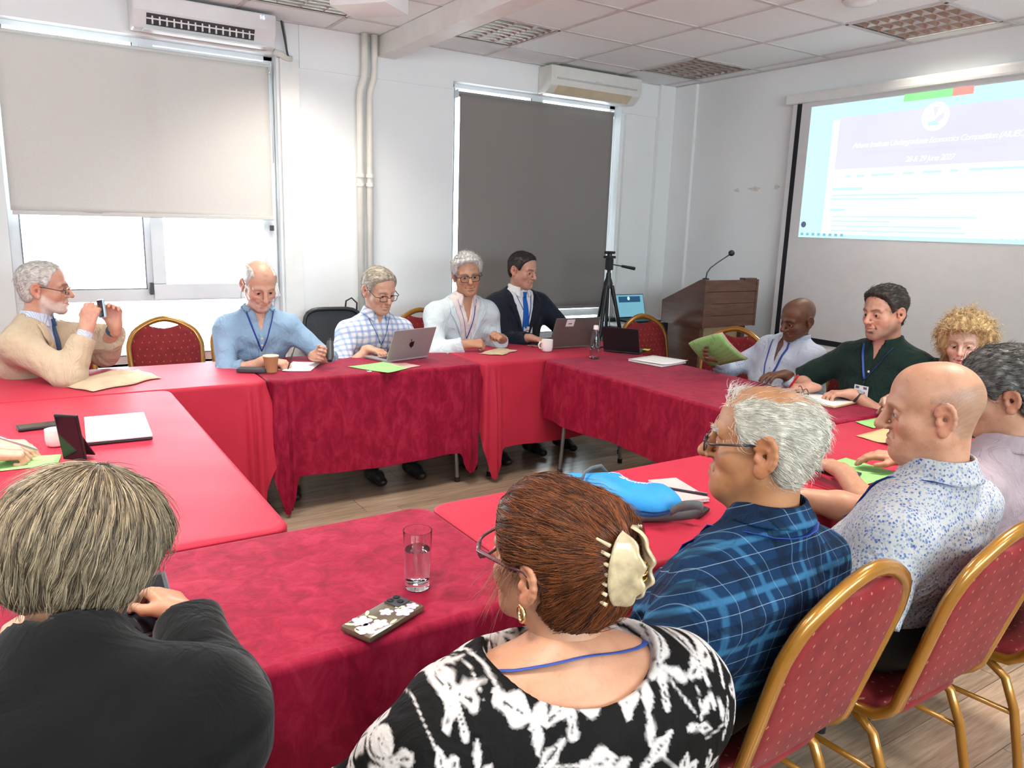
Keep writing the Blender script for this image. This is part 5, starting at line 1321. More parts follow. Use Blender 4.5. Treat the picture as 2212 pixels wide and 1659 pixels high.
class Person: pass
def make_person(label, base, az, head, spec, arms, bw=1.0, shw=.175, belly=0.0, fwd=.05, drop=.235, seat=.585, hres=.0027, knees=None, feet=True, trouser=None, shoe=None, cat='person', legs=True, hsc=1.0, ank=.05):
    """base: (x, y) of the hips; az: heading; head: (centre, az, pitch, roll, scale); arms: {'R'/'L': (wrist, hand dir, palm normal, pose, elbow hint, visible)}"""
    p = Person(); p.root = empty('person', (base[0], base[1], 0), 0, label, cat, 'people around the meeting tables'); p.base = nv((base[0], base[1], 0))
    a = R_(az); p.F = nv((math.sin(a), math.cos(a), 0)); p.R = nv((math.cos(a), -math.sin(a), 0))
    ho, haz, hp, hr, hs = head; ho = nv(ho); M = rotm(haz, hp, hr); p.M, p.ho, p.hs = M, ho, hs
    p.pel = nv((base[0], base[1], seat)); p.S = ho-UP*drop*hs-p.F*fwd
    if 'S' in spec: p.S = nv(spec['S'])
    ns = ho+(nv((0, -.020, -.045))*hs)@M; ndw = unit(p.S+UP*.02-ns); spec = dict(spec); spec['neck_dir'] = M@ndw; p.ns, p.nd = ns, ndw
    p.NB = ns+ndw*.10; p.spec = spec; p.bw, p.shw, p.belly = bw, shw, belly
    out, T = build_head(ho, M, hs, spec, hres); p.T = T
    V, Q, C = out['skin']; parts = [(T(V), Q)]; cols = [C]
    # shoulders and upper chest (skin) under the clothes
    skin = nv(spec['skin']); fb = Field(np.minimum(p.S, p.pel)-.30, np.maximum(p.S, p.pel)+.30, .016 if not spec.get('bare') else .007)
    torso(p, fb, 0.0); fb.fun(lambda X, Y, Z: Z-(seat+.09), p.pel-.5, p.pel+nv((.5, .5, .14)), k=.004); v, q = fb.mesh(); parts.append((v, q)); cols.append(np.tile(skin[None], (len(v), 1)))
    # arms
    p.arm = {}
    for sd, A in arms.items():
        w, hd, hn, pose, hint, vis = A; sg = 1 if sd == 'R' else -1
        sh = p.S+p.R*sg*shw-UP*.015; e, w = ik(sh, w, .285*hsc, .245*hsc, hint if hint is not None else (p.R*sg*.5-UP-p.F*.35)); p.arm[sd] = (sh, e, w)
        if vis:
            fa = Field(np.minimum(np.minimum(e, w), sh)-.19, np.maximum(np.maximum(e, w), sh)+.19, .0036); fat = spec.get('arm', 1.0)*hsc
            fa.cap(sh, e, .048*fat, .040*fat, k=.02); fa.cap(e, lerp(e, w, .35), .041*fat, .040*fat, k=.02); fa.cap(lerp(e, w, .35), w, .040*fat, .026*fat, k=.02)
            add_hand(fa, w, hd, hn, sd == 'R', pose, 1.0*hsc)
            v, q = fa.mesh(); parts.append((v, q)); c = np.tile(skin[None], (len(v), 1)); kn = np.exp(-((np.linalg.norm(v-(w+unit(hd)*.09), axis=1))/.02)**2)[:, None]*.35; c = c*(1-kn)+(skin*nv((1.05, .8, .75)))[None]*kn; cols.append(c)
    p.body = npmesh('body', parts, M_SKIN, p.root, p.base, cols)
    if 'hair' in out: V, Q, C = out['hair']; p.hair = npmesh('hair', [(T(V), Q)], M_HAIR, p.root, p.base, [C]); p.hairmesh = (V, Q)
    # eyes
    for sx in (-1, 1):
        b = MB(); g = spec.get('gaze', (0, 0)); Mg = Matrix.Translation((sx*.031, .0752, -.0005)) @ Matrix.Rotation(R_(-90+g[1]), 4, 'X') @ Matrix.Rotation(R_(-g[0]), 4, 'Y')
        Mh = Matrix([list(M.T[r_]*hs)+[float(ho[r_]-p.base[r_])] for r_ in range(3)]+[[0, 0, 0, 1]]); rr = .0136
        prof = [(max(1e-5, rr*math.sin(t_)), rr*math.cos(t_)) for t_ in (0.0, .20, .26, .54, .58, .8, 1.2, 1.7, 2.3, 3.1)]
        n = 16
        for i in range(len(prof)-1):
            b.cur = 2 if i < 1 else (1 if i < 3 else 0); b.lathe([prof[i], prof[i+1]], n, Mh @ Mg) if False else None
            vs_ = [(Mh @ Mg) @ Vector((r_*math.cos(2*math.pi*k/n), r_*math.sin(2*math.pi*k/n), z_)) for r_, z_ in (prof[i], prof[i+1]) for k in range(n)]
            b.add(vs_, [(n+k, n+(k+1) % n, (k+1) % n, k) for k in range(n)])
        b.build('eye', [M_EYEW, M_IRISB if spec.get('eye') == 'blue' else M_IRIS, M_PUPIL], p.root, True)
    # legs
    if legs:
        kn = knees or (.40, .13); mt = trouser or mat('dark_trousers', (.015, .016, .02), .8, var=.15); ms = shoe or mat('dark_shoe_leather', (.02, .018, .017), .4)
        ft = Field(p.pel-nv((.62, .62, .56)), p.pel+nv((.62, .62, .22)), .014)
        ft.cap(p.pel-p.R*.065, p.pel+p.R*.065, .118*bw+.010, k=.05, fl=p.F, sy=.85); ft.cap(p.pel, lerp(p.pel, p.S, .38), .135*bw+.010, .130*bw+.010, k=.05, fl=p.F, sy=.82)
        ft.fun(lambda X, Y, Z: -(Z-(seat+.105)), p.pel+nv((-.6, -.6, .06)), p.pel+nv((.6, .6, .40)), k=.004)
        for sg in (-1, 1):
            hip = p.pel+p.R*sg*.085-UP*.015; k_ = nv((base[0], base[1], .515))+p.F*kn[0]+p.R*sg*kn[1]; an = nv((k_[0], k_[1], .10))+p.F*ank+p.R*sg*.01
            ft.cap(hip, k_, .086*bw, .066, k=.04); ft.cap(k_, an, .064, .052, k=.04)
            if feet:
                s_ = Field(an-nv((.2, .2, .12)), an+nv((.26, .26, .06)), .0065); hl = nv((an[0], an[1], .045))-p.F*.03; s_.cap(hl, hl+p.F*.10-UP*.004, .038, .040, k=.02); s_.cap(hl+p.F*.10, hl+p.F*.185-UP*.012, .041, .030, k=.02, fl=UP, sy=.8); s_.cap(hl+UP*.0, an+UP*.0, .04, .042, k=.02)
                s_.fun(lambda X, Y, Z: Z-.006, an-.3, an+.3, k=.003); v, q = s_.mesh(); npmesh('shoe', [(v, q)], ms, p.root, p.base)
        ft.fun(lambda X, Y, Z: Z-.075, p.pel-.7, p.pel+.7, k=.004); v, q = ft.mesh(); npmesh('trousers', [(v, q)], mt, p.root, p.base)
    return p

def torso(p, f, t, up=True, blouse=0.0):
    S, pel, R, F, bw = p.S, p.pel, p.R, p.F, p.bw; W = lerp(pel, S, .38)+F*(.01+.02*p.belly); C = lerp(pel, S, .74)+F*.008
    kw = dict(k=.06, fl=F, sy=.80)
    f.cap(pel-R*.065, pel+R*.065, .118*bw+t, **kw); f.cap(W-R*.055, W+R*.055, (.118+.012*p.belly)*bw+t+blouse, **kw); f.cap(C-R*.075, C+R*.075, .120*bw+t+blouse*.6, **kw)
    f.cap(pel, W, .135*bw+t, .128*bw+t+blouse, **kw); f.cap(W, C, .13*bw+t+blouse, .135*bw+t, **kw)
    if p.belly > 0: f.ell(W+F*(.035+.045*p.belly)-UP*.01, (.125*bw+t, .115+t, .125), None, k=.06)
    f.cap(S-R*(p.shw-.035)-UP*.025, S+R*(p.shw-.035)-UP*.025, .062+t, k=.05); f.cap(C, S-UP*.03, .12*bw+t, .085+t, k=.06, fl=F, sy=.8)
    for sg in (-1, 1): f.cap(p.NB-UP*.01, S+R*sg*(p.shw-.05)-UP*.0, .040+t*.8, .050+t, k=.05)
    f.cap(p.NB, S-UP*.04, .052+t*.5, .075+t, k=.04)

def garment(p, name, m, t=.012, sleeve=1.9, res=.008, neck=.070, vneck=None, hem=.50, wr=.0035, rs=1.0, blouse=0.0, cut=None, seed=0, necks=0.0, cuffr=0.0, parent=None, colfn=None, wide=0.0):
    pts = [p.S, p.pel, p.NB]+[q for a in p.arm.values() for q in a]; lo = np.min(pts, 0)-.22; hi = np.max(pts, 0)+.22; lo[2] = max(lo[2], hem-.03)
    f = Field(lo, hi, res); torso(p, f, t, blouse=blouse)
    for sd, (sh, e, w) in p.arm.items():
        if sleeve <= 0: continue
        f.cap(sh, lerp(sh, e, min(1, sleeve)), (.052+t)*rs, ((.052+(.044-.052)*min(1, sleeve))+t*1.1+wide)*rs, k=.05)
        if sleeve > 1: q = sleeve-1; f.cap(e, lerp(e, w, q), (.044+t*1.1+wide)*rs, (.044+(.031-.044)*q+t*.9+wide)*rs, k=.035)
    # folds
    X, Y, Z = np.meshgrid(*f.ax, indexing='ij', sparse=True); s = seed*1.7
    lat = (X-p.S[0])*p.R[0]+(Y-p.S[1])*p.R[1]; fr = (X-p.S[0])*p.F[0]+(Y-p.S[1])*p.F[1]
    fold = np.sin(38*Z+14*np.abs(lat)*np.sin(s+2)+9*fr+s)*np.sin(13*lat+7*Z+s*2)+.6*np.sin(70*Z-26*lat+11*fr+s)*np.sin(9*Z+15*fr-12*lat+s)+.35*np.sin(60*lat+22*Z+30*fr+s)
    f.F += (wr*fold).astype(np.float32)
    for sd, (sh, e, w) in p.arm.items():        # elbow creases and cuffs
        if sleeve > 1.05:
            dx, dy, dz = X-e[0], Y-e[1], Z-e[2]; r2 = dx*dx+dy*dy+dz*dz; ax_ = unit(w-sh)
            f.F += (wr*1.6*np.exp(-r2/.006)*np.sin(150*(dx*ax_[0]+dy*ax_[1]+dz*ax_[2])+s)).astype(np.float32)
        if sleeve > 0:
            d_ = unit(e-sh) if sleeve <= 1 else unit(w-e); c = lerp(sh, e, sleeve) if sleeve <= 1 else lerp(e, w, sleeve-1)
            if cuffr: f.cap(c-d_*.03, c, .046+t*.5+cuffr, .046+t*.5+cuffr, k=.006)
            f.fun(lambda X, Y, Z: np.maximum(-((X-c[0])*d_[0]+(Y-c[1])*d_[1]+(Z-c[2])*d_[2]), np.sqrt((X-c[0])**2+(Y-c[1])**2+(Z-c[2])**2)-.10), c-.12, c+.12, k=.003)
    # neck opening
    f.cap(p.NB-p.nd*.12, p.NB+p.nd*.005+p.F*necks, neck*.96, neck, k=.006, op='sub')
    f.fun(lambda X, Y, Z: (-( (X-p.NB[0])*p.nd[0]+(Y-p.NB[1])*p.nd[1]+(Z-p.NB[2])*p.nd[2])-.012), p.NB-.2, p.NB+.2, k=.01) if False else None
    if vneck:
        w0, zb = vneck; zt = float(p.NB[2])+.03
        def vf(X, Y, Z):
            la = (X-p.S[0])*p.R[0]+(Y-p.S[1])*p.R[1]; fo = (X-p.S[0])*p.F[0]+(Y-p.S[1])*p.F[1]
            return np.maximum(np.maximum(np.abs(la)-w0*np.clip((Z-zb)/(zt-zb), 0, 1.1), -(fo-.0)), zb-Z)
        f.fun(vf, lo, hi, k=.006)
    if cut: f.fun(cut, lo, hi, k=.006)
    f.fun(lambda X, Y, Z: Z-hem, lo, (hi[0], hi[1], hem+.03), k=.003)
    V, Q = f.mesh(); C = None
    if colfn: C = [colfn(V)]
    o = npmesh(name, [(V, Q)], m, parent or p.root, p.base, C)
    p.bvh = BVHTree.FromPolygons([tuple(map(float, v)) for v in V], Q.tolist()); p.gV = V
    return o

def onsurf(p, lat, z, front=1, off=.004):
    """point on the garment at lateral offset, height z, seen from the front (1) or back (-1)"""
    o = Vector((p.S+p.R*lat+p.F*front*.6)); o.z = z; h = p.bvh.ray_cast(o, Vector(-p.F*front))
    if h[0] is None: q, nrm = p.bvh.find_nearest(Vector(p.S+p.R*lat+p.F*front*.1)+Vector((0, 0, z-p.S[2])))[:2]; return nv(q)+nv(nrm)*off, nv(nrm)
    return nv(h[0])+p.F*front*off, nv(h[1])
def patch(p, name, fn, nu, nv_, m, th=.003, off=.004, front=1, parent=None):
    """grid (u, v) -> (lateral, z) laid on the garment"""
    b = MB(); b.grid(lambda u, v: Vector(onsurf(p, *fn(u, v), front=front, off=off)[0]-p.base), nu, nv_)
    return b.build(name, m, parent or p.root, True, solid=th)
def ribbon(p, name, path, w, th, m, parent=None, closed=False):
    b = MB(); P_ = [Vector(q-p.base) for q in path]; b.tube(P_, [(th, w)]*len(P_), 8, closed=closed); return b.build(name, m, parent or p.root, True)
M_LAN = mat('blue_lanyard_ribbon', (.01, .05, .30), .55, var=.1)
M_BADGE = mat('white_name_badge', (.72, .72, .74), .35); M_BINK = mat('badge_print', (.10, .10, .16), .5)
def lanyard(p, zend, lat=0.0, spread=.075, badge=None, w=.0065, back=True, bkr=None):
    S = p.S; NBz = float(p.NB[2]); path = []
    n = 9
    def side(sg):
        out = []
        for i in range(n):
            t = i/(n-1); z = zend+(NBz-.025-zend)*t; la = lat*(1-t)+sg*spread*t**.9; q, nr = onsurf(p, la, z, 1, .003); out.append(q)
        return out
    L_, R__ = side(-1), side(1)
    bk = []
    for i in range(1, 8):
        a = math.pi*i/8; rb = spread+((bkr or spread)-spread)*math.sin(a)**.5; d = (-p.R*math.cos(a)*rb*1.02-p.F*math.sin(a)*rb*.95); q = p.NB+d-UP*.005+UP*.012*math.sin(a)-(UP*.018*math.sin(a) if bkr else 0); hit = p.bvh.find_nearest(Vector(q)); q = nv(hit[0])+nv(hit[1])*(.006 if bkr else .003) if (hit[0] is not None and hit[3] < .07) else q; bk.append(q)
    path = L_+bk+R__[::-1]
    lo = ribbon(p, 'lanyard', path, w, .0012, M_LAN)
    if badge:
        q, nr = onsurf(p, lat, zend-.005, 1, .006); sz = badge
        x = p.R; b = MB(); c0 = onsurf(p, lat, zend-.03-sz[1]/2, 1, .010)[0]-p.base
        M_ = frame_mat(Vector(c0), Vector(UP), Vector(p.F)); b.box((-sz[0]/2, -sz[1]/2, -.001), (sz[0]/2, sz[1]/2, .001), M_); bo = b.build('name_badge', M_BADGE, p.root)
        b = MB(); b.box((-sz[0]*.4, sz[1]*.22, .001), (-sz[0]*.15, sz[1]*.42, .0014), M_); b.box((sz[0]*.15, sz[1]*.22, .001), (sz[0]*.4, sz[1]*.42, .0014), M_); b.box((-sz[0]*.3, -sz[1]*.12, .001), (sz[0]*.3, sz[1]*.0, .0014), M_); b.build('badge_print', M_BINK, bo)
        ribbon(p, 'badge_strap', [q, lerp(q, c0+p.base, .5)+p.F*.003, c0+p.base+UP*sz[1]/2], .004, .001, M_BLACKP)
    return lo
def collar(p, m, r=.066, h=.034, fall=.042, gap=.5, pt=.03, spread=1.0):
    """shirt collar: stand and turned-down leaf; gap = half angle of the front opening"""
    nx = p.R; ny = unit(np.cross(-p.nd, nx))*-1 if False else p.F; ax = -p.nd; b = MB(); rows = [(r*.98, -.012, 0), (r*1.0, h*.6, 0), (r*1.02, h, 0), (r*1.08, h*.97, 1), (r*1.22, h-fall*.55, 1), (r*1.38, h-fall, 1)]
    n = 41
    def fn(u, v):
        i = min(int(v*(len(rows)-1)+1e-6), len(rows)-2); g = v*(len(rows)-1)-i
        rr, zz = (rows[i][k]+(rows[i+1][k]-rows[i][k])*g for k in (0, 1)); lf = rows[i][2]*(1-g)+rows[i+1][2]*g
        a = gap+(2*math.pi-2*gap)*u; fr = max(0, math.cos(a)); k = max(0, (fr-.55)/.45)
        q = p.NB+nx*math.sin(a)*rr+ny*math.cos(a)*rr*(1.0+.12*k)+ax*(zz-.022*fr-pt*k*lf*(v > .55)*v)
        return Vector(q-p.base)
    b.grid(fn, n, 16); return b.build('collar', m, p.root, True, solid=.0025)
def specs_on(p, m, rim='rect', w=.026, h=.019, z=-.004, y=.101, th=.0019, sx0=.032, low=0.0, half=False, lens=True):
    """spectacles worn on the head"""
    T = lambda q: Vector(p.T(nv([q]))[0]-p.base); g = MB()
    for s in (-1, 1):
        e = 4 if rim == 'rect' else 2.4; pr = []
        for k in range(24):
            a = 2*math.pi*k/24; c, s_ = math.cos(a), math.sin(a); q = (abs(c)**e+abs(s_)**e)**(-1/e)
            if half and s_ > 0: pass
            pr.append(T((s*sx0+w*q*c, y-abs(s*sx0+w*q*c)*.10, z+low+h*q*s_)))
        g.tube(pr, th, 6, closed=True)
        g.tube([T((s*(sx0+w), y-.006, z+low+h*.55)), T((s*.078, y-.022, z+low*.6+h*.5)), T((s*.0815, .03, .010)), T((s*.081, -.004, .014)), T((s*.079, -.022, .0))], [(th, th*1.5)]*5, 6)
    g.tube([T((-.008, y, z+low+h*.35)), T((0, y+.004, z+low+h*.5)), T((.008, y, z+low+h*.35))], th, 6)
    o = g.build('eyeglasses', m, p.root, True)
    if lens:
        for s in (-1, 1):
            b = MB(); pr = [T((s*sx0+w*.95*math.cos(a), y-.003-abs(s*sx0)*.1, z+low+h*.95*math.sin(a))) for a in [2*math.pi*k/20 for k in range(20)]]
            b.add(pr, [tuple(range(20))]); b.build('lens', M_LENST, o)
    return o
def m_lens():
    t = NT('spectacle_lens_coating'); t.t.nodes.remove(t.b); tr = t.n('ShaderNodeBsdfTransparent'); gl = t.n('ShaderNodeBsdfGlossy'); gl.inputs['Roughness'].default_value = .05
    v = t.coord('Object'); nz = t.noise(v, 12, 1); mx = t.n('ShaderNodeMixShader'); t.l(t.math('MULTIPLY', nz, .16), mx.inputs[0]); t.l(tr.outputs[0], mx.inputs[1]); t.l(gl.outputs[0], mx.inputs[2]); t.l(mx.outputs[0], t.out.inputs[0]); return t.m
M_LENST = m_lens()
def wrist_watch(p, sd, m_strap, m_dial, up):
    sh, e, w = p.arm[sd]; d = unit(w-e); c = w-d*.028; n = nv(up); n = unit(n-d*(n@d)); s_ = np.cross(d, n); b = MB()
    b.tube([Vector(c-p.base+n*.030*math.cos(a)+s_*.033*math.sin(a)) for a in [2*math.pi*k/24 for k in range(24)]], [(.0015, .009)]*24, 6, closed=True); o = b.build('watch', m_strap, p.root, True)
    M_ = frame_mat(Vector(c-p.base+n*.030), Vector(d), Vector(n)); b = MB(); b.lathe([(.001, -.002), (.017, -.002), (.0175, .004), (.015, .007), (.001, .007)], 24, M_); b.build('watch_case', m_dial, o, True, auto=40)
    return o
def hair_fibres(p, n, ln, rad, dirf, c0, c1, sel=None, seg=4, grav=.05, jit=.2, curl=0.0, seed=3, bend=None, name='hair_fibres', lift=0.0):
    """fibres rooted on the hair shell; dirf(points in head frame, normals) -> directions in the head frame"""
    V, Q = p.hairmesh; rg = np.random.default_rng(seed); a, b_, c, d = (V[Q[:, k]] for k in range(4)); nr = np.cross(c-a, d-b_); ar = np.linalg.norm(nr, axis=1); nr = nr/(ar[:, None]+1e-12); ctr = (a+b_+c+d)/4
    ok = (ar > 0) if sel is None else (sel(ctr) & (ar > 0)); i = rg.choice(np.nonzero(ok)[0], n, p=ar[ok]/ar[ok].sum()); P_ = ctr[i]+nr[i]*lift+rg.normal(0, .0012, (n, 3)); D = dirf(P_, nr[i]); D = D/(np.linalg.norm(D, axis=1)[:, None]+1e-9)
    L = ln*(.6+.6*rg.random(n)); bf = None
    if bend is not None: bf = bend
    v, q, C = strands(P_, D, L, rad, nv(c0), nv(c1), seg, 3, 0, jit, curl, seed=seed, bend=bf)
    return npmesh(name, [(p.T(v), q)], M_HAIR, p.hair, p.base, [C])

def laid_fibres(p, n, ln, rad, dirf, c0, c1, seg=7, seed=3, name='hair_fibres', lift=.0012, jit=.08, clump=34.0, lenf=None, sel=None, stray=.04, cc=(0, 0)):
    """fibres combed along the hair shell: every step is put back on the shell"""
    V, Q = p.hairmesh; bv = BVHTree.FromPolygons(V.tolist(), Q.tolist()); rg = np.random.default_rng(seed)
    a, b_, c, d = (V[Q[:, k]] for k in range(4)); nr = np.cross(c-a, d-b_); ar = np.linalg.norm(nr, axis=1); nr = nr/(ar[:, None]+1e-12); ctr = (a+b_+c+d)/4
    ok = (ar > 0) if sel is None else (sel(ctr) & (ar > 0)); i = rg.choice(np.nonzero(ok)[0], n, p=ar[ok]/ar[ok].sum()); P_ = ctr[i].astype(float); N_ = nr[i].astype(float)
    L = ln*(.55+.6*rg.random(n)); L = L if lenf is None else L*lenf(P_); lf = lift*(.3+1.4*rg.random(n)); st = rg.random(n) < stray; J = rg.normal(0, jit, (n, 3)); path = []; D0 = None
    for q in range(seg+1):
        path.append(P_+N_*(lf*(1+st*4*q/seg))[:, None]); D = dirf(P_, N_)+J; D = D-N_*(D*N_).sum(1)[:, None]; D /= np.linalg.norm(D, axis=1)[:, None]+1e-9
        D = D if D0 is None else .55*D+.45*D0; D0 = D; T_ = P_+D*(L/seg)[:, None]
        for k in range(n):
            h = bv.find_nearest(T_[k]); P_[k] = h[0]; N_[k] = h[1]
    th = np.arctan2(path[0][:, 0]-cc[0], path[0][:, 1]-cc[1]); w0 = np.clip(.45+.32*np.sin(clump*th+path[0][:, 2]*60)+.22*np.sin(clump*2.7*th+1)+.2*rg.normal(0, 1, n), 0, 1)[:, None]; C = nv(c0)[None]*(1-w0)+nv(c1)[None]*w0
    rings = []
    for q in range(seg+1):
        t = q/seg; dd = path[min(q+1, seg)]-path[max(q-1, 0)]; dd /= np.linalg.norm(dd, axis=1)[:, None]+1e-9; e1 = np.cross(dd, np.array([.31, .52, .79])); e1 /= np.linalg.norm(e1, axis=1)[:, None]+1e-9; e2 = np.cross(dd, e1); r = rad*(1-t**2*.85)
        rings.append(np.stack([path[q]+r*(math.cos(x)*e1+math.sin(x)*e2) for x in (0, 2.094, 4.189)], 1))
    v = np.stack(rings, 1).reshape(-1, 3); s3 = 3; b = (np.arange(n)*(seg+1)*s3)[:, None, None]; qi = (np.arange(seg)*s3)[None, :, None]; ki = np.arange(s3)[None, None, :]; kj = ((np.arange(s3)+1) % s3)[None, None, :]
    F = np.stack([b+qi+ki, b+qi+kj, b+qi+s3+kj, b+qi+s3+ki], -1).reshape(-1, 4)
    return npmesh(name, [(p.T(v.astype(np.float32)), F.astype(np.int32))], M_HAIR, p.hair, p.base, [np.repeat(C, (seg+1)*s3, axis=0).astype(np.float32)])
# ================================================================== fabrics
def wrinkle(t, weave=600, bump=.12, amt=1.0):
    v = t.coord('Object'); n1 = t.noise(t.coord('Object', (1, 1, .55), (.3, .5, .2)), 13, 3, .55, 1.1); rd = t.math('ABSOLUTE', t.math('SUBTRACT', n1, .5))
    n2 = t.noise(t.coord('Object', (.6, .6, 1.2), (.1, -.6, .3)), 24, 2, .5, .8)
    hgt = t.math('ADD', t.math('ADD', t.math('MULTIPLY', rd, -9.0*amt), t.math('MULTIPLY', n2, 1.4*amt)), t.math('MULTIPLY', t.noise(v, weave, 2), bump*1.2)); t.bump(hgt, .55, .0045)
def m_fabric(name, c, rough=.8, var=.07, weave=600, bump=.12, sheen=.15, stripes=None, amt=1.0):
    t = NT(name); v = t.coord('Object'); nz = t.noise(v, 9, 3)
    col = t.ramp(nz, [(.3, tuple(x*(1-var) for x in c)+(1,)), (.7, tuple(min(1, x*(1+var)) for x in c)+(1,))])
    if stripes:
        per, c2, wd = stripes; tc = t.n('ShaderNodeTexCoord'); sp = t.n('ShaderNodeSeparateXYZ'); t.l(tc.outputs['Object'], sp.inputs[0])
        u = t.math('FRACT', t.math('MULTIPLY', t.math('ADD', sp.outputs[0], sp.outputs[1]), 1/per)); col = t.mix(t.math('LESS_THAN', u, wd), col, (*c2, 1))
    t.set(Base_Color=col, Roughness=rough); t.b.inputs['Sheen Weight'].default_value = sheen*.5; t.b.inputs['Specular IOR Level'].default_value = .12
    wrinkle(t, weave, bump, amt); return t.m
PY = .35
def m_plaid(name, base, per, bands, thin, axes=(0, 2), tilt=0.0):
    """bands: list of (axis, centre, half width, colour, strength) inside one period; thin: same for hard fine lines"""
    t = NT(name); tc = t.n('ShaderNodeTexCoord'); mp = t.n('ShaderNodeMapping'); mp.inputs['Rotation'].default_value = (0, tilt, 0); t.l(tc.outputs['Object'], mp.inputs[0])
    sp = t.n('ShaderNodeSeparateXYZ'); t.l(mp.outputs[0], sp.inputs[0]); wob = t.math('MULTIPLY', t.noise(t.coord('Object'), 9, 2), .007)
    A = t.math('FRACT', t.math('MULTIPLY', t.math('ADD', t.math('ADD', sp.outputs[0], t.math('MULTIPLY', sp.outputs[1], PY)), wob), 1/per)); B = t.math('FRACT', t.math('MULTIPLY', t.math('ADD', t.math('ADD', sp.outputs[2], t.math('MULTIPLY', sp.outputs[1], .55)), wob), 1/per))
    col = t.mix(0.0, (*base, 1), (*base, 1))
    for ax, c0, hw, cc, st in bands:
        d = t.math('ABSOLUTE', t.math('SUBTRACT', (A, B)[ax], c0)); w_ = t.math('MULTIPLY', t.math('SMOOTH_MIN', t.math('MAXIMUM', t.math('MULTIPLY', t.math('SUBTRACT', hw, d), 1/(hw*.55)), 0.0), 1.0, .01), st); col = t.mix(w_, col, (*cc, 1))
    for ax, c0, hw, cc, st in thin:
        d = t.math('ABSOLUTE', t.math('SUBTRACT', (A, B)[ax], c0)); col = t.mix(t.math('MULTIPLY', t.math('LESS_THAN', d, hw), st), col, (*cc, 1))
    t.set(Base_Color=col, Roughness=.8); t.b.inputs['Specular IOR Level'].default_value = .12; wrinkle(t); return t.m
def m_ditsy():
    t = NT('ditsy_blue_floral_cotton'); v = t.coord('Object', (1, 1, 1), (0, .5, .4)); vo = t.n('ShaderNodeTexVoronoi'); t.l(v, vo.inputs['Vector']); vo.inputs['Scale'].default_value = 135; vo.inputs['Randomness'].default_value = .9
    nz = t.noise(v, 160, 2); d = t.math('ADD', vo.outputs['Distance'], t.math('MULTIPLY', t.math('SUBTRACT', nz, .5), .5))
    spot = t.math('LESS_THAN', d, .40); cc = t.ramp(t.n('ShaderNodeSeparateColor').outputs[0], [(0, (.07, .10, .24, 1)), (1, (.3, .34, .42, 1))])
    sc = t.n('ShaderNodeSeparateColor'); t.l(vo.outputs['Color'], sc.inputs[0]); cc = t.ramp(sc.outputs[0], [(0, (.05, .09, .26, 1)), (.45, (.16, .22, .38, 1)), (1, (.30, .31, .34, 1))])
    t.set(Base_Color=t.mix(spot, (.40, .40, .405, 1), cc), Roughness=.8); t.b.inputs['Specular IOR Level'].default_value = .12; wrinkle(t); return t.m
def m_vcol(name, rough=.75):
    t = NT(name); at = t.n('ShaderNodeVertexColor'); at.layer_name = 'Col'; v = t.coord('Object'); t.set(Base_Color=t.mix(1.0, at.outputs[0], t.ramp(t.noise(v, 30, 2), [(.3, (.92, .92, .92, 1)), (.7, (1.05, 1.05, 1.05, 1))]), 'MULTIPLY'), Roughness=rough); t.b.inputs['Specular IOR Level'].default_value = .08; wrinkle(t, amt=.6); return t.m
M_CREAMJ = m_fabric('cream_wool_jacket', (.50, .40, .285), bump=.25, weave=350); M_BSTR = m_fabric('blue_striped_shirting', (.62, .66, .76), stripes=(.008, (.35, .42, .62), .35)); M_NAVYTIE = m_fabric('navy_silk_tie', (.03, .07, .16), .45)
M_HENLEY = m_fabric('light_blue_cotton', (.24, .37, .52)); M_SKYJ = m_fabric('pale_blue_linen_jacket', (.58, .66, .70), bump=.2, weave=300); M_ROSE = m_fabric('pale_rose_shirt', (.72, .62, .60)); M_NAVY = m_fabric('dark_navy_suit', (.014, .017, .028)); M_WSHIRT = m_fabric('white_shirt', (.76, .75, .76)); M_BTIE = m_fabric('royal_blue_tie', (.012, .10, .42), .45)
M_PALEB = m_fabric('pale_blue_oxford', (.44, .50, .62), stripes=(.006, (.52, .57, .68), .5)); M_DGREEN = m_fabric('dark_green_shirt', (.008, .022, .018)); M_LILAC = m_fabric('lilac_grey_shirt', (.33, .26, .29)); M_BLACKJ = m_fabric('black_jacket_wool', (.0030, .0030, .0033), .95, bump=.1, weave=400, amt=.35); M_DRESS = m_fabric('dark_teal_print', (.015, .08, .06), var=.6)
M_GING = m_plaid('blue_white_gingham', (.74, .76, .80), .040, [(0, .5, .27, (.22, .34, .60), .62), (1, .5, .27, (.20, .30, .56), .62)], [])
M_PLAID = m_plaid('blue_plaid_cotton', (.005, .022, .062), .105, [(1, .5, .09, (.03, .12, .23), .85), (0, .5, .075, (.026, .105, .20), .75), (0, .05, .16, (.004, .010, .025), .7), (1, .95, .16, (.004, .010, .025), .7)], [(1, .2, .008, (.25, .34, .44), .5), (1, .80, .007, (.2, .3, .4), .4), (0, .26, .007, (.2, .3, .4), .4), (0, .74, .007, (.2, .3, .4), .4)])
M_DITSY = m_ditsy(); M_FLORAL = m_vcol('black_white_flower_print')
M_BTN = mat('pale_button', (.6, .55, .48), .3); M_WIRE = mat('dark_metal_rim', (.06, .06, .065), .3, .8)
FAIR = (.60, .345, .25); PINKF = (.56, .30, .215); TAN = (.37, .17, .08); BROWN = (.13, .058, .032); OLIVE = (.46, .245, .155)
def buttons(p, zs, lat=0.0, m=M_BTN, r=.006):
    for z in zs:
        q, n_ = onsurf(p, lat, z, 1, .002); MB().lathe([(r, 0), (r, .0025), (.001, .003)], 12, frame_mat(Vector(q-p.base), Vector(UP), Vector(p.F))).build('button', m, p.root, True, auto=40)
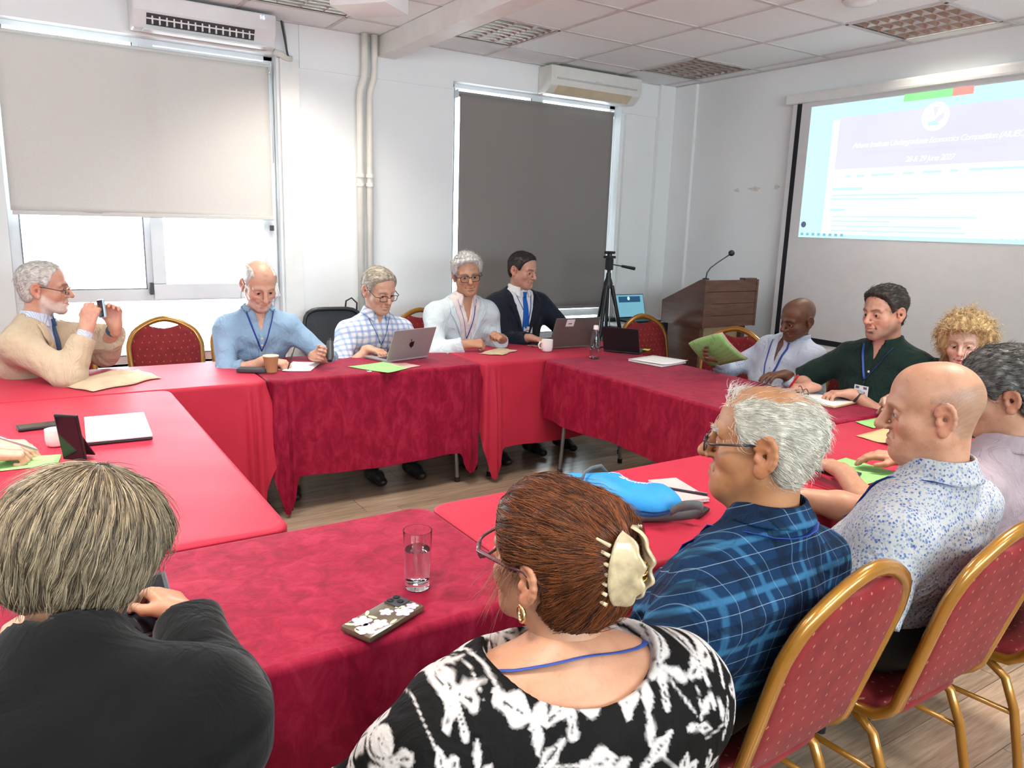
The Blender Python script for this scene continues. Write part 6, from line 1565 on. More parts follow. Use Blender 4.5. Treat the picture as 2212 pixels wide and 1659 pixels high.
def lapels(p, m, zb, wtop=.085, neckw=.062, off=.007):
    zt = float(p.NB[2])-.012
    for sg in (-1, 1):
        def fn(u, v, sg=sg):
            z = zb+(zt-zb)*v; inner = neckw*v**1.1; wd = wtop*(.12+.88*min(1, v*1.35))*(1 if v < .74 else (1-.35*(v-.74)/.26)) ; return (sg*(inner+wd*u), z-.012*u*(v > .7))
        patch(p, 'lapel', fn, 8, 16, m, .004, off)
def tie(p, m, z0, z1, w0=.022, w1=.042, lat=0.0):
    def fn(u, v):
        z = z0+(z1-z0)*v; w = w0*.75+(w1-w0*.75)*v**.8; return (lat+w*(u-.5)*2*.8, z)
    patch(p, 'tie', fn, 6, 18, m, .006, .006); patch(p, 'tie_knot', lambda u, v: (lat+(.026-.010*v)*(u-.5), z0+.034-.036*v), 5, 5, m, .014, .010)
def cuff(p, sd, m, off=.0, ln=.028, r=.034):
    sh, e, w = p.arm[sd]; d = unit(w-e); a = w-d*(.02+ln+off); MB().tube([Vector(a-p.base), Vector(a+d*ln-p.base)], [r*1.05, r], 18).build('shirt_cuff', m, p.root, True, auto=40)


def comb(sw=.0, back=1.0, dn=14.0): return lambda P_, N_: np.stack([P_[:, 0]*4+sw, np.full(len(P_), -back), -dn*np.maximum(0, .055-P_[:, 2])], 1)
# ---------------------------------------------------------------- 1: man in cream jacket taking a photo
WH0, WH1 = (.42, .39, .36), (.74, .70, .66)
p = make_person('man in cream jacket and navy tie holding up a small phone', (-.05, 4.74), 112, ((.105, 4.47, 1.178), 103, -4, 3, 1.07),
    dict(skin=PINKF, brow=(.10, .08, .07), beard=((.74, .70, .66), 0, .75), line='reced', nose=1.1, hair=dict(t=.007, c0=WH0, c1=(.66, .62, .58), line='reced', wave=.0015)),
    {'R': ((.265, 4.215, 1.0), (.25, .10, .96), (.35, .92, 0), 'hold', (-.1, -.5, -1), True), 'L': ((.40, 4.35, .985), (-.05, -.1, 1), (-.25, -.95, .0), 'hold', (.6, .4, -1), True)}, bw=1.08, shw=.19, belly=.4, fwd=.06)
garment(p, 'shirt', M_BSTR, .008, 1.3, neck=.060, wr=.001); collar(p, M_BSTR, .064); tie(p, M_NAVYTIE, float(p.NB[2])-.045, .74)
garment(p, 'jacket', M_CREAMJ, .022, 1.80, res=.0075, neck=.072, vneck=(.095, .74), wr=.0032, seed=1, rs=1.05); lapels(p, M_CREAMJ, .76)
for sd in 'RL': cuff(p, sd, M_BSTR if sd == 'R' else m_fabric('dark_blue_cuff', (.04, .10, .18)))
for k in range(3):
    sh, e, w = p.arm['R']; d = unit(w-e); q = w-d*(.085+.018*k)+nv((.55, -.75, 0))*.044; MB().ball(Vector(q-p.base), (.007, .007, .007), 6).build('sleeve_button', mat('brown_horn_button', (.12, .08, .05), .3), p.root, True)
specs_on(p, M_FRAMEB, w=.024, h=.014, y=.106, z=-.006)
t = empty('camera_phone', (.345, 4.285, 1.085), R_(18), 'small silver blue phone held up by the man in cream jacket', 'phone')
Mp = Matrix.Rotation(R_(-8), 4, 'X'); b = MB(); b.box((-.012, -.034, -.045), (.0, .034, .045), Mp, bev=.004); b.build('body', mat('silver_blue_phone', (.36, .50, .60), .3, .2), t)
b = MB(); b.box((-.013, -.03, -.04), (-.0121, .03, .04), Mp); b.build('screen', M_SCR, t); b = MB(); b.lathe([(.008, 0), (.008, .003), (.001, .003)], 12, Mp @ Matrix.Translation((0, .018, .028)) @ Matrix.Rotation(R_(90), 4, 'Y')); b.build('lens', M_BLACKP, t)

laid_fibres(p, 1600, .018, .0008, comb(), (.34, .31, .29), (.70, .66, .62), seg=3, seed=21, lift=.0012, jit=.2, stray=.1)

# ---------------------------------------------------------------- 2: man in blue henley writing
bald_top = lambda yf, zt: (lambda X, Y, Z: np.where((Z > zt-.35*np.abs(Y+.02)) & (np.abs(X) < .052), -1.0, np.where(Y > yf, -1.0, 1.0)))
p = make_person('bald man in light blue henley with blue lanyard writing with a pen', (1.13, 4.76), 184, ((1.145, 4.41, 1.185), 176, -27, 2, 1.10),
    dict(skin=FAIR, brow=(.42, .36, .32), beard=((.62, .52, .46), 0, .45), line='reced', nose=1.15, lipw=.6, hair=dict(t=.007, c0=(.45, .42, .40), c1=(.70, .66, .62), line='reced', wave=.001, fade=.02, bald=lambda X, Y, Z: np.clip((np.abs(X)-.048)/.02+np.clip((-.045-Y)/.02, 0, 2)*(Z < .085), -1, 1))),
    {'R': ((1.125, 4.20, .782), (.75, -.55, -.12), (.1, .1, -1), 'pen', (-.8, .6, -.3), True), 'L': ((1.375, 4.165, .800), (.30, -.92, .18), (-.85, -.2, .35), 'hold', (.75, .6, -.5), True)}, bw=1.02, shw=.185, fwd=.075, drop=.225, knees=(.46, .12), ank=.10)
garment(p, 'shirt', M_HENLEY, .014, 1.42, res=.0075, neck=.073, vneck=(.045, .915), wr=.0042, seed=2, cuffr=.006); collar(p, M_HENLEY, .071, .014, .016, .75, .0)
patch(p, 'placket', lambda u, v: (-.016+.032*u, .76+.15*v), 4, 10, M_HENLEY, .002, .002); buttons(p, (.80, .84, .88)); lanyard(p, .80, .0, .075)
specs_on(p, mat('thin_steel_rim', (.35, .33, .32), .3, .9), rim='oval', w=.021, h=.0125, z=-.020, y=.115, th=.0011, low=-.006)
T_ = lambda q: p.T(nv([q]))[0]
for s in (-1, 1): ribbon(p, 'glasses_cord', [T_((s*.079, -.022, .0)), T_((s*.088, .0, -.06)), T_((s*.085, .02, -.12)), onsurf(p, -s*.06*-1, .98)[0]], .0015, .0012, mat('brown_cord', (.06, .045, .035), .6))
sh, e, w = p.arm['R']
pen(Vector(w)+Vector((.105, -.07, .018)), (.35, .30, .75), M_BLACKP, 'black pen held over the white sheet')
t = empty('dark_case', (1.435, 4.085, .835), R_(-22), 'dark grey tubular case held by the man in blue henley', 'case'); b = MB(); b.tube([(0, -.035, -.05), (0, -.012, -.03), (0, .015, .015), (0, .035, .05)], [.013, .022, .022, .017], 16); b.build('body', M_DARKGREY, t, True, auto=50); MB().cyl((0, .036, .052), (0, .044, .062), .011, 12).build('end_cap', M_BLACKP, t)

laid_fibres(p, 900, .014, .0007, comb(0, .6, 20), (.40, .37, .35), (.68, .64, .60), seg=3, seed=22, lift=.0010, jit=.2)

# ---------------------------------------------------------------- 3: man in gingham at the silver laptop
p = make_person('man in blue and white gingham shirt typing on the silver laptop', (1.86, 4.76), 180, ((1.875, 4.43, 1.14), 168, -20, 2, 1.10),
    dict(skin=FAIR, brow=(.40, .33, .26), line='short', nose=1.05, fat=1.08, lipw=.6, hair=dict(t=.013, line='mid', c0=(.28, .24, .19), c1=(.48, .43, .35), wave=.0025, grey_side=(.46, .44, .41))),
    {'R': ((1.775, 4.355, .785), (.45, -.88, -.05), (.0, -.1, -1), 'type', (-.9, .4, -.4), True), 'L': ((2.0, 4.37, .79), (-.25, -.95, -.05), (0, -.1, -1), 'type', (.9, .4, -.4), True)}, bw=1.10, shw=.19, belly=.5, fwd=.065, knees=(.46, .12), ank=.10)
garment(p, 'shirt', M_GING, .013, .86, res=.0075, neck=.068, vneck=(.035, .92), wr=.0036, seed=3, wide=.012); collar(p, M_GING, .067, pt=.035); buttons(p, (.72, .79, .86)); lanyard(p, .80, .0, .072, (.085, .055))
specs_on(p, M_FRAMEB, w=.025, h=.016, y=.108, z=-.008)

laid_fibres(p, 1800, .026, .0009, comb(.5, .4, 14), (.26, .22, .17), (.56, .50, .41), seg=4, seed=23, lift=.0016, jit=.22, stray=.15)

# ---------------------------------------------------------------- 4: white-haired man in pale jacket
p = make_person('white haired man in pale blue jacket with black glasses and folded hands', (2.51, 4.76), 182, ((2.515, 4.46, 1.225), 198, -8, 6, 1.07),
    dict(skin=OLIVE, brow=(.30, .27, .25), line='short', nose=1.1, lipw=.6, hair=dict(t=.021, line='mid', c0=(.50, .49, .47), c1=(.84, .82, .79), wave=.006, prof=lambda X, Y, Z: np.clip(.55+(Z+.02)*6, .45, 1.2))),
    {'R': ((2.435, 4.285, .79), (.92, -.38, .05), (.15, .5, -.8), 'fist', (-.9, .5, -.4), True), 'L': ((2.715, 4.315, .81), (-.72, -.45, .35), (-.3, .3, -.9), 'fist', (.25, .6, -.8), True)}, bw=1.05, shw=.195, fwd=.06, knees=(.46, .12), ank=.10)
garment(p, 'shirt', M_ROSE, .008, 1.3, neck=.062, wr=.0012, vneck=(.045, .90)); collar(p, M_ROSE, .066, .032, .05, .55, .05); lanyard(p, .80, .0, .066)
garment(p, 'jacket', M_SKYJ, .022, 1.86, res=.0075, neck=.074, vneck=(.12, .68), wr=.0042, seed=4, rs=1.06); lapels(p, M_SKYJ, .72, .07, .085)
specs_on(p, M_FRAMEB, w=.026, h=.0185, y=.107, z=-.004, th=.0026)

laid_fibres(p, 2200, .034, .0009, comb(.25, 1.0, 10), (.44, .43, .41), (.80, .78, .75), seg=5, seed=24, lift=.0025, jit=.25, stray=.2)

# ---------------------------------------------------------------- 5: man in dark suit
p = make_person('dark haired man in navy suit and royal blue tie at the bronze laptop', (3.07, 4.82), 180, ((3.075, 4.64, 1.245), 160, -13, 2, 1.04),
    dict(skin=PINKF, brow=(.05, .035, .03), line='short', nose=1.0, fat=1.10, lipw=.6, neckr=.060, hair=dict(t=.011, line='mid', c0=(.012, .009, .008), c1=(.045, .034, .03), wave=.0018, fade=.02)),
    {'R': ((2.985, 4.375, .79), (.40, -.9, -.08), (0, -.1, -1), 'type', (-.2, .5, -.9), True), 'L': ((3.27, 4.40, .79), (-.3, -.95, -.05), (0, -.1, -1), 'type', (.9, .4, -.4), True)}, bw=1.10, shw=.20, belly=.3, fwd=.05, knees=(.46, .12), ank=.10)
garment(p, 'shirt', M_WSHIRT, .009, 1.3, neck=.064, wr=.001); collar(p, M_WSHIRT, .068, .036, .045, .42, .035); tie(p, M_BTIE, float(p.NB[2])-.05, .72); lanyard(p, .87, -.02, .068, (.075, .05))
garment(p, 'jacket', M_NAVY, .022, 1.88, res=.0075, neck=.076, vneck=(.115, .72), wr=.003, seed=5, rs=1.05); lapels(p, M_NAVY, .74, .075, .08)

laid_fibres(p, 1600, .022, .0008, comb(.2, .8, 14), (.010, .008, .007), (.06, .045, .04), seg=4, seed=25, lift=.0012, jit=.15)

# ---------------------------------------------------------------- 6: man with green papers
p = make_person('bald dark skinned man in pale blue shirt lifting green papers', (3.80, 2.90), 278, ((3.66, 2.715, 1.095), 282, -20, -10, .97),
    dict(skin=BROWN, brow=(.03, .022, .018), line='reced', nose=1.15, lip=(.10, .035, .028), stubble=((.20, .18, .17), .35, .06), stubble_y=-.01, S=(3.74, 2.80, .885)),
    {'R': ((3.43, 3.055, .835), (-.75, .25, .2), (-.2, -.9, .2), 'hold', (.3, .8, -.8), True), 'L': ((3.50, 2.64, .80), (-.9, .2, 0), (0, 0, -1), 'rest', None, True)}, bw=1.05, shw=.185, belly=.5)
garment(p, 'shirt', M_PALEB, .013, 1.88, res=.0075, neck=.068, vneck=(.035, .82), wr=.0042, seed=6); collar(p, M_PALEB, .066, .03, .05, .55, .045); buttons(p, (.66, .73, .80)); lanyard(p, .68, .0, .07, (.07, .05))
b = MB()
def _pap(u, v):
    a = -.35+1.35*v; return (-.10+.20*u+.02*v, -.02-.15*math.sin(a)*1.0+.02*u, .13*math.cos(a)-.12+.10*v*v)
pg = empty('held_papers', (3.36, 3.02, .865), R_(100), 'green and pink papers bent upward in the hand of the bald man', 'paper')
def pap(off, m, name):
    b = MB(); b.grid(lambda u, v: (-.15+.30*v, off+.012*math.sin(v*3)-.06*(1-u)**2, -.105+.21*u+.02*math.sin(v*2.2)), 10, 10); o = b.build(name, m, pg, True, solid=.001); o.rotation_euler = (R_(-28), R_(22), R_(-20)); return o
pap(0, M_PINK, 'pink_page'); pap(.012, M_GREEN, 'green_page')
bl = MB().box((-.10, 0, 0), (.10, .004, .035)).build('belt', M_BLACKP, p.root); bl.location = Vector((p.pel-p.base)+p.F*.135+UP*.02); bl.rotation_euler = (0, 0, R_(-278+180))

# ---------------------------------------------------------------- 7: man in dark green shirt
p = make_person('man in dark green shirt with goatee and name badge writing with red pen', (3.76, 2.19), 270, ((3.585, 2.165, 1.19), 281, -7, 2, 1.03),
    dict(skin=PINKF, brow=(.05, .04, .035), beard=((.16, .11, .09), 0, .6), line='short', nose=1.05, fat=1.12, neckr=.062, lipw=.7, hair=dict(t=.017, c0=(.022, .018, .016), c1=(.075, .06, .052), wave=.0035, line='mid', prof=lambda X, Y, Z: np.clip(.4+(Z+.0)*9, .3, 1.25))),
    {'R': ((3.395, 2.395, .785), (-.72, .62, -.05), (0, .1, -1), 'pen', (.2, .9, -.4), True), 'L': ((3.445, 2.20, .785), (-.80, .58, 0), (-.1, 0, -1), 'cup', (.3, -.5, -.6), True)}, bw=1.18, shw=.205, belly=.7, fwd=.05)
garment(p, 'shirt', M_DGREEN, .014, .92, res=.0075, neck=.070, vneck=(.038, .95), wr=.0036, seed=7, wide=.014); collar(p, M_DGREEN, .070, .032, .05, .5, .045); buttons(p, (.82, .90)); lanyard(p, .86, .01, .075, (.075, .062))
wrist_watch(p, 'L', M_BLACKP, M_ALU, (0, -.2, 1)); sh, e, w = p.arm['R']
pen(Vector(w)+Vector((-.075, .055, .022)), (-.25, -.55, .65), mat('red_pen_plastic', (.65, .02, .02), .35), 'red pen in the hand of the man in green shirt', l=.125, r=.0055)

laid_fibres(p, 2000, .032, .0009, comb(.15, 1.2, 10), (.014, .011, .010), (.10, .082, .07), seg=5, seed=27, lift=.0018, jit=.15)

# ---------------------------------------------------------------- 8: curly blonde woman
p = make_person('woman with curly blonde hair seated behind the bald man in floral shirt', (3.80, 1.74), 262, ((3.66, 1.80, 1.085), 254, -6, 4, .95),
    dict(skin=(.66, .42, .34), brow=(.30, .20, .12), lip=(.48, .09, .09), lipw=1.3, age=.2, line='full', nose=.85, hair=dict(t=.046, c0=(.36, .22, .09), c1=(.70, .52, .27), line='full', wave=.013, earcut=False, lower=lambda X, Y, Z: np.where(np.abs(X) > .045, -.06, 0.0)*(Y < .055))),
    {'R': ((3.42, 1.93, .80), (-.85, .25, .3), (.1, -.5, -.8), 'pen', (.5, .1, -.9), True), 'L': ((3.40, 1.56, .80), (-.85, .3, .1), (0, 0, -1), 'rest', (.3, -.8, -.5), True)}, bw=.95, shw=.165)
garment(p, 'dress', M_DRESS, .012, .7, res=.009, neck=.072, vneck=(.05, .90), wr=.003, seed=8)
crown = nv((0, -.03, .11))
def curly(P_, N_): d = P_-crown; d = d-N_*(d*N_).sum(1)[:, None]*.9; return d/(np.linalg.norm(d, axis=1)[:, None]+1e-6)+N_*.12
hair_fibres(p, 1700, .050, .0015, curly, (.34, .20, .08), (.80, .62, .36), seg=9, jit=.5, curl=.011, seed=8, bend=lambda P_, t: np.array([0, 0, -.12]))
pen((3.325, 1.955, .80), (-.3, .25, -.8), mat('brown_pen', (.20, .10, .03), .4), 'brown pen pointing down at the green sheet by the bald man', l=.11)

# ---------------------------------------------------------------- 9: grey-haired man at the right edge
p = make_person('dark grey haired man in lilac shirt cut off at the right edge', (2.37, 1.03), 2, ((2.285, 1.0, 1.14), -26, -16, -4, 1.0),
    dict(skin=OLIVE, brow=(.06, .05, .045), line='short', nose=1.0, hair=dict(t=.018, c0=(.035, .032, .03), c1=(.20, .185, .17), wave=.005)),
    {'R': ((2.55, 1.40, .80), (-.5, .8, 0), (0, 0, -1), 'rest', None, True), 'L': ((2.22, 1.42, .80), (.3, .9, 0), (0, 0, -1), 'rest', None, True)}, bw=1.05, shw=.19, fwd=.03, hres=.0024)
garment(p, 'shirt', M_LILAC, .014, .9, res=.0075, neck=.070, wr=.0035, seed=9, wide=.012); collar(p, M_LILAC, .069)
back = lambda P_, N_: np.stack([P_[:, 0]*2, -.5-P_[:, 1]*2, .2-P_[:, 2]*3], 1)+N_*.5
laid_fibres(p, 3500, .026, .0008, comb(0, 1.0, 12), (.025, .022, .02), (.22, .20, .185), seg=4, seed=9, lift=.0022, jit=.2, stray=.15)

# ---------------------------------------------------------------- 10: bald man in floral shirt
p = make_person('bald man in small blue floral shirt with lanyard looking left', (1.875, 1.02), -2, ((1.852, .962, 1.143), -36, -9, 0, 1.02),
    dict(skin=(.50, .255, .16), brow=(.30, .20, .14), line='short', nose=1.2, fat=1.08, neckr=.062, dewlap=True, age=1.2, lipw=.6, stubble=((.20, .145, .105), .65, .055), stubble_y=.015, browst=.4, eye='blue', ear=1.12, arm=1.05, S=(1.862, .932, .884)),
    {'R': ((1.86, 1.36, .795), (-.75, .6, -.05), (0, 0, -1), 'rest', (.9, .1, -.5), True), 'L': ((1.60, 1.13, .66), (.2, .9, -.2), (.2, 0, -1), 'rest', (-.55, -.45, -.8), True)}, bw=1.08, shw=.186, belly=.5, fwd=.04, hres=.0022)
garment(p, 'shirt', M_DITSY, .016, .72, res=.0065, neck=.072, wr=.0042, seed=10, wide=.018, hem=.625); collar(p, M_DITSY, .072, .036, .05, .5, .035); lanyard(p, .80, 0, .095, w=.0085, bkr=.108)

# ---------------------------------------------------------------- 11: white-haired man in blue plaid
p = make_person('white haired man with dark glasses in blue plaid shirt', (1.22, 1.06), -4, ((1.232, .962, 1.138), -31, -1, 2, 1.0),
    dict(skin=TAN, brow=(.48, .44, .40), line='reced', nose=1.25, fat=1.02, dewlap=True, age=1.1, lipw=.6, ear=1.2, neckr=.058, S=(1.235, .935, .868),
         hair=dict(t=.012, c0=(.50, .45, .38), c1=(.74, .70, .62), line='reced', wave=.0022, fade=.022, bald=lambda X, Y, Z: np.clip((np.abs(X)-.050)/.016+np.clip((-.03-Y)/.03, 0, 3)+np.clip((.085-Z)/.02, -2, 0)*(Y > -.06)*.5, -1, 1))),
    {'R': ((1.38, 1.22, .69), (-.2, .9, -.2), (0, 0, -1), 'rest', None, False), 'L': ((.985, 1.13, .715), (.25, .95, -.08), (.2, .1, -1), 'rest', (-.7, -.5, -.6), True)}, bw=1.04, shw=.172, belly=.4, fwd=.035, hres=.0022)
garment(p, 'shirt', M_PLAID, .018, 1.88, res=.0065, neck=.068, wr=.0050, seed=11, rs=1.08, hem=.60); collar(p, M_PLAID, .067, .040, .034, .45, .04); lanyard(p, .80, 0, .090, w=.008, bkr=.100)
specs_on(p, M_FRAMEB, w=.024, h=.0145, y=.112, z=-.004, th=.0021); wrist_watch(p, 'L', mat('gold_strap', (.5, .33, .08), .25, 1), M_BLACKP, (-.5, -.2, 1))
wf = lambda P_, N_: np.stack([P_[:, 0]*.3, P_[:, 1]*0-1.0, .05-7*np.maximum(0, .075-P_[:, 2])], 1)*(1-.0)+N_*.03
laid_fibres(p, 9000, .030, .0005, wf, (.46, .41, .34), (.86, .82, .74), seg=5, seed=11, jit=.16, lift=.0022, clump=22, stray=.12)
# wisps combed over the bald front
rg = np.random.default_rng(5); n = 190; ang = rg.uniform(-1.0, 1.0, n); P_ = np.stack([.060*np.sin(ang), .050+.030*np.cos(ang)*rg.random(n), .098-.028*ang**2+.004*rg.random(n)], 1)
v, q, C = strands(P_, np.tile(np.array([[.1, .15, .75]]), (n, 1)), .026*(.5+rg.random(n)), .0004, nv((.7, .66, .6)), nv((.95, .93, .9)), 5, 3, 0, .35, bend=lambda P_, t: np.array([0, -.22, -.22]), seed=4); npmesh('hair_wisps', [(p.T(v), q)], M_HAIR, p.hair, p.base, [C])
n = 260; P_ = np.stack([rg.choice([-1, 1], n)*rg.uniform(.012, .05, n), np.zeros(n), rg.uniform(.022, .030, n)], 1); P_[:, 1] = .103-np.abs(P_[:, 0])*.42
v, q, C = strands(P_, np.stack([np.sign(P_[:, 0])*.7, np.full(n, .35), np.full(n, .35)], 1), np.full(n, .011), .0006, nv((.6, .56, .5)), nv((.9, .87, .83)), 3, 3, 0, .3, seed=6); npmesh('eyebrows', [(p.T(v), q)], M_HAIR, p.root, p.base, [C])

# ---------------------------------------------------------------- 12: red-haired woman in flower print
rgf = random.Random(21); LEAVES = []
def flower(cx, cz, r, a0, n=5):
    for k in range(n):
        a = a0+2*math.pi*k/n+rgf.uniform(-.2, .2); LEAVES.append((cx+r*.60*math.cos(a), cz+r*.60*math.sin(a), r*.55, r*rgf.uniform(.22, .34), a))
def leaf(cx, cz, ln, wd, a): LEAVES.append((cx, cz, ln, wd, a))
for i in range(-6, 7):
    for j in range(-8, 4):
        cx = i*.084+(.042 if j % 2 else 0)+rgf.uniform(-.014, .014); cz = j*.072+rgf.uniform(-.012, .012); k_ = rgf.random()
        if k_ < .36: flower(cx, cz, rgf.uniform(.034, .044), rgf.uniform(0, 6), rgf.choice((4, 5, 6)))
        elif k_ < .80: a = rgf.uniform(-.9, .9)+rgf.choice((0, 1.4)); leaf(cx, cz, rgf.uniform(.026, .036), rgf.uniform(.009, .014), a); leaf(cx+.028*math.cos(a+1.2), cz+.028*math.sin(a+1.2), .021, .008, a+.7)
        else: leaf(cx, cz, .027, .020, rgf.uniform(0, 3)); leaf(cx+.03, cz-.01, .02, .009, rgf.uniform(0, 3))
        a = rgf.uniform(0, 6.28); leaf(cx+.035*math.cos(a), cz+.035*math.sin(a), .036, .0022, a)
p = make_person('red haired woman with cream hair claw in black and white flower top', (.635, .83), 13, ((.640, .850, 1.066), -16, 2, -3, .97),
    dict(skin=(.42, .205, .12), brow=(.12, .06, .03), line='full', nose=.95, age=.4, bare=True, neckr=.056, S=(.628, .785, .862),
         hair=dict(t=.014, c0=(.028, .008, .005), c1=(.11, .028, .009), line='full', wave=.003, earcut=True, lower=lambda X, Y, Z: np.where(Y < -.03, -.028, 0.0)*(np.abs(X) < .06), extra=[((.0, -.082, .030), (.046, .040, .070), .05)])),
    {'R': ((.86, 1.12, .66), (-.3, .9, 0), (0, 0, -1), 'rest', (.25, -.5, -1), False), 'L': ((.50, 1.16, .66), (.3, .9, 0), (0, 0, -1), 'rest', (-.9, -.4, -.6), False)}, bw=1.18, shw=.185, belly=.3, hres=.0022)
def flor(V):
    d = V-p.S[None]; u = d@p.R; fr = d@p.F; z = d[:, 2]; u = u+.6*np.sign(u)*np.maximum(0, np.abs(u)-.15)+np.maximum(0, fr)*.3; w_ = np.zeros(len(V))
    for (cx, cz, ln, wd, a) in LEAVES:
        c, s = math.cos(a), math.sin(a); x_ = (u-cx)*c+(z-cz)*s; y_ = -(u-cx)*s+(z-cz)*c; e = 1-(x_/ln)**2; m_ = np.clip((wd*np.sqrt(np.clip(e, 0, 1))*(.75+.25*np.sin(x_*160+a))-np.abs(y_))/.0022+.5, 0, 1)*(e > 0)
        if wd > .009: m_ = m_*(1-np.clip((.0012+.0006*np.sin(x_*200)-np.abs(y_))/.001+.4, 0, 1)*(np.abs(x_) < ln*.55)*.95)
        w_ = np.maximum(w_, m_)
    return np.tile(nv((.006, .0055, .0055))[None], (len(V), 1))*(1-w_[:, None])+nv((.50, .46, .45))[None]*w_[:, None]
def boat(X, Y, Z):
    la = (X-p.NB[0])*p.R[0]+(Y-p.NB[1])*p.R[1]; fo = (X-p.NB[0])*p.F[0]+(Y-p.NB[1])*p.F[1]; return np.sqrt((la/.128)**2+(fo/.125)**2+((Z-p.NB[2]-.035)/.080)**2)*.1-.1
garment(p, 'top', M_FLORAL, .018, 1.2, res=.0042, neck=.075, wr=.0030, seed=12, rs=1.16, blouse=.02, cut=boat, colfn=flor, hem=.46)
# lanyard round the bare neck
pth = []; me_ = p.body.data; bb = BVHTree.FromPolygons([tuple(v.co) for v in me_.vertices], [tuple(q.vertices) for q in me_.polygons])
for i in range(33):
    a = -2.5+5.0*i/32; d = unit(p.R*math.sin(a)-p.F*math.cos(a)); q = p.NB+UP*(.040-.055*(1-math.cos(a))*.5); hit = bb.ray_cast(Vector(q-p.base+d*.4), Vector(-d)); pth.append(nv(hit[0])+d*.004+p.base)
ribbon(p, 'lanyard', pth, .0075, .0014, M_LAN)
clipp = nv((-.012, -.120, .058))
def updo(P_, N_): d = clipp-P_; d = d-N_*(d*N_).sum(1)[:, None]; return d/(np.linalg.norm(d, axis=1)[:, None]+1e-6)+N_*.02
def upb(P_, t): c = nv((0, -.016, .025)); rd = P_-c; rd = rd/np.linalg.norm(rd, axis=1)[:, None]; d = clipp-P_; return .35*d/(np.linalg.norm(d, axis=1)[:, None]+1e-6)-.10*rd
laid_fibres(p, 10000, .085, .00055, updo, (.018, .006, .004), (.25, .068, .016), seg=7, seed=12, jit=.10, lift=.0016, clump=26, stray=.05)
rg = np.random.default_rng(8); n = 60; P_ = np.stack([np.full(n, -.074)+rg.normal(0, .003, n), rg.uniform(.01, .05, n), rg.uniform(-.01, .03, n)], 1)
v, q, C = strands(P_, np.tile(np.array([[-.3, .35, -.8]]), (n, 1)), .07*(.5+rg.random(n)), .0004, nv((.12, .04, .02)), nv((.3, .1, .04)), 6, 3, 0, .3, bend=lambda P_, t: np.array([-.02, .0, -.12]), seed=9); npmesh('loose_strands', [(p.T(v), q)], M_HAIR, p.hair, p.base, [C])
M_CLAW = mat('cream_pearl_acetate', (.46, .36, .22), .28, var=.25, nscale=45, coat=.5)
cl = empty('hair_claw', (0, 0, 0)); cl.parent = p.root
HM = Matrix([list(p.M.T[r_]*p.hs)+[float(p.ho[r_]-p.base[r_])] for r_ in range(3)]+[[0, 0, 0, 1]])
CX, CY, CZ = -.012, -.114, .044
for s in (-1, 1):
    def plate(u, v, s=s):
        e = math.sin(v*math.pi)**.45; sc_ = 1+.10*math.sin(v*math.pi*7)
        return HM @ Vector((CX+s*(.011+.030*(1-u)**1.4*e), CY-.016-.040*u*e*(sc_ if u > .75 else 1), CZ-.056+.112*v))
    MB().grid(plate, 12, 30).build('claw_plate', M_CLAW, cl, True, solid=.005)
    for k in range(7):
        z = CZ-.045+.015*k; b = MB(); b.tube([HM @ Vector((CX+s*.040, CY-.016, z)), HM @ Vector((CX+s*.036, CY+.008, z)), HM @ Vector((CX+s*.022, CY+.020, z))], [.003, .0025, .0012], 6); b.build('claw_tooth', M_CLAW, cl, True)
b = MB(); b.tube([HM @ Vector((CX+.009*math.cos(a*1.0), CY-.045+.006*math.sin(a), CZ-.016+.0022*a/1.5)) for a in [k*.6 for k in range(40)]], .0016, 6); b.build('spring', mat('gold_spring', (.75, .52, .15), .2, 1), cl, True)
cl.name = 'hair_claw'
ear_l = p.T(nv([(-.083, -.004, -.046)]))[0]; b = MB(); b.tube([Vector(ear_l-p.base+p.F*.011*math.cos(a)+nv((0, 0, -.008))+UP*.011*math.sin(a)) for a in [2*math.pi*k/20 for k in range(20)]], .0032, 8, closed=True); b.build('earring', mat('gold_hoop', (.8, .6, .28), .22, 1), p.root, True)
specs_on(p, mat('plum_glasses_frame', (.10, .035, .04), .25), w=.027, h=.019, y=.112, z=.002, th=.0026)

# ---------------------------------------------------------------- 13: person with grey bob in black jacket
HL_Z['bob'] = np.array([-.088, -.086, -.070, -.020, .004, .004, .025, .05, .07, .08])
p = make_person('person with ash grey bob in black jacket holding a dark tablet', (.01, .93), 8, ((.046, 1.165, 1.082), 26, -24, 8, .98),
    dict(skin=(.42, .20, .115), line='bob', S=(-.005, .995, .910), age=.3, neckr=.050, hair=dict(t=.031, c0=(.05, .033, .021), c1=(.17, .12, .074), line='bob', wave=.002, earcut=False, fade=.02, prof=lambda X, Y, Z: np.clip(1.15-((Z-.01)/.115)**2*.85, .2, 1.15))),
    {'R': ((.215, 1.455, .80), (-.25, .85, .15), (-.5, .1, -.8), 'hold', (.35, -.3, -1), True), 'L': ((-.06, 1.48, .80), (.2, .9, .1), (.4, 0, -.8), 'hold', (-.5, -.3, -.9), True)}, bw=.96, shw=.168, hres=.0024)
garment(p, 'jacket', M_BLACKJ, .024, 1.88, res=.0065, neck=.064, wr=.0040, seed=13, rs=1.12); collar(p, M_BLACKJ, .066, .030, .050, .6, .03)
cw = nv((.012, -.045, .125))
def bobd(P_, N_): d = P_-cw; d = d-N_*(d*N_).sum(1)[:, None]; return d/(np.linalg.norm(d, axis=1)[:, None]+1e-6)+np.array([[0, 0, -.25]])
def bobb(P_, t): c = nv((0, -.016, .0)); rd = P_-c; rd = rd/np.linalg.norm(rd, axis=1)[:, None]; return np.array([0, 0, -.16])-.05*rd
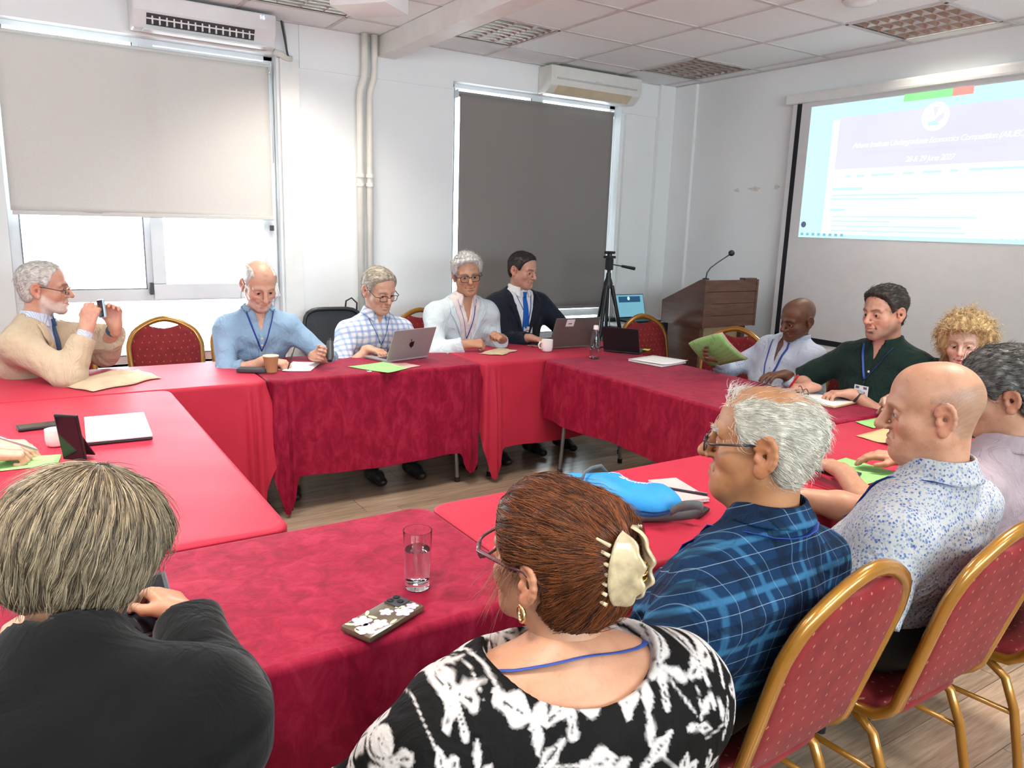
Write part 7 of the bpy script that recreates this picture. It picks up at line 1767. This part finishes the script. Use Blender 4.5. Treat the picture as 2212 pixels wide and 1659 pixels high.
laid_fibres(p, 12000, .085, .00055, bobd, (.045, .030, .019), (.44, .335, .215), seg=8, seed=13, jit=.07, lift=.0024, clump=30, stray=.06, lenf=lambda P_: np.clip((P_[:, 2]+.10)/.13, .12, 1), cc=(.012, -.045))
t = empty('dark_tablet', (.105, 1.50, TZ+.006), R_(2), 'dark tablet standing before the person in black jacket', 'tablet'); Mt = Matrix.Rotation(R_(-62), 4, 'X'); b = MB(); b.box((-.11, -.004, .004), (.11, .004, .15), Mt, bev=.003); b.build('body', mat('slate_tablet_back', (.05, .055, .065), .35), t)
b = MB(); b.box((-.10, -.0052, .012), (.10, -.0041, .142), Mt); b.build('screen', M_SCR, t)

# ---------------------------------------------------------------- 14: the writer at the left table, only the hands are in the picture
p = make_person('seated writer past the left edge with only two hands in view', (-.70, 2.92), 90, ((-.50, 2.92, 1.19), 95, -20, 0, 1.0),
    dict(skin=(.58, .34, .24), brow=(.2, .15, .1), line='short', hair=dict(t=.013, c0=(.1, .08, .06), c1=(.3, .25, .2))),
    {'R': ((-.125, 2.845, .788), (.95, .18, -.12), (0, .1, -1), 'pen', (-.5, -.8, -.4), True), 'L': ((-.115, 2.975, .782), (.93, -.2, -.05), (0, 0, -1), 'cup', (-.4, .8, -.4), True)}, bw=1.05, shw=.19)
garment(p, 'shirt', M_WSHIRT, .013, .9, res=.010, neck=.068, wr=.0035, seed=14, wide=.012)
pen((-.045, 2.855, .812), (-.55, -.15, .35), mat('silver_pen', (.45, .46, .48), .3, .8), 'silver pen held over the green sheet at the left edge')
chair(-.72, 2.92, -90, 'gold framed red chair of the writer outside the left edge')
def stool(x, y, label):
    t = empty('stool', (x, y, 0), 0, label, 'stool'); MB().lathe([(.001, .425), (.17, .425), (.18, .44), (.175, .462), (.001, .466)], 28).build('seat', M_FLECK, t, True, auto=50)
    for k in range(4):
        a = R_(45+90*k); MB().tube([(.12*math.cos(a), .12*math.sin(a), .425), (.17*math.cos(a), .17*math.sin(a), 0)], .012, 8).build('leg', M_GOLD, t, True)
stool(.635, .83, 'low red stool under the red haired woman'); stool(.01, .93, 'low red stool under the person in black jacket')
